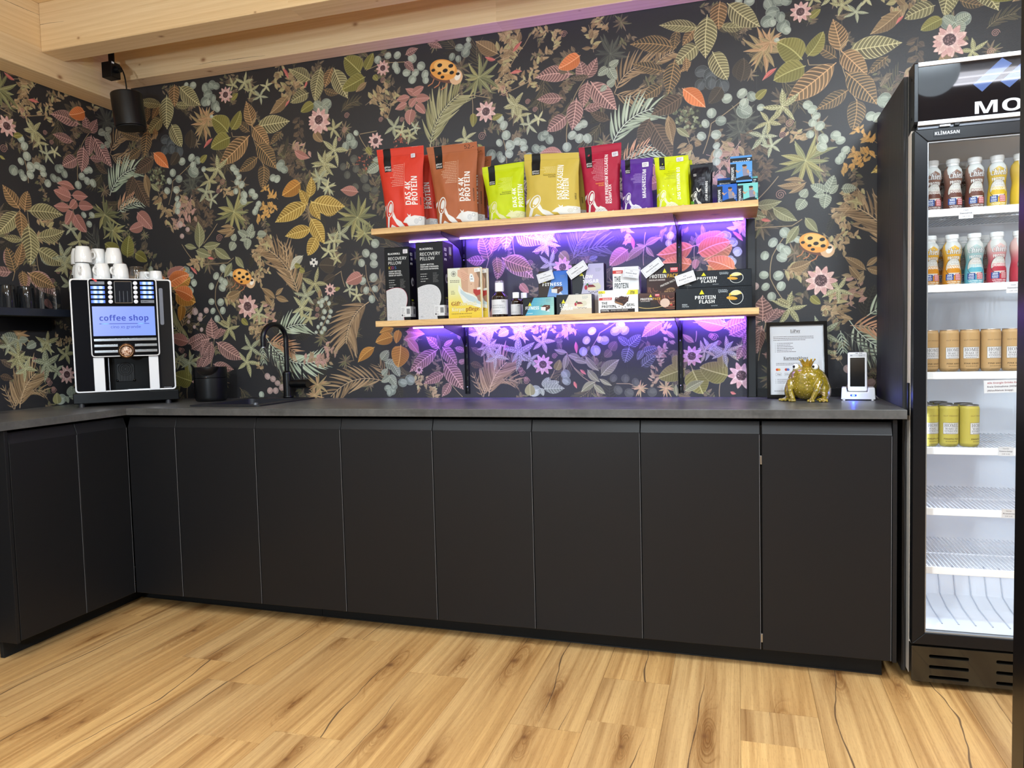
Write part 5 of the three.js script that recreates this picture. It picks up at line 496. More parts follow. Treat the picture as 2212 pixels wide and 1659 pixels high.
// paperbacks
const bookTex = canvasTex(400, 580, (g, W, H) => {
  const gr = g.createLinearGradient(0, 0, 0, H); gr.addColorStop(0, '#e4e6dc'); gr.addColorStop(0.5, '#e6e4a8'); gr.addColorStop(0.72, '#efd860'); gr.addColorStop(1, '#efcb3c'); g.fillStyle = gr; g.fillRect(0, 0, W, H);
  poly(g, [[150, 0], [385, 0], [388, 130], [372, 250], [390, 340], [300, 345], [205, 320], [165, 230], [160, 150]], '#cfa68a'); poly(g, [[330, 20], [392, 0], [392, 340], [366, 250], [376, 130]], '#8d7360'); poly(g, [[250, 10], [330, 10], [318, 200], [330, 330], [240, 325]], '#dcb89c');
  poly(g, [[122, 20], [190, 18], [262, 92], [258, 130], [196, 150], [118, 92]], '#dcae94'); for (let i = 0; i < 4; i++) { g.strokeStyle = '#b98870'; g.lineWidth = 4; g.beginPath(); g.moveTo(160 + i * 4, 50 + i * 22); g.lineTo(258 - i * 10, 100 + i * 16); g.stroke(); }
  poly(g, [[272, 70], [300, 76], [320, 130], [318, 168], [270, 164], [262, 110]], '#eef0f0'); ell(g, 288, 102, 9, 9, '#9aa0a6'); for (const s of [-1, 1]) { g.strokeStyle = '#8a9096'; g.lineWidth = 4; g.beginPath(); g.moveTo(274, 124); g.lineTo(304, 144); g.moveTo(304, 124); g.lineTo(274, 144); g.stroke(); } ell(g, 282, 192, 5, 6, '#9a6c54');
  poly(g, [[130, 190], [190, 270], [300, 310], [392, 380], [392, 470], [180, 400], [120, 260]], '#e8ebe4'); poly(g, [[150, 240], [220, 300], [320, 340], [392, 400], [392, 430], [250, 380], [150, 290]], '#c4d6dc'); poly(g, [[306, 250], [392, 262], [392, 330], [350, 345], [306, 290]], '#b03a34'); poly(g, [[350, 236], [392, 230], [392, 256], [352, 262]], '#ece8e2'); poly(g, [[340, 330], [392, 310], [392, 400], [360, 380]], '#a87a66');
  ring(g, 72, 66, 28, 30, '#77776e', 5); ell(g, 72, 66, 17, 18, '#8c8c82'); lines(g, 26, 140, 130, 2, 18, '#4a4a44', 6, 'left', 3); lines(g, 34, 262, 66, 3, 16, '#5a5a48', 5, 'left', 6);
  txt(g, 'Gift', 32, 432, 62, '#8a3a1a', { f: 'serif' }); txt(g, 'cocktail', 136, 432, 54, '#f6efc4', { f: 'serif', stroke: '#8d8560', lw: 2, max: 205 }); txt(g, 'Körper', 36, 496, 54, '#f6efc4', { f: 'serif', stroke: '#8d8560', lw: 2, max: 170 }); txt(g, 'pflege:', 210, 496, 58, '#8a3a1a', { f: 'serif', max: 172 }); lines(g, 34, 524, 350, 1, 10, '#6a5620', 6, 'left', 4); txt(g, 'J.Fischer·Verlag', 200, 568, 20, '#6a5620', { a: 'center', f: 'serif', w: '' });
  g.fillStyle = '#eeece8'; g.save(); g.translate(356, 34); g.rotate(-0.06); g.fillRect(-34, -22, 68, 44); lines(g, -22, -6, 44, 2, 10, '#9a98a6', 4, 'left', 2); g.restore();
});
function book(label, x0, x1, z, d, h) { const w = x1 - x0, o = thing('paperback', label, 'book', [(x0 + x1) / 2, SY2, z - d / 2]); const c = printMat(bookTex, 0.35), e = std(0xece2b0, 0.5);
  mesh('cover', join(rb(0.0014, h, d, 0.0004, -w / 2, h / 2, 0), rb(w, h, 0.0012, 0.0004, 0, h / 2, -d / 2 + 0.0006)), e, o); mesh('front_cover', T(unitUV(ext(roundRect(w, h, 0.0008), 0.0012), w, h), 0, h / 2, d / 2 - 0.0012), c, o); mesh('page_block', rb(w - 0.003, h - 0.003, d - 0.0028, 0.0006, -0.0006, h / 2, 0), std(0xefe4e2, 0.85), o); }
book('front paperback with a bare belly on its yellow cover', 1.952, 2.097, 0.272, 0.018, 0.207);
book('paperback standing right behind the front yellow one, only its edge showing', 1.962, 2.113, 0.238, 0.018, 0.204);

// bottles
const amber = phys({ color: 0x1a0a05, roughness: 0.08, clearcoat: 1 });
const capM = std(0xecebee, 0.4), wlabel = (price, t) => canvasTex(512, 200, (g, W, H) => { g.fillStyle = '#e9e9ee'; g.fillRect(0, 0, W, H); for (let i = 0; i < 70; i++) ell(g, 20 + rnd() * 80, rnd() * H, 4, 2.5, '#c9a27a', rnd() * 3); txt(g, t[0], 190, 90, 24, '#55606e', { f: 'serif', w: '', max: 130 }); txt(g, t[1], 190, 118, 24, '#55606e', { f: 'serif', w: '', max: 150 }); lines(g, 190, 146, 140, 3, 13, '#8a94a0', 4, 'left', 4); txt(g, price, 300, 38, 34, '#22222a', { w: '' }); for (let i = 0; i < 10; i++) { g.fillStyle = '#55555c'; g.fillRect(430, 50 + i * 14, 26, 5); } });
function ribCap(r, h, y) { const pts = []; const n = 48; const s = new THREE.Shape(); for (let i = 0; i <= n * 2; i++) { const a = i * Math.PI / n, q = r * (i % 2 ? 1 : 0.965); i ? s.lineTo(Math.cos(a) * q, Math.sin(a) * q) : s.moveTo(Math.cos(a) * q, Math.sin(a) * q); } const g = ext(s, h, 0.001, 2); g.rotateX(-Math.PI / 2); g.translate(0, y, 0); return g; }
function bottle(label, x, z, r, hb, hn, price, t, cup) {
  const o = thing('amber_bottle', label, 'bottle', [x, SY2, z]); const sh = hb * 0.8;
  mesh('glass_body', lathe([[0, 0], [r * 0.93, 0], [r, 0.003], [r, sh], [r * 0.96, sh + 0.006], [r * 0.75, sh + 0.014], [r * 0.5, hb], [r * 0.48, hb + 0.014], [0, hb + 0.014]], 48), amber, o);
  const lg = new THREE.CylinderGeometry(r + 0.0004, r + 0.0004, sh * 0.74, 48, 1, true, -Math.PI + 0.15, Math.PI * 2 - 0.3); mesh('paper_label', T(lg, 0, sh * 0.52, 0), printMat(wlabel(price, t), 0.55), o); lg.rotateY(0);
  mesh('cap', ribCap(r * (cup ? 0.52 : 0.62), hn, hb + 0.004), capM, o);
  if (cup) mesh('measuring_cup', lathe([[0.0205, hb + 0.006], [0.0188, hb + hn + 0.008], [0.0165, hb + hn + 0.013], [0, hb + hn + 0.013], [0, hb + hn + 0.011], [0.0155, hb + hn + 0.0115], [0.0178, hb + hn + 0.007], [0.0195, hb + 0.006], [0.0205, hb + 0.006]], 40), phys({ color: 0xffffff, transmission: 0.92, roughness: 0.08, thickness: 0 }), o);
}
bottle('taller amber bottle with a clear measuring cup over its white cap', 2.157, 0.215, 0.033, 0.102, 0.036, '58.-', ['BENTINO', 'BASISCHES'], true);
bottle('front one of the two small amber bottles, white cap', 2.2275, 0.215, 0.0215, 0.072, 0.024, '24.-', ['', ''], false);
bottle('small amber bottle behind and to the right of the other small one', 2.245, 0.155, 0.0205, 0.073, 0.024, '24.-', ['', ''], false);

// protein bar cartons on the lower shelf
function barArt(g, x, y, s, kind) { const k = (a) => a * s;
  if (kind === 'coco') { poly(g, [[x - k(40), y - k(14)], [x - k(6), y - k(32)], [x + k(44), y - k(28)], [x + k(46), y - k(2)], [x + k(16), y + k(22)], [x - k(2), y + k(20)]], '#5a3423'); poly(g, [[x - k(40), y - k(14)], [x + k(4), y - k(12)], [x + k(2), y + k(20)], [x - k(40), y + k(14)]], '#eceae8'); poly(g, [[x + k(4), y - k(12)], [x + k(30), y - k(24)], [x + k(20), y - k(12)]], '#c9a48a'); poly(g, [[x + k(8), y + k(28)], [x + k(26), y + k(8)], [x + k(44), y + k(30)]], '#dfe4f0'); for (let i = 0; i < 4; i++) poly(g, [[x - k(40), y - k(16)], [x - k(56 - i * 10), y - k(26 + i * 7)], [x - k(36), y - k(18)]], '#4d9a52'); }
  else if (kind === 'berry') { ell(g, x - k(52), y - k(4), k(11), k(16), '#b83242'); poly(g, [[x - k(54), y - k(20)], [x - k(40), y - k(36)], [x - k(30), y - k(24)], [x - k(42), y - k(16)]], '#3f7a44'); poly(g, [[x - k(40), y - k(10)], [x + k(20), y - k(10)], [x + k(18), y + k(20)], [x - k(40), y + k(16)]], '#e8d8b4'); poly(g, [[x - k(38), y - k(24)], [x + k(10), y - k(22)], [x + k(20), y - k(6)], [x - k(38), y - k(4)]], '#7d2230'); poly(g, [[x - k(10), y - k(30)], [x + k(40), y - k(34)], [x + k(58), y - k(14)], [x + k(54), y + k(6)], [x + k(20), y + k(18)], [x + k(18), y - k(8)]], '#d9d4be'); for (let i = 0; i < 9; i++) ell(g, x - k(30) + i * k(10), y + k(26 + (i * 7) % 10), k(3.4), k(3), '#3a2620'); }
  else if (kind === 'choc') { poly(g, [[x - k(58), y + k(0)], [x - k(4), y - k(34)], [x + k(54), y - k(18)], [x + k(50), y + k(4)], [x + k(10), y + k(44)], [x - k(54), y + k(18)]], '#3a2018'); poly(g, [[x - k(54), y + k(4)], [x + k(6), y + k(26)], [x + k(8), y + k(40)], [x - k(52), y + k(16)]], '#a97a52'); for (let i = 0; i < 60; i++) { const a = rnd(), b = rnd(); ell(g, x - k(50) + k(100) * a + k(8) * (b - 0.5), y - k(4) - k(24) * b + k(22) * (a - 0.2) * (1 - b), k(4), k(3), ['#54302a', '#2a1612', '#6c4230'][i % 3]); } for (let i = 0; i < 7; i++) ell(g, x + k(-70 + i * 24), y + k(40 + (i * 13) % 20), k(5), k(3), '#2c1a14', i); }
}
const tri = (g, x, y, s, c = '#e8e02c') => poly(g, [[x, y - s], [x + s * 0.9, y + s * 0.7], [x - s * 0.9, y + s * 0.7]], c);
const sportBox = (o) => canvasTex(o.W ?? 340, o.H ?? 180, (g, W, H) => {
  const gr = g.createLinearGradient(0, 0, o.tall ? 0 : W, o.tall ? H : H * 0.6); gr.addColorStop(0, o.c1); gr.addColorStop(1, o.c2); g.fillStyle = gr; g.fillRect(0, 0, W, H);
  if (o.table) { g.fillStyle = o.table; g.fillRect(0, H * 0.72, W, H * 0.28); }
  poly(g, [[0, 0], [W * (o.tall ? 0.52 : 0.36), 0], [W * (o.tall ? 0.12 : 0.07), H], [0, H]], o.dark);
  if (!o.tall) { g.globalAlpha = 0.14; for (let r = 0; r < 5; r++) for (let i = 0; i < 14; i++) tri(g, W * 0.3 + i * 17, 12 + r * 17, 8, o.pat ?? '#000'); g.globalAlpha = 1; }
  tri(g, o.tx * W, o.ty * H, o.ts ?? 22); o.title.forEach((t, i) => txt(g, t, o.x * W + (o.ind?.[i] ?? 0), (o.y + i * (o.dy ?? 0)) * H, o.size, '#fbfbf8', { max: o.len[i] }));
  barArt(g, o.bx * W, o.by * H, o.bs, o.art); lines(g, W * 0.74, H * 0.1, 60, 3, 11, o.fine ?? '#7a8a90', 3, 'left', 3); if (o.sub) txt(g, o.sub, W * 0.13, H * 0.9, 13, '#f2f4f4'); if (o.left) lines(g, W * 0.1, H * 0.58, 44, 2, 14, '#c8c8c8', 8, 'left', 8);
});
const plainSide = matte(0x121318);
carton('bar_carton', 'low blue coconut bar carton lying in front of the taller blue one', 2.274, 2.4035, SY2, 0.071, 0.278, 0.068, printMat(sportBox({ c1: '#2f9bd0', c2: '#a8d8cc', dark: '#101216', tx: 0.23, ty: 0.36, title: ['FITNESS'], x: 0.08, y: 0.66, size: 44, len: [150], bx: 0.72, by: 0.62, bs: 1.15, art: 'coco', sub: 'COCONUT' }), 0.4), { side: plainSide, group: 'bar cartons on the lower shelf' });
carton('bar_carton', 'tall blue coconut bar carton behind the low blue one', 2.322, 2.445, SY2, 0.18, 0.205, 0.06, printMat(sportBox({ W: 300, H: 440, tall: true, c1: '#2a66cc', c2: '#bcd4ec', dark: '#3a2c24', tx: 0.2, ty: 0.22, title: ['FITNESS'], x: 0.12, y: 0.33, size: 44, len: [205], bx: 0.62, by: 0.44, bs: 1.35, art: 'coco', left: true }), 0.4), { side: plainSide });
carton('bar_carton', 'low cream berry bar carton in front of the lilac berry one', 2.413, 2.5545, SY2, 0.077, 0.278, 0.068, printMat(sportBox({ c1: '#dcd6c8', c2: '#efe9dc', dark: '#14161a', pat: '#8a7a5c', table: '#d8c8b0', tx: 0.2, ty: 0.34, title: ['LOW', 'SUGAR'], x: 0.09, y: 0.6, dy: 0.19, size: 40, len: [80, 122], ind: [0, 8], bx: 0.7, by: 0.52, bs: 1.0, art: 'berry' }), 0.4), { side: std(0x2a2440, 0.4) });
carton('bar_carton', 'tall lilac berry bar carton behind the cream one', 2.462, 2.592, SY2, 0.202, 0.205, 0.06, printMat(sportBox({ W: 300, H: 460, tall: true, c1: '#b8b2dc', c2: '#d8cfd4', dark: '#26262a', table: '#b8a498', tx: 0.3, ty: 0.2, title: ['LOW', 'SUGAR'], x: 0.34, y: 0.29, dy: 0.09, size: 42, len: [96, 150], ind: [0, 0], bx: 0.66, by: 0.48, bs: 1.3, art: 'berry', left: true }), 0.4), { side: plainSide });
const dealTex = (tall) => canvasTex(380, tall ? 340 : 210, (g, W, H) => { g.fillStyle = '#efeff0'; g.fillRect(0, 0, W, H); const y = tall ? 22 : 66; g.fillStyle = '#c8322e'; poly(g, [[tall ? 0 : 8, y], [tall ? 150 : 132, y], [tall ? 146 : 128, y + 24], [tall ? 0 : 4, y + 24]], '#cc3530'); txt(g, 'ENERVIT', tall ? 50 : 40, y + 20, 19, '#f2e6e2', { max: 84 });
  if (tall) { ['THE', 'PROTEIN', 'DEAL'].forEach((s, i) => txt(g, s, 22, 106 + i * 50, 54, '#15120f', { max: [96, 210, 128][i] })); g.fillStyle = '#2a1c18'; g.fillRect(8, 224, 150, 26); txt(g, 'crunchy', 20, 244, 24, '#f0ece8'); g.fillStyle = '#eee23a'; g.fillRect(8, 262, 146, 28); lines(g, 26, 270, 100, 1, 10, '#5a5410', 8, 'left', 2); lines(g, 26, 300, 100, 2, 16, '#8a8a8a', 6, 'left', 3); barArt(g, 282, 216, 1.25, 'choc'); }
  else { txt(g, 'THE', 30, 130, 34, '#15120f', { max: 58 }); txt(g, 'PROTEIN', 30, 162, 34, '#15120f', { max: 138 }); txt(g, 'DEAL', 270, 152, 34, '#15120f', { max: 80 }); barArt(g, 226, 96, 1.22, 'choc'); g.fillStyle = '#241613'; g.fillRect(18, 176, 330, 34); txt(g, 'crunchy', 24, 194, 20, '#f0ece8'); txt(g, 'DOUBLE CHOCO BROWNIE', 118, 192, 13, '#e2dad4'); for (let i = 0; i < 60; i++) ell(g, 20 + rnd() * 326, 198 + rnd() * 10, 4, 3, ['#54302a', '#6c4230', '#2a1612'][i % 3]); g.fillStyle = '#f0e23a'; g.fillRect(0, 0, 66, 26); lines(g, 6, 8, 50, 4, 12, '#7a7420', 5, 'left', 5); poly(g, [[292, 0], [380, 0], [380, 44], [270, 44]], '#f0e23a'); txt(g, '20g', 306, 28, 26, '#1a1a10'); txt(g, 'PROTEIN', 304, 40, 10, '#1a1a10'); } });
const whiteSide = std(0xe6e4e4, 0.45);
carton('bar_carton', 'white chocolate bar carton with a yellow corner, lying low in front', 2.581, 2.735, SY2, 0.086, 0.278, 0.072, printMat(dealTex(false), 0.4), { side: whiteSide });
carton('bar_carton', 'upright white chocolate bar carton half covered by a price card', 2.626, 2.729, SY2, 0.181, 0.2, 0.07, printMat(dealTex(true), 0.4), { side: whiteSide });
const packTex = (tall) => canvasTex(360, tall ? 460 : 200, (g, W, H) => { const gr = g.createLinearGradient(0, 0, 0, H); gr.addColorStop(0, tall ? '#1a1420' : '#5a3a32'); gr.addColorStop(0.35, '#3a2019'); gr.addColorStop(1, tall ? '#5a2418' : '#15100e'); g.fillStyle = gr; g.fillRect(0, 0, W, H); g.lineWidth = 9; g.strokeStyle = '#8a5240'; for (let i = 0; i < 7; i++) { g.strokeStyle = ['#8a5240', '#5a2c20', '#a86a52'][i % 3]; g.beginPath(); g.arc(W * (tall ? 0.28 : 0.9), H * (tall ? 0.5 : 0.2), 30 + i * 18, 0.6, 3.3); g.stroke(); }
  if (!tall) { g.lineWidth = 6; g.strokeStyle = '#e8c878'; g.beginPath(); g.moveTo(0, 150); g.quadraticCurveTo(120, 196, 330, 118); g.stroke(); g.fillStyle = '#101012'; g.globalAlpha = 0.75; g.fillRect(0, 84, 120, 60); g.globalAlpha = 1; }
  const y = tall ? 96 : 60; tri(g, tall ? 200 : 120, y - (tall ? 30 : 30), tall ? 26 : 18); txt(g, 'PROTEIN', tall ? 30 : 16, y + (tall ? 36 : 16), tall ? 50 : 34, '#f4f0ea', { max: tall ? 192 : 124 }); txt(g, 'PACK', tall ? 224 : 142, y + (tall ? 36 : 16), tall ? 50 : 34, '#d8a82c', { max: tall ? 122 : 78 }); txt(g, 'CHOCOLATE-BROWNIE', tall ? 26 : 18, y + (tall ? 62 : 32), tall ? 20 : 12, '#e8dcd4', { max: tall ? 180 : 94 }); g.fillStyle = '#d8404a'; g.fillRect(tall ? 262 : 164, tall ? 36 : 12, tall ? 82 : 44, tall ? 44 : 26); txt(g, 'HIGH', tall ? 268 : 167, tall ? 62 : 28, tall ? 30 : 17, '#f6e8ea', { max: tall ? 70 : 38 }); 
  if (tall) { g.save(); g.translate(220, 200); g.rotate(-0.34); g.fillStyle = '#3a221a'; g.fillRect(-110, -34, 260, 56); txt(g, 'PROTEIN PACK', -70, 0, 26, '#e8e0d8', { max: 170 }); g.restore(); ell(g, 250, 262, 62, 30, '#b0845a', -0.3); for (let i = 0; i < 16; i++) ell(g, 205 + rnd() * 90, 244 + rnd() * 36, 6, 5, '#5a3a24'); poly(g, [[0, 280], [120, 300], [360, 290], [360, 320], [0, 320]], '#8a2c22'); } else ell(g, 262, 112, 48, 48, '#dcbfae'); if (!tall) { g.fillStyle = '#c8483c'; g.fillRect(312, 128, 24, 18); } });
carton('bar_carton', 'low brown brownie bar carton with a round pale seal', 2.737, 2.8735, SY2, 0.0695, 0.278, 0.068, printMat(packTex(false), 0.35), { side: std(0x241512, 0.4) });
carton('bar_carton', 'tall brown brownie bar carton behind the low brown one', 2.76, 2.8855, SY2, 0.184, 0.205, 0.07, printMat(packTex(true), 0.35), { side: std(0x1c1a30, 0.4) });
const flashTex = canvasTex(640, 190, (g, W, H) => { g.fillStyle = '#1d2127'; g.fillRect(0, 0, W, H); g.globalAlpha = 0.5; for (let r = 0; r < 9; r++) for (let i = 0; i < 16; i++) tri(g, 310 + i * 18 + (r % 2) * 9, 10 + r * 20, 8, ['#2e3640', '#262c34', '#363f4a'][(r + i) % 3]); g.globalAlpha = 1; poly(g, [[270, 0], [330, 0], [230, 190], [170, 190]], '#22272e'); tri(g, 222, 40, 24); txt(g, 'PROTEIN', 160, 100, 42, '#f4f4f2', { max: 182 }); txt(g, 'FLASH', 195, 138, 42, '#f4f4f2', { max: 138 }); lines(g, 360, 22, 80, 2, 18, '#aab4ba', 4, 'left', 3); txt(g, 'Quality', 362, 46, 30, '#c2ccd0', { f: 'serif', w: '', max: 80 }); ring(g, 508, 94, 58, 60, '#e6e8e4', 5); poly(g, [[450, 60], [510, 34], [558, 66], [452, 78]], '#e8c83c'); ell(g, 506, 56, 44, 20, '#f0e0a0', -0.1); ell(g, 474, 100, 46, 16, '#e0a83c', 0.12); txt(g, 'HIGH', 52, 150, 18, '#c8d0d4'); txt(g, 'PROTEIN', 52, 166, 14, '#c8d0d4'); txt(g, 'BANANA', 300, 164, 13, '#a8b0b4'); });
carton('bar_carton', 'lower one of the two long black banana bar cartons', 2.877, 3.1515, SY2, 0.081, 0.28, 0.11, printMat(flashTex, 0.4), { side: matte(0x101317) });
carton('bar_carton', 'upper one of the two long black banana bar cartons', 2.888, 3.151, SY2 + 0.0828, 0.061, 0.27, 0.1, printMat(flashTex, 0.4), { side: matte(0x101317) });

// price cards
const cardTex = (a) => canvasTex(200, 110, (g, W, H) => { g.fillStyle = '#ebebf0'; g.fillRect(0, 0, W, H); g.strokeStyle = '#9a9aa6'; g.lineWidth = 2; g.strokeRect(12, 12, W - 24, H - 24); lines(g, 84, 28, 40, 1, 10, '#60606c', 5, 'left', 3); txt(g, a, 100, 64, 18, '#33333c', { a: 'center', max: 140 }); txt(g, 'CHF 3.50', 100, 90, 13, '#60606c', { a: 'center', w: '' }); });
const fitRect = (p) => { const [a, b, c, d] = p, mx = (a[0] + b[0] + c[0] + d[0]) / 4, my = (a[1] + b[1] + c[1] + d[1]) / 4; return [mx, my, Math.hypot(b[0] - a[0], b[1] - a[1]), Math.hypot(d[0] - a[0], d[1] - a[1]), Math.atan2(b[1] - a[1], b[0] - a[0])]; };
function priceCard(label, p, z, name, rest) {
  const [mx, my, w, h, t] = fitRect(p), o = thing('price_card', label, 'price card', [mx, my, z], 0); o.rotation.z = t;
  mesh('card', T(unitUV(ext(roundRect(w, h, 0.001), 0.0012), w, h), 0, 0, 0), printMat(cardTex(name), 0.6), o);
  mesh('clip', join(rb(0.012, 0.01, 0.004, 0.001, 0, -h / 2 + 0.002, -0.002), T(cyl(0.0022, 0.0022, 0.045, 10), 0, -h / 2 - 0.004, -0.005, 0, 0, -t)), M.glass, o);
}
priceCard('tilted price card leaning on the tall blue carton', [[2.316, 1.416], [2.381, 1.434], [2.394, 1.401], [2.328, 1.38]], 0.216, 'Fitness Coconut');
priceCard('steeply tilted price card between the blue and the lilac cartons', [[2.441, 1.423], [2.512, 1.466], [2.534, 1.433], [2.462, 1.39]], 0.218, 'Cranberry Crunch');
priceCard('grey-white price card in front of the upright white carton', [[2.675, 1.427], [2.736, 1.417], [2.73, 1.383], [2.668, 1.392]], 0.214, 'Protein Deal');
priceCard('steeply tilted price card at the corner of the tall brown carton', [[2.737, 1.411], [2.807, 1.46], [2.83, 1.432], [2.761, 1.381]], 0.216, 'Chocolate Brownie');
priceCard('tilted price card leaning on the upper black carton', [[2.873, 1.375], [2.942, 1.396], [2.953, 1.365], [2.887, 1.338]], 0.287, 'Protein Flash');

// ------------------------------------------------------------------ worktop, right end: frame, frog, card terminal
{
  const W = 0.222, H = 0.3, o = thing('picture_frame', 'black-framed payment notice leaning on the wall behind the frog', 'frame', [3.319, 0.9004, 0.098]); o.rotation.order = 'YXZ'; o.rotation.x = -0.2; 
  const s = roundRect(W, H, 0, 0, H / 2); { const a = (W - 0.026) / 2; s.holes.push(new THREE.Path([[-a, 0.013], [a, 0.013], [a, H - 0.013], [-a, H - 0.013]].map((q) => new THREE.Vector2(...q)))); }
  mesh('frame', ext(s, 0.016, 0.0008), matte(0x08080a, 0.15, 0.5), o);
  const t = canvasTex(520, 740, (g, w, h) => { g.fillStyle = '#e4e6ec'; g.fillRect(0, 0, w, h); const un = (s, y, sz, L) => { txt(g, s, 250, y, sz, '#1e1e22', { a: 'center', f: 'serif', max: L }); g.fillStyle = '#1e1e22'; g.fillRect(250 - L / 2, y + 6, L, 2.5); }; un('LiPay', 76, 42, 96);
    lines(g, 36, 118, 430, 3, 18, '#3c3c42', 5, 'left', 3); for (let i = 0; i < 6; i++) { txt(g, i + 1 + '.', 50, 196 + i * 18, 14, '#3c3c42', { w: '', f: 'serif' }); lines(g, 70, 188 + i * 18, 190, 1, 10, '#3c3c42', 5, 'left', 11 + i); }
    un('Kartenzahlung', 366, 44, 236); lines(g, 60, 402, 400, 2, 16, '#3c3c42', 5, 'left', 6);
    [['#d8402c', '#e8a02c', 70], ['#c8402c', '#3c68c4', 156]].forEach(([a, b, x]) => { ell(g, x, 470, 14, 14, a); g.globalAlpha = 0.85; ell(g, x + 18, 470, 14, 14, b); g.globalAlpha = 1; }); txt(g, 'VISA', 226, 480, 30, '#22222a', { max: 62 }); 
    for (const x of [56, 142]) { g.strokeStyle = '#77777e'; g.lineWidth = 2; g.strokeRect(x, 506, 52, 28); } txt(g, '●Pay', 62, 526, 16, '#22222a', { max: 40 }); txt(g, 'G Pay', 148, 526, 16, '#22222a', { max: 40 }); txt(g, 'Samsung', 228, 518, 13, '#22222a', { max: 48 }); txt(g, 'Pay', 228, 534, 13, '#22222a'); txt(g, 'P', 400, 480, 28, '#4a74c8');
    for (let i = 0; i < 3; i++) { txt(g, i + 1 + '.', 50, 580 + i * 18, 14, '#3c3c42', { w: '', f: 'serif' }); lines(g, 70, 572 + i * 18, 240, 1, 10, '#3c3c42', 5, 'left', 31 + i); } lines(g, 40, 694, 400, 1, 12, '#3c3c42', 5, 'left', 9); });
  mesh('notice', T(unitUV(ext(roundRect(W - 0.024, H - 0.024, 0.0005), 0.001), W - 0.024, H - 0.024), 0, H / 2, 0.005), printMat(t, 0.7), o);
  mesh('pane', T(new THREE.BoxGeometry(W - 0.025, H - 0.025, 0.0012), 0, H / 2, 0.0085), M.glass, o); mesh('back_board', rb(W - 0.004, H - 0.004, 0.003, 0.0008, 0, H / 2, 0.002), std(0x5b4a38, 0.8), o);
}
function sdfGeo(f, c, half, res) {
  const mc = new MarchingCubes(res, M.black, false, false, 400000), n = res; mc.isolation = 0; const hs = res / 2;
  for (let k = 0; k < n; k++) for (let j = 0; j < n; j++) for (let i = 0; i < n; i++) mc.field[i + j * n + k * n * n] = -f(c[0] + (i - hs) / hs * half, c[1] + (j - hs) / hs * half, c[2] + (k - hs) / hs * half);
  mc.update(); const N = mc.count, p = new Float32Array(N * 3), nn = new Float32Array(N * 3), e = 0.0006;
  for (let i = 0; i < N; i++) { const x = c[0] + mc.positionArray[i * 3] * half, y = c[1] + mc.positionArray[i * 3 + 1] * half, z = c[2] + mc.positionArray[i * 3 + 2] * half; p.set([x, y, z], i * 3); const d = f(x, y, z), v = new THREE.Vector3(f(x + e, y, z) - d, f(x, y + e, z) - d, f(x, y, z + e) - d).normalize(); nn.set([v.x, v.y, v.z], i * 3); }
  const g = new THREE.BufferGeometry(); g.setAttribute('position', new THREE.BufferAttribute(p, 3)); g.setAttribute('normal', new THREE.BufferAttribute(nn, 3)); return g;
}
const smin = (a, b, k) => { const h = clamp(0.5 + 0.5 * (b - a) / k); return b + (a - b) * h - k * h * (1 - h); };
const sEll = (x, y, z, cx, cy, cz, a, b, c) => { const X = (x - cx) / a, Y = (y - cy) / b, Z = (z - cz) / c, k = Math.sqrt(X * X + Y * Y + Z * Z); return (k - 1) * Math.min(a, b, c); };
const sCap = (x, y, z, a, b, r0, r1) => { const bx = b[0] - a[0], by = b[1] - a[1], bz = b[2] - a[2], px = x - a[0], py = y - a[1], pz = z - a[2], t = clamp((px * bx + py * by + pz * bz) / (bx * bx + by * by + bz * bz)); return Math.hypot(px - bx * t, py - by * t, pz - bz * t) - lerp(r0, r1, t); };
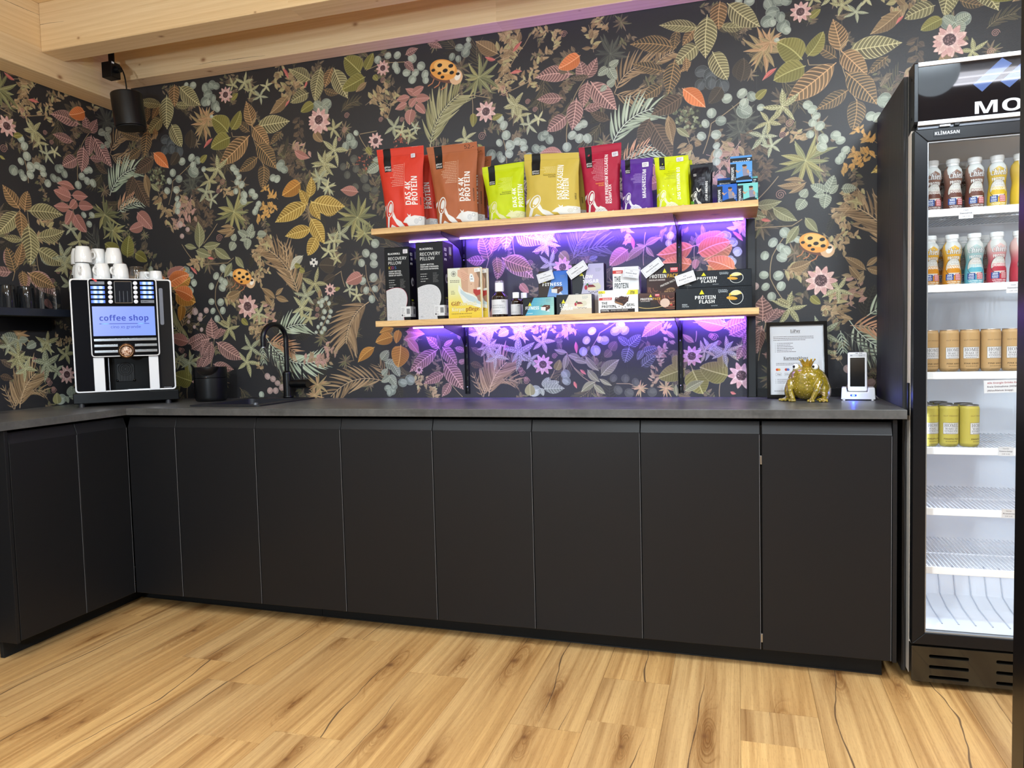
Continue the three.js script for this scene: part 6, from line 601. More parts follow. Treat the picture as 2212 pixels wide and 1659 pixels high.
{ // glazed frog
  const o = thing('frog_figurine', 'round glazed ochre ceramic frog wearing a gold crown', 'figurine', [3.346, 0.9006, 0.195], -0.34);
  const body = (x, y, z) => {
    let d = sEll(x, y, z, 0, 0.063, -0.004, 0.0735, 0.061, 0.062);
    d = smin(d, sEll(x, y, z, 0, 0.097, 0.012, 0.05, 0.029, 0.042), 0.02);
    for (const s of [-1, 1]) {
      d = smin(d, sEll(x, y, z, s * 0.0335, 0.1235, 0.016, 0.0135, 0.0135, 0.013), 0.006);
      d = smin(d, sEll(x, y, z, s * 0.066, 0.036, -0.004, 0.016, 0.035, 0.036), 0.006);
      d = smin(d, sEll(x, y, z, s * 0.06, 0.007, 0.03, 0.02, 0.0075, 0.025), 0.006);
      d = smin(d, sCap(x, y, z, [s * 0.052, 0.07, 0.036], [s * 0.047, 0.04, 0.056], 0.0125, 0.0095), 0.006);
      d = smin(d, sCap(x, y, z, [s * 0.047, 0.04, 0.056], [s * 0.034, 0.009, 0.062], 0.0095, 0.0085), 0.005);
      for (const q of [-0.5, 0, 0.5]) { d = smin(d, sCap(x, y, z, [s * 0.033, 0.006, 0.06], [s * 0.033 + Math.sin(q) * 0.018, 0.005, 0.06 + Math.cos(q) * 0.019], 0.006, 0.0052), 0.003); d = smin(d, sCap(x, y, z, [s * 0.062, 0.006, 0.04], [s * 0.064 + Math.sin(q + s * 0.4) * 0.026, 0.005, 0.04 + Math.cos(q + s * 0.4) * 0.024], 0.0055, 0.005), 0.003); }
    }
    const lip = Math.hypot(Math.hypot(x, (z - 0.008)) - 0.0445, (y - 0.1 - 0.16 * Math.abs(x) * 0.3) * 1) - 0.0035; if (z > 0.0) d = smin(d, lip, 0.004); 
    return Math.max(d, -y + 0.0004);
  };
  const g = sdfGeo(body, [0, 0.068, 0.006], 0.0905, 88), p = g.attributes.position, uv = new Float32Array(p.count * 2);
  for (let i = 0; i < p.count; i++) { const x = p.getX(i), y = p.getY(i) - 0.06, z = p.getZ(i); uv[i * 2] = Math.atan2(x, z) / 6.2832 + 0.5; uv[i * 2 + 1] = 0.5 + Math.atan2(y, Math.hypot(x, z)) / 3.1416; }
  g.setAttribute('uv', new THREE.BufferAttribute(uv, 2));
  const t = canvasTex(1400, 700, (c, w, h) => { c.fillStyle = '#85701c'; c.fillRect(0, 0, w, h); for (let i = 0; i < 5200; i++) { const x = rnd() * w, y = rnd() * h; c.globalAlpha = 0.35; ell(c, x, y, rr(3, 16), rr(2, 9), ['#6e5a10', '#a88c20', '#5a4a0e', '#b89a30', '#7c6a14'][i % 5], rnd() * 3); } c.globalAlpha = 0.8; for (let i = 0; i < 900; i++) ell(c, rnd() * w, rnd() * h, rr(1, 4), rr(1, 2.5), '#3c3008', rnd() * 3); c.globalAlpha = 1; for (let i = 0; i < 230; i++) { const x = rnd() * w, y = h * (0.12 + 0.76 * rnd()), r = rr(4, 11); ell(c, x, y, r * 1.15, r * 1.15, '#a8863c'); ell(c, x, y, r * 0.8, r * 0.8, '#d9bfa0'); } });
  mesh('body', g, phys({ map: t, roughness: 0.22, clearcoat: 1, clearcoatRoughness: 0.06 }), o);
  for (const s of [-1, 1]) { const e = mesh('eye', new THREE.SphereGeometry(0.0112, 28, 18), std(0xf0efe8, 0.12), o, [s * 0.0345, 0.1262, 0.0235]); mesh('pupil', new THREE.SphereGeometry(0.0052, 20, 12), std(0x0a0a0a, 0.08), e, [-0.0035, 0.0015, 0.0086]); }
  const n = 60, pos = [], idx = []; for (let k = 0; k < 4; k++) for (let i = 0; i <= n; i++) { const a = i / n * 6.2832, pk = Math.pow(Math.abs(Math.cos(a * 2.5)), 1.6), top = 0.012 + 0.0175 * pk, inn = k >= 2 ? 0.0022 : 0, hgt = k === 0 || k === 3 ? 0 : top, r = 0.0135 + hgt * 0.42 - inn + pk * 0.002 * (hgt > 0 ? 1 : 0); pos.push(Math.cos(a) * r, hgt, Math.sin(a) * r); }
  for (let k = 0; k < 3; k++) for (let i = 0; i < n; i++) { const a = k * (n + 1) + i; idx.push(a, a + n + 1, a + 1, a + 1, a + n + 1, a + n + 2); }
  let cg = new THREE.BufferGeometry(); cg.setAttribute('position', new THREE.Float32BufferAttribute(pos, 3)); cg.setIndex(idx); cg.computeVertexNormals(); cg.setAttribute('uv', new THREE.Float32BufferAttribute(new Float32Array(pos.length / 3 * 2), 2));
  const balls = []; for (let i = 0; i < 5; i++) { const a = i * 6.2832 / 5; balls.push(T(new THREE.SphereGeometry(0.0036, 14, 10), Math.cos(a) * 0.0272, 0.0305, Math.sin(a) * 0.0272)); }
  mesh('crown', T(join(cg, ...balls, cyl(0.0135, 0.0142, 0.004, 40, 0, 0, 0)), 0, 0.1225, 0.0), phys({ color: 0xc0962c, metalness: 0.55, roughness: 0.2, clearcoat: 0.8, side: THREE.DoubleSide }), o);
}
{ // payment terminal in its dock
  const o = thing('card_terminal', 'white handheld card terminal standing in its charging dock', 'terminal', [3.526, 0.9, 0.15], -0.12);
  const s = new THREE.Shape(); s.moveTo(-0.0575, 0.006); s.lineTo(-0.0555, 0.042); s.quadraticCurveTo(-0.055, 0.047, -0.05, 0.047); s.lineTo(-0.04, 0.047); s.lineTo(-0.037, 0.03); s.lineTo(0.031, 0.03); s.lineTo(0.034, 0.047); s.lineTo(0.05, 0.047); s.quadraticCurveTo(0.055, 0.047, 0.0555, 0.042); s.lineTo(0.0575, 0.006); s.quadraticCurveTo(0.0575, 0.003, 0.054, 0.003); s.lineTo(-0.054, 0.003); s.quadraticCurveTo(-0.0575, 0.003, -0.0575, 0.006);
  mesh('dock', T(ext(s, 0.07, 0.003), 0, 0, -0.03), M.white, o);
  mesh('dock_display', T(unitUV(ext(roundRect(0.021, 0.0075, 0.0036), 0.001), 0.021, 0.0075), -0.016, 0.0185, 0.0395), (() => { const t = canvasTex(84, 30, (g) => { g.fillStyle = '#1030d0'; g.fillRect(0, 0, 84, 30); txt(g, 'CCV', 42, 23, 23, '#dfe8ff', { a: 'center' }); }); return new THREE.MeshStandardMaterial({ map: t, emissiveMap: t, emissive: 0xffffff, emissiveIntensity: 1.1, roughness: 0.3 }); })(), o);
  const bl = new THREE.PointLight(0x3050ff, 0.006); bl.position.set(-0.016, 0.0185, 0.05); bl.shadow.radius = 0.2; o.add(bl);
  for (const [x, z] of [[-0.048, 0.034], [0.048, 0.034], [-0.048, -0.022], [0.048, -0.022]]) mesh('foot', cyl(0.005, 0.005, 0.0032, 16, x, 0.0017, z), M.white, o);
  const h = new THREE.Group(); h.name = 'handset'; h.position.set(-0.002, 0.031, 0.006); h.rotation.x = -0.16; o.add(h);
  mesh('shell', T(ext(roundRect(0.066, 0.146, 0.008, 0, 0.073), 0.017, 0.004), 0, 0, -0.0085), M.white, h);
  const pt = canvasTex(200, 40, (g) => { g.fillStyle = '#ececee'; g.fillRect(0, 0, 200, 40); txt(g, 'CCV', 116, 32, 24, '#44444c', { w: '' }); lines(g, 14, 16, 30, 2, 9, '#66666e', 4, 'left', 3); ell(g, 20, 22, 8, 8, '#88888e'); });
  mesh('face_print', T(unitUV(ext(roundRect(0.054, 0.0105, 0.0008), 0.0006), 0.054, 0.0105), 0, 0.1335, 0.0083), printMat(pt, 0.35), h);
  mesh('screen', T(ext(roundRect(0.05, 0.108, 0.002, 0, 0), 0.0015, 0.0004), 0, 0.071, 0.0078), M.blackGloss, h); mesh('earpiece', rb(0.009, 0.0016, 0.001, 0.0004, -0.002, 0.1415, 0.0088), M.black, h); mesh('camera_lens', join(cyl(0.0016, 0.0016, 0.001, 12).rotateX(Math.PI / 2).translate(0.009, 0.1415, 0.0088), cyl(0.0016, 0.0016, 0.001, 12).rotateX(Math.PI / 2).translate(0.0145, 0.1415, 0.0088)), M.black, h);
  mesh('cable', tube([[0.055, 0.014, -0.02], [0.062, 0.011, -0.024], [0.067, 0.004, -0.026], [0.069, 0.0025, -0.04], [0.066, 0.0025, -0.09]], 0.0018, 30, 8), M.white, o);
}

// ------------------------------------------------------------------ coffee machine in the corner
const CM = { x: 0.389, z: 0.393, a: 0.7155, top: 1.4815 };
{
  const W = 0.416, D = 0.29, Y = CM.top - 0.965, o = thing('coffee_machine', 'tall black and white bean-to-cup coffee machine with a lit blue panel', 'coffee machine', [CM.x, 0.9, CM.z], CM.a);
  const trim = phys({ color: 0xf0f0f2, roughness: 0.2, clearcoat: 0.7 }), Yb = 0.065;
  // body with the dispensing bay cut out
  const ev = new Evaluator(); ev.useGroups = false; const A = new Brush(rb(W - 0.008, Y, D - 0.012, 0.008, 0, Yb + Y / 2, -D / 2 - 0.004)), B = new Brush(rb(0.182, 0.172, 0.15, 0.004, 0.006, Yb + 0.08, -0.02)); A.updateMatrixWorld(); B.updateMatrixWorld();
  mesh('body', ev.evaluate(A, B, SUBTRACTION).geometry, matte(0x101114, 0.35), o);
  const fr = roundRect(W, Y, 0.016, 0, Yb + Y / 2), bay = [[-0.085, Yb - 0.001], [0.097, Yb - 0.001], [0.097, Yb + 0.16], [-0.085, Yb + 0.16]];
  const ring1 = roundRect(W, Y, 0.016, 0, Yb + Y / 2); ring1.holes.push(new THREE.Path(roundRect(W - 0.013, Y - 0.013, 0.011, 0, Yb + Y / 2).getPoints(6))); mesh('trim_ring', T(ext(ring1, 0.016, 0.002), 0, 0, -0.01), trim, o);
  const panel = roundRect(W - 0.013, Y - 0.013, 0.011, 0, Yb + Y / 2); panel.holes.push(new THREE.Path([[-0.085, Yb + 0.008], [0.097, Yb + 0.008], [0.097, Yb + 0.16], [-0.085, Yb + 0.16]].map((q) => new THREE.Vector2(...q)))); mesh('front_panel', T(ext(panel, 0.008, 0.0006), 0, 0, -0.004), phys({ color: 0x0a0c12, roughness: 0.07, clearcoat: 1, clearcoatRoughness: 0.02 }), o);
  for (const [x, w] of [[-0.108, 0.044], [0.117, 0.041]]) mesh('white_column', T(ext(roundRect(w, 0.158, 0.002, x, Yb + 0.08), 0.014, 0.002), 0, 0, -0.004), trim, o);
  // raised control panel
  const py = 1.304 - 0.9, ph = 0.357, pw = 0.282, px = 0.006; const rim = roundRect(pw, ph, 0.016, px, py); mesh('control_panel_rim', T(ext(rim, 0.022, 0.004), 0, 0, 0.002), trim, o);
  const cp = mesh('control_panel', T(ext(roundRect(pw - 0.01, ph - 0.01, 0.012, px, py), 0.006, 0.001), 0, 0, 0.0195), phys({ color: 0x08090d, roughness: 0.06, clearcoat: 1, clearcoatRoughness: 0.02 }), o);
  const zf = 0.0258, glow = (c, i, t) => new THREE.MeshStandardMaterial({ color: 0x202838, map: t, emissive: c, emissiveMap: t, emissiveIntensity: i, roughness: 0.3 });
  const st = canvasTex(512, 280, (g, w, h) => { const gr = g.createLinearGradient(0, 0, w, h); gr.addColorStop(0, '#9db0ff'); gr.addColorStop(0.5, '#8ea4ff'); gr.addColorStop(1, '#86a4ff'); g.fillStyle = gr; g.fillRect(0, 0, w, h); txt(g, 'coffee shop', 256, 136, 74, '#3046b8', { a: 'center', max: 410 }); g.fillStyle = '#3448b8'; g.fillRect(52, 162, 410, 6); ell(g, 100, 165, 34, 3, '#7fd0ff'); ell(g, 392, 165, 30, 3, '#7fd0ff'); txt(g, 'cino xs grande', 266, 208, 36, '#3448b8', { a: 'center', w: '', max: 250 }); });
  mesh('screen', T(unitUV(ext(roundRect(0.254, 0.134, 0.001), 0.0012), 0.254, 0.134), 0.0055, 1.288 - 0.9, zf), glow(0xffffff, 1.0, st), cp);
  const sl = new THREE.RectAreaLight(0x90a4ff, 1.2, 0.25, 0.13); sl.position.set(0.0055, 0.388, zf + 0.004); sl.rotation.y = Math.PI; cp.add(sl);
  const lt = canvasTex(128, 32, (g, w, h) => { g.fillStyle = '#4a6ad0'; g.fillRect(0, 0, w, h); for (const x of [42, 92]) { const r = g.createRadialGradient(x, 16, 2, x, 16, 34); r.addColorStop(0, '#ffffff'); r.addColorStop(0.4, '#b0d4ff'); r.addColorStop(1, 'rgba(80,120,220,0)'); g.fillStyle = r; g.fillRect(0, 0, w, h); } lines(g, 24, 14, 80, 1, 8, '#4060a0', 4, 'left', 3); });
  const pt = canvasTex(128, 32, (g, w, h) => { g.fillStyle = '#d8dae0'; g.fillRect(0, 0, w, h); lines(g, 10, 13, 100, 1, 8, '#33343a', 7, 'left', 6); });
  for (let i = 0; i < 5; i++) { const y = 1.461 - 0.9 - i * 0.021; for (const s of [0, 1]) { const paper = (s === 0 && i === 0) || (s === 1 && i === 4); mesh('drink_label', T(unitUV(ext(roundRect(0.056, 0.0135, 0.001), 0.001), 0.056, 0.0135), s ? 0.105 : -0.095, y, zf), paper ? glow(0xffffff, 0.25, pt) : glow(0xffffff, 1.5, lt), cp); mesh('select_button', T(lathe([[0, 0.0024], [0.007, 0.0022], [0.0088, 0.0012], [0.0092, 0]], 24), s ? 0.0575 : -0.0455, y, zf, Math.PI / 2, 0, 0), std(0xe8e8ee, 0.25), cp); } }
  { const s = roundRect(0.072, 0.1, 0.004, 0.0075, 1.4195 - 0.9); s.holes.push(new THREE.Path(roundRect(0.067, 0.095, 0.003, 0.0075, 1.4195 - 0.9).getPoints(4))); mesh('window_frame', T(ext(s, 0.002, 0.0006), 0, 0, zf), M.chrome, cp); mesh('window_pane', T(ext(roundRect(0.067, 0.095, 0.003, 0.0075, 1.4195 - 0.9), 0.001), 0, 0, zf), phys({ color: 0x22242a, roughness: 0.05, clearcoat: 1 }), cp); for (let i = 0; i < 3; i++) mesh('bean_divider', rb(0.002, 0.05, 0.001, 0.0003, -0.008 + i * 0.016, 1.4 - 0.9, zf + 0.0015), std(0x55585f, 0.3), cp); }
  for (const y of [1.203, 1.1768, 1.1505]) for (const [a, b] of y > 1.19 ? [[-0.121, 0.135]] : [[-0.121, -0.026], [0.043, 0.136]]) mesh('trim_bar', rb(b - a, 0.0115, 0.003, 0.0008, (a + b) / 2, y - 0.9, zf + 0.001), std(0xc8cacc, 0.22, 1), cp);
  mesh('arrow_sticker', T(ext(new THREE.Shape([[-0.012, 0.003], [0.004, 0.003], [0.004, 0.007], [0.012, 0], [0.004, -0.007], [0.004, -0.003], [-0.012, -0.003]].map((q) => new THREE.Vector2(...q))), 0.0006), -0.105, 1.4735 - 0.9, zf + 0.0008, 0, 0, -0.6), std(0xd83a34, 0.5), cp);
  const beans = canvasTex(128, 128, (g) => { g.fillStyle = '#d8b8a0'; g.fillRect(0, 0, 128, 128); for (let i = 0; i < 70; i++) { const x = rnd() * 128, y = rnd() * 128, a = rnd() * 3; ell(g, x, y, 11, 7.5, ['#e8c8b0', '#b8876a', '#8a5a44', '#f2dccb'][i % 4], a); g.strokeStyle = '#5a3426'; g.lineWidth = 1.6; g.beginPath(); g.moveTo(x - Math.cos(a) * 8, y - Math.sin(a) * 8); g.lineTo(x + Math.cos(a) * 8, y + Math.sin(a) * 8); g.stroke(); } });
  mesh('badge_ring', T(lathe([[0.023, 0.002], [0.0235, 0.009], [0.029, 0.0085], [0.035, 0.004], [0.036, 0], [0.023, 0]], 44), 0.008, 1.151 - 0.9, zf, Math.PI / 2, 0, 0), std(0x8a6a50, 0.15, 1), cp);
  { const g = new THREE.SphereGeometry(0.034, 32, 12, 0, 6.2832, 0, 0.72); const p = g.attributes.position, u = g.attributes.uv; for (let i = 0; i < p.count; i++) u.setXY(i, p.getX(i) / 0.046 + 0.5, p.getZ(i) / 0.046 + 0.5); mesh('bean_badge', T(T(g, 0, -0.0255, 0), 0.008, 1.151 - 0.9, zf, Math.PI / 2, 0, 0), phys({ map: beans, roughness: 0.08, clearcoat: 1 }), cp); }
  // bay: back plate with grill, nozzle
  const q = [rb(0.172, 0.155, 0.004, 0.001, 0.006, Yb + 0.08, -0.093)]; mesh('bay_back', join(...q), matte(0x07080a, 0.4, 0.3), o);
  const gr = [T(ext(roundRect(0.074, 0.085, 0.012), 0.006, 0.001), -0.008, 1.05 - 0.9, -0.09)]; for (const r of [0.03, 0.022, 0.014, 0.007]) gr.push(T(new THREE.TorusGeometry(r, 0.0018, 8, 32), -0.008, 1.066 - 0.9, -0.083)); for (let i = -2; i < 3; i++) gr.push(rb(0.003, 0.03, 0.003, 0.0006, -0.008 + i * 0.012, 1.028 - 0.9, -0.083)); mesh('nozzle_cover', join(...gr), matte(0x0e0f12, 0.35, 0.6), o);
  for (const s of [-1, 1]) mesh('cover_knob', T(new THREE.SphereGeometry(0.0055, 16, 10), -0.008 + s * 0.036, 1.012 - 0.9, -0.083), M.blackGloss, o);
  mesh('bay_rail', rb(0.003, 0.15, 0.003, 0.0006, -0.072, Yb + 0.08, -0.03), M.steel, o);
  mesh('door_handle_recess', T(ext(roundRect(0.0165, 0.172, 0.008, 0.162, 1.355 - 0.9), 0.002, 0.0005), 0, 0, 0.0038), std(0x6a6c76, 0.35), o);
  { const t = canvasTex(128, 24, (g) => { g.fillStyle = '#0b0c10'; g.fillRect(0, 0, 128, 24); txt(g, 'rheavendors', 4, 17, 18, '#d8d8dc', { w: 'italic bold', max: 118 }); }); mesh('maker_print', T(unitUV(ext(roundRect(0.036, 0.007, 0.0002), 0.0004), 0.036, 0.007), 0.172, 0.9755 - 0.9, 0.0042), printMat(t, 0.3), o); }
  mesh('drip_tray', join(rb(0.436, 0.048, 0.3, 0.004, 0, 0.0395, -0.138), rb(0.17, 0.004, 0.11, 0.001, 0.006, 0.064, -0.04)), matte(0x090a0c, 0.3, 0.5), o);
  for (const [x, z] of [[-0.187, 0], [0.171, 0], [-0.187, -0.25], [0.171, -0.25]]) mesh('foot', cyl(0.013, 0.011, 0.0165, 20, x, 0.0083, z), std(0x222226, 0.5), o);
  mesh('cup_rail', tube([[-0.2005, 0.582, -0.072], [-0.2005, 0.604, -0.066], [-0.2005, 0.6, -0.026], [-0.2005, 0.583, -0.012]], 0.0024, 30, 8, 0.1), M.blackGloss, o); mesh('side_lock', T(new THREE.SphereGeometry(0.005, 14, 10), -0.2045, 0.26, -0.03), M.chrome, o);
}
const onMachine = (u, y, d) => [CM.x + u * Math.cos(CM.a) - d * Math.sin(CM.a), y, CM.z - u * Math.sin(CM.a) - d * Math.cos(CM.a)];
{ // white cups, upside down, in two layers; tumblers; a saucer stack
  const cupProf = [[0.0175, 0.071], [0.02, 0.074], [0.0265, 0.0735], [0.028, 0.070], [0.0335, 0.05], [0.0358, 0.02], [0.0358, 0.0], [0.0338, 0.0], [0.0335, 0.02], [0.031, 0.05], [0.024, 0.068], [0, 0.069]];
  const handle = (s = 1) => tube([[0.033, 0.05, 0], [0.047, 0.053, 0], [0.054, 0.042, 0], [0.051, 0.028, 0], [0.0345, 0.018, 0]], 0.0045, 30, 10);
  const cup = thing('coffee_cup', 'front left white cup of the lower row on the coffee machine', 'cup', onMachine(-0.157, CM.top + 0.0006, 0.045), CM.a + 4.55, 'white cups on the coffee machine'); mesh('cup_body', lathe(cupProf, 48), M.whiteGloss, cup); mesh('handle', handle(), M.whiteGloss, cup);
  const y1 = CM.top + 0.0006, y2 = y1 + 0.0755;
  copy(cup, onMachine(-0.081, y1, 0.05), CM.a + 4.15, 'middle white cup of the lower row on the coffee machine');
  copy(cup, onMachine(-0.005, y1, 0.05), CM.a + 4.0, 'right white cup of the lower row on the coffee machine, its handle turned left');
  copy(cup, onMachine(-0.152, y2, 0.045), CM.a + 0.6, 'white cup at the front left of the upper layer, highest of all');
  copy(cup, onMachine(-0.098, y2 - 0.001, 0.12), CM.a + 1.4, 'middle white cup of the upper layer, set back');
  copy(cup, onMachine(-0.031, y2 - 0.001, 0.075), CM.a + 2.0, 'right white cup of the upper layer on the coffee machine');
  copy(cup, onMachine(-0.098, y1, 0.132), CM.a + 1.2, 'white cup of the lower layer hidden behind the front row, carrying the middle upper cup');
  copy(cup, onMachine(-0.174, y1, 0.124), CM.a + 2.0, 'white cup at the far left behind, lower layer'); copy(cup, onMachine(-0.175, y2 - 0.001, 0.124), CM.a + 2.0, 'white cup at the far left behind, upper layer');
  const gl = [[0, 0.062], [0.0265, 0.062], [0.029, 0.06], [0.0315, 0.03], [0.033, 0], [0.0312, 0], [0.0295, 0.03], [0.026, 0.054], [0, 0.055]];
  const gm = phys({ color: 0xffffff, roughness: 0.03, transmission: 1, thickness: 0, ior: 1.5 });
  const t1 = thing('tumbler', 'clear upturned tumbler right of the white cups on the coffee machine', 'glass', onMachine(0.062, y1, 0.07), 0); mesh('glass_body', lathe(gl, 40), gm, t1); mesh('base_ring', T(new THREE.TorusGeometry(0.0275, 0.0018, 8, 36), 0, 0.0615, 0, Math.PI / 2), gm, t1);
  const es = thing('espresso_cup', 'small white espresso cup at the right end on top of the coffee machine', 'cup', onMachine(0.143, y1, 0.06), CM.a + 3.0); es.scale.set(0.84, 0.84, 0.84);
  mesh('cup_body', lathe([[0.016, 0.05], [0.02, 0.053], [0.029, 0.052], [0.0315, 0.048], [0.035, 0.02], [0.0365, 0], [0.0345, 0], [0.033, 0.02], [0.027, 0.047], [0, 0.048]], 44), M.whiteGloss, es); mesh('handle', tube([[0.033, 0.038, 0], [0.045, 0.04, 0], [0.05, 0.03, 0], [0.046, 0.018, 0], [0.034, 0.012, 0]], 0.004, 26, 10), M.whiteGloss, es);
  copy(es, onMachine(0.098, y1, 0.105), CM.a + 2.6, 'small white espresso cup set back between the tumbler and the right cup');
}
{ // black shelf with tumblers on the left wall
  const o = thing('glass_shelf', 'thin black shelf on the left wall holding upturned tumblers', 'shelf', [0.0015, 1.3485, 0.435]);
  mesh('board', rb(0.135, 0.034, 0.86, 0.002, 0.0675, -0.017, 0.43), std(0x17171a, 0.4), o); mesh('wall_rail', rb(0.02, 0.06, 0.84, 0.002, 0.011, -0.064, 0.43), M.black, o); mesh('edge_band_or_glint', rb(0.0015, 0.032, 0.856, 0.0004, 0.1356, -0.017, 0.43), std(0x20242e, 0.3), o);
  const prof = [[0, 0.098], [0.03, 0.098], [0.0325, 0.095], [0.0365, 0.05], [0.0385, 0], [0.037, 0], [0.035, 0.05], [0.029, 0.088], [0, 0.09]];
  const smoke = phys({ color: 0x5c5e64, roughness: 0.04, transmission: 0.9, thickness: 0 }), clear = phys({ color: 0xf4f6f8, roughness: 0.03, transmission: 1, thickness: 0 });
  const facet = (m, label, z, s, x = 0.13) => { const t = thing('tumbler', label, 'glass', [x, 1.3492, z]); t.scale.set(s, 1, s); mesh('glass_body', lathe(prof, 12), m, t); mesh('base_ring', T(new THREE.TorusGeometry(0.03, 0.0022, 8, 30), 0, 0.0965, 0, Math.PI / 2), m, t); return t; };
  facet(smoke, 'smoky grey tumbler at the left edge of the photo, leftmost on the black shelf', 0.705, 1.0, 0.075); facet(smoke, 'smoky grey tumbler second from the left on the black shelf', 0.6135, 1.0, 0.075); facet(clear, 'clear tumbler next to the smoky ones on the black shelf', 0.541, 0.72, 0.08); facet(clear, 'clear tumbler at the right end of the black shelf, nearest the coffee machine', 0.472, 0.72, 0.08);
}
{ // ceiling socket and loudspeaker
  const s = thing('ceiling_socket', 'small black socket box on a bracket under the beams in the corner', 'socket', [0.257, 2.4825, 0.25], 0);
  mesh('box', rb(0.058, 0.072, 0.056, 0.003), M.black, s); mesh('bracket', rb(0.03, 0.19, 0.01, 0.002, -0.006, 0.13, -0.012), M.black, s); mesh('sticker', rb(0.0008, 0.008, 0.014, 0.0002, 0.0294, 0.03, 0.017), M.white, s); mesh('plug', T(cyl(0.017, 0.015, 0.022, 24), 0.039, 0.004, -0.004, 0, 0, -Math.PI / 2), M.black, s);
  const o = thing('loudspeaker', 'black cylindrical loudspeaker hanging in the corner under the beams', 'speaker', [0.3475, 2.284, 0.25], 0); o.rotation.set(0.05, 0, 0.075);
  mesh('body', lathe([[0, -0.076], [0.064, -0.076], [0.067, -0.074], [0.069, -0.07], [0.069, 0.078], [0.067, 0.082], [0, 0.082]], 64), matte(0x0b0c0f, 0.34, 0.8), o); mesh('grille', lathe([[0, -0.082], [0.062, -0.082], [0.064, -0.079], [0.064, -0.075], [0, -0.075]], 48), std(0x050506, 0.7), o); mesh('mount', rb(0.03, 0.1, 0.1, 0.006, -0.06, -0.01, -0.09), M.black, o);
  mesh('cable', tube([[-0.026, 0.203, -0.003], [-0.008, 0.2, -0.003], [0.006, 0.165, 0.0], [0.008, 0.12, 0.0], [0.006, 0.08, 0.0]], 0.0032, 40, 8), M.black, o);
}

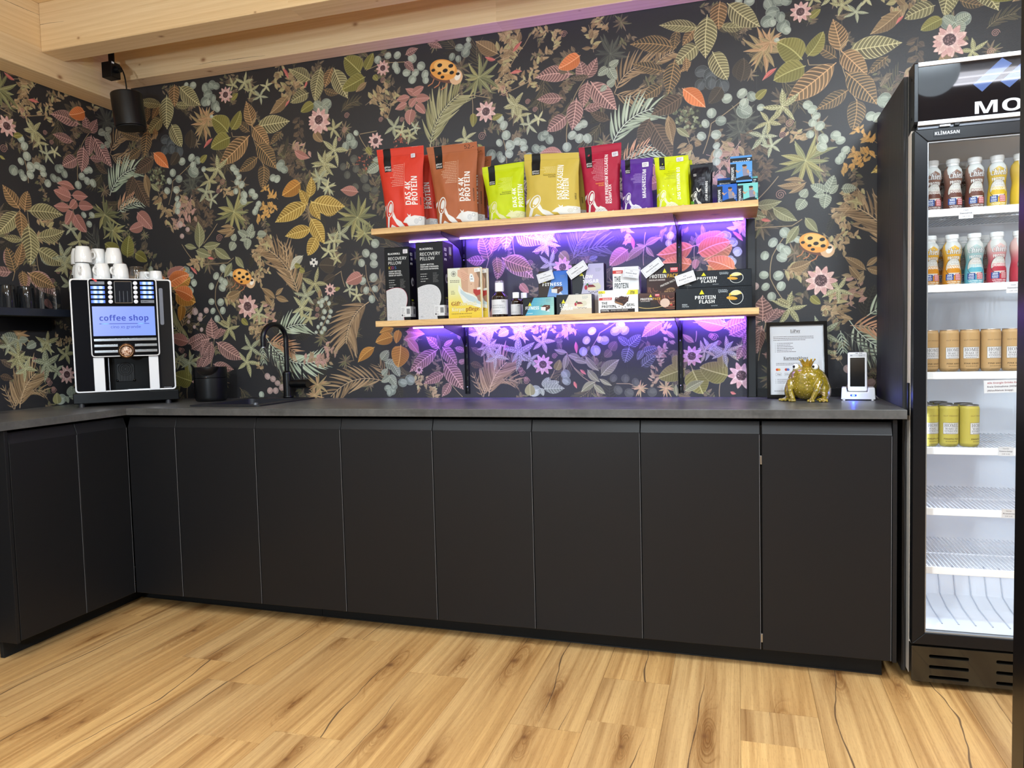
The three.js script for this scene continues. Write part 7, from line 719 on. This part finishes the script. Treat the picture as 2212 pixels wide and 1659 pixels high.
// ------------------------------------------------------------------ drinks fridge
const FX = 3.626, FW = 0.6, FI = [3.6675, 4.185];
{
  const o = thing('drinks_fridge', 'tall glass-door drinks fridge with a printed black header at the right edge', 'fridge', [0, 0, 0]);
  const wood = dataTex(256, 1024, (u, v) => { const n = fbm(u * 6 + 2 * fbm(u * 3, v * 3), v * 3), l = Math.sin((u * 34 + 5 * n) * 6.283), k = 34 + 17 * l + 10 * vn(u * 200, v * 10); return [k, k, k * 1.06]; });
  const wm = new THREE.MeshStandardMaterial({ map: wood, roughness: 0.55, bumpMap: wood, bumpScale: 0.004 });
  { const g = boardGeo(3.6125, 0.02, 0.006, 3.6255, 1.958, 0.475, 'y', 0.47, 1.94, 0.0015); mesh('side_cladding', g, wm, o); }
  const liner = std(0xe4e8ee, 0.35), shell = std(0xd8cfc4, 0.5);
  mesh('side_wall', rb(0.03, 1.93, 0.5, 0.003, FX + 0.0155, 0.995, 0.265), shell, o); mesh('side_wall', rb(0.03, 1.93, 0.5, 0.003, FX + FW - 0.015, 0.995, 0.265), shell, o);
  mesh('rear_wall', rb(FW - 0.004, 1.93, 0.04, 0.003, FX + FW / 2, 0.995, 0.035), liner, o); mesh('roof', rb(FW - 0.004, 0.2, 0.44, 0.003, FX + FW / 2, 1.86, 0.275), shell, o);
  mesh('liner_left', rb(0.006, 1.6, 0.43, 0.001, FI[0] - 0.008, 0.965, 0.275), liner, o); mesh('liner_right', rb(0.006, 1.6, 0.43, 0.001, FI[1] + 0.008, 0.965, 0.275), liner, o);
  { const s = new THREE.Shape(); [[0.05, 0.12], [0.505, 0.12], [0.505, 0.178], [0.3, 0.186], [0.21, 0.205], [0.17, 0.3], [0.1, 0.312], [0.05, 0.318]].forEach(([z, y], i) => (i ? s.lineTo(z, y) : s.moveTo(z, y))); const g = ext(s, FI[1] - FI[0] + 0.02, 0.001); g.rotateY(-Math.PI / 2); g.translate(FI[1] + 0.01, 0, 0); mesh('floor_well', g, liner, o);
    const P = [[0.45, 0.181], [0.3, 0.188], [0.212, 0.2065], [0.172, 0.301]]; for (let x = FI[0] + 0.022; x < FI[1]; x += 0.049) mesh('floor_rib', tube(P.map(([z, y]) => [x, y, z]), 0.0022, 24, 6, 0.05), std(0xc2cad6, 0.4), o); }
  // header
  const hz = 0.555; mesh('header_case', rb(FW - 0.012, 0.19, 0.065, 0.004, FX + FW / 2 + 0.004, 1.877, hz - 0.036), std(0x1b1c20, 0.4), o);
  for (const x of [FX + 0.005, FX + FW - 0.005]) { const s = new THREE.Shape(); [[hz - 0.075, 1.768], [hz, 1.786], [hz + 0.006, 1.792], [hz + 0.006, 1.966], [hz - 0.002, 1.972], [hz - 0.075, 1.972]].forEach(([z, y], i) => (i ? s.lineTo(z, y) : s.moveTo(z, y))); const g = ext(s, 0.011, 0.001); g.rotateY(-Math.PI / 2); g.translate(x + 0.0055, 0, 0); mesh('header_cheek', g, matte(0x16171b, 0.35), o); for (const y of [1.81, 1.93]) mesh('screw', T(cyl(0.004, 0.004, 0.002, 14), x - 0.006, y, hz - 0.03, 0, 0, Math.PI / 2), M.black, o); }
  const sign = canvasTex(1024, 300, (g, W, H) => { g.fillStyle = '#141318'; g.fillRect(0, 0, W, H); const b = '#56699a'; const X = (x) => (x - 3.637) / 0.578 * W, Yy = (y) => (1.958 - y) / 0.166 * H; 
    poly(g, [[X(3.786), Yy(1.8885)], [X(3.862), Yy(1.957)], [X(3.888), Yy(1.938)], [X(3.8105), Yy(1.864)]], b); poly(g, [[X(3.858), Yy(1.8885)], [X(3.936), Yy(1.957)], [X(3.96), Yy(1.938)], [X(3.882), Yy(1.868)]], b);
    txt(g, 'MOT', X(3.784), Yy(1.7995), 92, '#f2f2f4', { max: (3.965 - 3.784) / 0.578 * W }); txt(g, 'PHYSIO FITN', X(3.783), Yy(1.7805), 27, '#e6e6ea', { max: (3.935 - 3.783) / 0.578 * W, w: '' }); });
  mesh('header_sign', T(unitUV(ext(roundRect(0.578, 0.166, 0.001), 0.003), 0.578, 0.166), FX + FW / 2 + 0.0, 1.875, hz - 0.0035), phys({ map: sign, color: 0xd8d8d8, roughness: 0.03, specularIntensity: 0.5 }), o);
  for (const y of [1.9645, 1.7865]) mesh('header_strip', rb(0.579, 0.0125, 0.01, 0.0015, FX + FW / 2, y, hz - 0.0005), std(0xe6e8f0, 0.3), o);
  mesh('header_underside', rb(0.579, 0.012, 0.04, 0.002, FX + FW / 2, 1.775, hz - 0.026), std(0x55575c, 0.3, 0.6), o); mesh('lamp_switch', rb(0.03, 0.006, 0.008, 0.001, FX + 0.085, 1.774, hz - 0.001), M.steel, o); mesh('lock', rb(0.014, 0.008, 0.008, 0.001, FX + 0.118, 1.775, hz - 0.001), M.black, o);
  // door
  const d = new THREE.Group(); d.name = 'door'; o.add(d); const dz = 0.5375, dm = matte(0x111215, 0.3, 0.5), y0 = 0.147, y1 = 1.767, sw = 0.037;
  const mitre = (x0, x1, a, b) => { const s = new THREE.Shape(); s.moveTo(x0[0], x0[1]); s.lineTo(x1[0], x1[1]); s.lineTo(b[0], b[1]); s.lineTo(a[0], a[1]); s.closePath(); return T(ext(s, 0.042, 0.0022), 0, 0, dz - 0.021); };
  const L = FX + 0.001, R = FX + FW - 0.001; mesh('door_stile', mitre([L, y0], [L + sw, y0 + sw], [L, y1], [L + sw, y1 - sw]), dm, d); mesh('door_stile', mitre([R - sw, y0 + sw], [R, y0], [R - sw, y1 - sw], [R, y1]), dm, d);
  mesh('top_rail', mitre([L + sw, y1 - sw], [R - sw, y1 - sw], [L, y1], [R, y1]), dm, d); mesh('bottom_rail', mitre([L, y0], [R, y0], [L + sw, y0 + sw], [R - sw, y0 + sw]), dm, d);
  { const s = new THREE.Shape([[L + sw - 0.001, y0 + sw - 0.001], [R - sw + 0.001, y0 + sw - 0.001], [R - sw + 0.001, y1 - sw + 0.001], [L + sw - 0.001, y1 - sw + 0.001]].map((q) => new THREE.Vector2(...q))); s.holes.push(new THREE.Path([[L + sw + 0.004, y0 + sw + 0.005], [R - sw - 0.004, y0 + sw + 0.005], [R - sw - 0.004, y1 - sw - 0.004], [L + sw + 0.004, y1 - sw - 0.004]].map((q) => new THREE.Vector2(...q)))); mesh('glazing_bead', T(ext(s, 0.014, 0.001), 0, 0, dz + 0.001), std(0xa9adb2, 0.3, 0.7), d); }
  mesh('glass_pane', new THREE.BoxGeometry(FW - 2 * sw, y1 - y0 - 2 * sw, 0.004).translate(FX + FW / 2, (y0 + y1) / 2, dz + 0.004), M.glass, d);
  { const t = canvasTex(256, 64, (g) => { g.fillStyle = '#18191d'; g.fillRect(0, 0, 256, 64); txt(g, 'KLİMASAN', 128, 48, 46, '#d8d8da', { a: 'center', max: 240 }); }); mesh('maker_badge', T(unitUV(ext(roundRect(0.074, 0.0185, 0.0006), 0.0008), 0.074, 0.0185), 3.7165, 1.7515, dz + 0.0212), printMat(t, 0.35), d); }
  mesh('hinge_bar', rb(0.006, 0.105, 0.02, 0.001, FX - 0.0015, 0.93, dz - 0.035), M.black, o);
  // base grille with slots
  { const s = roundRect(FW - 0.002, 0.116, 0.004, FX + FW / 2, 0.081); for (const [a, b] of [[3.678, 3.79], [3.866, 3.978], [4.054, 4.166]]) for (const y of [0.1085, 0.074, 0.0405]) s.holes.push(new THREE.Path(roundRect(b - a, 0.0095, 0.0047, (a + b) / 2, y).getPoints(6)));
    const g = ext(s, 0.05, 0.0015); g.translate(0, 0, 0.503); mesh('base_grille', g, phys({ color: 0x15130f, roughness: 0.22, clearcoat: 0.5 }), o); mesh('base_box', rb(FW - 0.02, 0.1, 0.42, 0.002, FX + FW / 2, 0.08, 0.285), std(0x08080a, 0.7), o); for (const x of [FX + 0.03, FX + FW - 0.03]) mesh('foot', cyl(0.014, 0.014, 0.022, 20, x, 0.0115, 0.49), M.black, o); }
  // interior light tubes behind the door stiles
  for (const [x, t] of [[FI[0] + 0.004, 1], [FI[1] - 0.004, -1]]) { mesh('light_tube', rb(0.008, 0.7, 0.012, 0.002, x, 0.53, 0.49), new THREE.MeshStandardMaterial({ color: 0xffffff, emissive: 0xdfe8ff, emissiveIntensity: 2.5 }), o); const A = new THREE.RectAreaLight(0xc4d8ff, FRIDGE_LED, 0.012, 0.7); A.position.set(x + t * 0.006, 0.53, 0.484); A.lookAt(x + t * 0.2, 0.53, 0.2); o.add(A); }
  // wire shelves
  const wires = []; for (let x = FI[0] + 0.008; x < FI[1]; x += 0.0132) wires.push(T(new THREE.CylinderGeometry(0.0017, 0.0017, 0.4, 6, 1), x, -0.002, 0.29, Math.PI / 2)); for (const z of [0.1, 0.3]) wires.push(T(new THREE.CylinderGeometry(0.0024, 0.0024, FI[1] - FI[0] - 0.006, 8), (FI[0] + FI[1]) / 2, -0.0055, z, 0, 0, Math.PI / 2)); const grid = join(...wires), wireM = std(0xe8ecf2, 0.35), railG = rb(FI[1] - FI[0] - 0.006, 0.0235, 0.006, 0.0015, (FI[0] + FI[1]) / 2, -0.0105, 0.493);
  for (const y of [1.529, 1.292, 1.015, 0.773, 0.575, 0.382]) { const s = new THREE.Group(); s.name = 'wire_shelf'; s.position.y = y; o.add(s); mesh('wire_grid', grid, wireM, s); mesh('front_rail', railG, std(0xf2f4f6, 0.35), s); }
}
// protein drinks
const drinkTex = (c, c2, fl, gm) => canvasTex(512, 400, (g, W, H) => { // the front of the bottle lies at the middle of the canvas
  const gr = g.createLinearGradient(0, 0, 0, H); gr.addColorStop(0, c2); gr.addColorStop(0.25, c2); gr.addColorStop(0.6, c); gr.addColorStop(1, c); g.fillStyle = gr; g.fillRect(0, 0, W, H); poly(g, [[330, H], [372, 250], [420, 180], [420, H]], '#d8dcdc'); poly(g, [[150, 0], [350, 0], [330, 80], [256, 40], [180, 90]], '#cfd0cc');
  txt(g, 'Chiefs', 256, 118, 66, '#eceeee', { a: 'center', w: 'italic bold', f: 'serif', max: 150, stroke: '#2a2a2e', lw: 4 }); ell(g, 256, 238, 82, 78, '#d8d4ca'); ring(g, 256, 238, 82, 78, '#33302e', 4); poly(g, [[180, 268], [226, 232], [252, 254], [286, 226], [332, 268], [316, 292], [200, 292]], c); 
  ['PROTEIN', 'DRINK'].forEach((s, i) => txt(g, s, 256, 170 + i * 38, 40, '#f4f4f0', { a: 'center', max: 128 - i * 28, stroke: '#4a4644', lw: 3 })); txt(g, fl, 256, 250, 34, '#f4f0e8', { a: 'center', max: 140, stroke: c, lw: 6 });
  g.fillStyle = '#2c4a8c'; g.fillRect(180, 302, 70, 58); txt(g, gm, 215, 326, 26, '#f0f2f6', { a: 'center' }); txt(g, 'HIGH', 215, 346, 20, '#f0f2f6', { a: 'center' }); txt(g, 'PROTEIN', 215, 358, 11, '#f0f2f6', { a: 'center' }); g.fillStyle = '#b8323a'; g.fillRect(262, 302, 62, 58); ['ZERO', 'ADDED', 'SUGAR'].forEach((s, i) => txt(g, s, 293, 320 + i * 18, 18, '#f6eeee', { a: 'center', max: 54 })); txt(g, 'LACTOSE FREE', 256, 380, 17, '#f4f4f0', { a: 'center', max: 130 }); txt(g, 'LOWER CARB', 256, 397, 17, '#f4f4f0', { a: 'center', max: 110 }); });
const DT = { choc: drinkTex('#6a4034', '#8a6a5c', 'CHOCOLATE!', '30G'), van: drinkTex('#d8b42c', '#c8a848', 'VANILLA!', '30G'), ban: drinkTex('#d08a20', '#e0b048', 'BANANA', '25G'), cof: drinkTex('#62b0c0', '#a8bcb8', 'COFFEE CARAMEL', '25G'), str: drinkTex('#b83044', '#d8b4ae', 'STRAWBERRY', '25G') };
const DM = Object.fromEntries(Object.entries(DT).map(([k, t]) => [k, printMat(t, 0.35)]));
const drinkBody = lathe([[0, 0], [0.024, 0], [0.0265, 0.003], [0.0272, 0.02], [0.0262, 0.045], [0.0228, 0.066], [0.0232, 0.078], [0.0268, 0.1], [0.0272, 0.112], [0.0245, 0.126], [0.0185, 0.1345], [0.0168, 0.138], [0, 0.138]], 44, -Math.PI); { const p = drinkBody.attributes.position, u = drinkBody.attributes.uv; for (let i = 0; i < p.count; i++) u.setXY(i, u.getX(i), clamp(p.getY(i) / 0.138)); }
const drinkCap = join(cyl(0.0192, 0.0192, 0.0125, 36, 0, 0.1515, 0), cyl(0.0178, 0.0178, 0.004, 36, 0, 0.1432, 0), cyl(0.0186, 0.0178, 0.0016, 36, 0, 0.1584, 0));
const drinkNeck = cyl(0.0165, 0.0165, 0.005, 30, 0, 0.14, 0);
const lookTurn = (x, z) => Math.atan2(3.098 - x, 3.15 - z);
function drink(kind, label, x, y, z, turn = 0) { const o = thing('protein_drink', label, 'bottle', [x, y + 0.0003, z], turn, 'drink bottles in the fridge'); mesh('bottle_body', drinkBody, DM[kind], o); mesh('neck', drinkNeck, M.white, o); mesh('cap', drinkCap, std(0xd4d6d6, 0.4), o); return o; }
const S1 = 1.5295, S2 = 1.2925, zb = 0.455;
drink('choc', 'chocolate drink bottle at the left end of the top fridge shelf', 3.699, S1, zb, 0.15); drink('choc', 'second chocolate drink bottle from the left on the top fridge shelf', 3.758, S1, zb, 0.22); drink('choc', 'third chocolate drink bottle on the top fridge shelf, left of the yellow one', 3.819, S1, zb, 0.1); drink('van', 'yellow vanilla drink bottle on the top fridge shelf, right of the chocolate ones', 3.881, S1, zb, -0.1); drink('van', 'yellow vanilla drink bottle at the far right of the top fridge shelf, partly cut off', 3.944, S1, zb, 0.7);
drink('choc', 'chocolate drink bottle behind the two left front ones on the top fridge shelf', 3.745, S1, zb - 0.075, 0.3); drink('choc', 'chocolate drink bottle behind the third front one on the top fridge shelf', 3.807, S1, zb - 0.075, 0.1);
drink('ban', 'orange banana drink bottle at the left end of the second fridge shelf', 3.694, S2, zb, 0.2); drink('ban', 'orange banana drink bottle, second on the second fridge shelf', 3.757, S2, zb, 0.05); drink('cof', 'pale blue coffee caramel drink bottle on the second fridge shelf', 3.82, S2, zb, -0.05); drink('str', 'red strawberry drink bottle on the second fridge shelf right of the pale blue one', 3.882, S2, zb, 0.1); drink('str', 'red strawberry drink bottle at the far right of the second fridge shelf, partly cut off', 3.945, S2, zb, 0.5);
drink('ban', 'banana drink bottle behind the front banana ones on the second shelf', 3.74, S2, zb - 0.075, 0.2); drink('cof', 'pale blue drink bottle in the second row of the second fridge shelf', 3.805, S2, zb - 0.075, 0.1); drink('str', 'red drink bottle behind the front red one on the second fridge shelf', 3.868, S2, zb - 0.075, 0.1);
// slim cans
const canTex = (bg, fl) => canvasTex(512, 360, (g, W, H) => { g.fillStyle = bg; g.fillRect(0, 0, W, H); g.fillStyle = '#e6e6e8'; g.fillRect(184, 146, 144, 100); g.strokeStyle = '#8a7a5c'; g.lineWidth = 3; g.strokeRect(184, 146, 144, 100); txt(g, 'HOMIE', 256, 182, 38, '#3a342e', { a: 'center', f: 'serif', w: '', max: 124 }); txt(g, 'WAKE UP', 256, 207, 26, '#3a342e', { a: 'center', f: 'serif', w: '', max: 110 }); txt(g, 'SYNBIOTIC', 256, 228, 22, '#3a342e', { a: 'center', f: 'serif', w: '', max: 118 }); lines(g, 206, 236, 100, 1, 8, '#7a746c', 4, 'left', 3); txt(g, 'GUT FRIENDLY', 256, 90, 15, '#6a5438', { a: 'center', w: '', max: 140 }); txt(g, fl, 256, 296, 18, '#4a3a24', { a: 'center', max: 130 }); lines(g, 256, 310, 110, 1, 10, '#5a4a30', 4, 'center', 3); lines(g, 256, 338, 120, 2, 9, '#6a5a40', 3, 'center', 5); for (const x of [40, 470]) lines(g, x, 40, 14, 22, 13, '#8a7048', 3, 'left', 7); });
const canM = [printMat(canTex('#c9a471', 'PINK GRAPE'), 0.4), printMat(canTex('#cfc05a', 'PINEAPPLE PEAR'), 0.4)];
const canBody = lathe([[0.0225, 0], [0.026, 0.004], [0.0285, 0.0095], [0.0288, 0.012], [0.0288, 0.122], [0.0283, 0.125], [0.0262, 0.131]], 44, -Math.PI); { const p = canBody.attributes.position, u = canBody.attributes.uv; for (let i = 0; i < p.count; i++) u.setXY(i, u.getX(i), clamp(p.getY(i) / 0.131)); }
const canEnd = join(lathe([[0.0262, 0.1308], [0.0272, 0.1325], [0.0268, 0.1342], [0.0255, 0.1338], [0.0245, 0.1305], [0, 0.1305]], 40), lathe([[0, 0.0015], [0.021, 0.003], [0.0228, 0.0002], [0.0235, 0.001]], 40)), canTab = rb(0.012, 0.0012, 0.02, 0.0004, 0, 0.1318, 0.002);
function can(k, label, x, y, z, turn = 0) { const o = thing('drink_can', label, 'can', [x, y + 0.0003, z], turn, k ? 'yellow cans in the fridge' : 'tan cans in the fridge'); mesh('can_body', canBody, canM[k], o); mesh('lid', canEnd, k ? std(0x9a9690, 0.3, 0.9) : std(0xc8b8a8, 0.3, 0.9), o); mesh('pull_tab', canTab, M.steel, o); return o; }
const S3 = 1.0155, S4 = 0.7735, zc = 0.455;
can(0, 'tan can at the left end of the third fridge shelf, cut by the door frame', 3.6925, S3, zc, 0.35); can(0, 'second tan can from the left on the third fridge shelf', 3.7508, S3, zc, 0.35); can(0, 'middle tan can on the third fridge shelf', 3.8092, S3, zc, 0.02); can(0, 'fourth tan can from the left on the third fridge shelf', 3.868, S3, zc, 0.3); can(0, 'tan can at the far right of the third fridge shelf, partly cut off', 3.927, S3, zc, 0.1);
can(1, 'yellow can at the left end of the fourth fridge shelf, cut by the door frame', 3.6932, S4, zc, 0.5); can(1, 'yellow can facing straight forward, second on the fourth fridge shelf', 3.7515, S4, zc, 0.1); can(1, 'yellow can turned to the right, third and last in front on the fourth fridge shelf', 3.8102, S4, zc, 0.75);
[['yellow can in the second row behind the left front one', 3.6925, 0.39], ['yellow can in the second row behind the second front one', 3.751, 0.392], ['yellow can in the second row behind the last front one', 3.8098, 0.39], ['yellow can in the third row at the left', 3.6925, 0.325], ['yellow can in the third row, right of the left one', 3.751, 0.327]].forEach(([l, x, z], i) => can(1, l, x, S4, z, i * 0.7));
// shelf price tags and the paper note
const tagTex = (a, b) => canvasTex(128, 96, (g) => { g.fillStyle = '#f0f0f2'; g.fillRect(0, 0, 128, 96); txt(g, a, 64, 26, 17, '#33333a', { a: 'center', w: '' }); txt(g, b, 64, 54, 17, '#33333a', { a: 'center', max: 110 }); txt(g, 'CHF 3.50', 64, 82, 17, '#33333a', { a: 'center', w: '' }); });
function priceTag(label, x0, x1, y0, y1, a, b) { const o = thing('price_tag', label, 'price tag', [(x0 + x1) / 2, (y0 + y1) / 2, 0.4966]), w = x1 - x0, h = y1 - y0; mesh('paper', unitUV(ext(roundRect(w, h, 0.0006), 0.0012), w, h), printMat(tagTex(a, b), 0.6), o); mesh('backing', rb(w, 0.006, 0.0008, 0.0002, 0, h / 2 - 0.004, 0.0016), M.glass, o); }
priceTag('white price tag on the front rail of the top fridge shelf', 3.765, 3.805, 1.496, 1.529, 'Chiefs', 'Eiweissdrink'); priceTag('white price tag on the front rail of the second fridge shelf', 3.897, 3.935, 1.259, 1.29, 'Chiefs', 'Eiweissdrink'); priceTag('white price tag on the front rail under the yellow cans', 3.88, 3.922, 0.75, 0.779, 'Homie', 'Prosecco Energy'); priceTag('white price tag on the front rail of the fifth, empty fridge shelf', 3.892, 3.93, 0.553, 0.581, 'Homie', 'Prosecco');
{ const t = canvasTex(320, 128, (g) => { g.fillStyle = '#eeeef0'; g.fillRect(0, 0, 320, 128); txt(g, 'Alle Energie Drinks Keine', 28, 36, 24, '#9a3038', { max: 280 }); txt(g, 'freie Entnahme (HOMIE)', 26, 74, 24, '#44343c', { max: 272 }); txt(g, '(Ablaufdatum knapp)', 26, 112, 24, '#44343c', { max: 210 }); });
  const o = thing('paper_note', 'white paper note hanging from the third fridge shelf below the tan cans', 'note', [3.893, 0.9695, 0.4968]); o.rotation.z = 0.035; mesh('sheet', unitUV(ext(roundRect(0.108, 0.04, 0.0005), 0.0008), 0.108, 0.04), printMat(t, 0.7), o); mesh('adhesive_strip', rb(0.05, 0.007, 0.0006, 0.0002, 0, 0.0195, 0.001), M.glass, o); }

renderer.render(scene, camera);
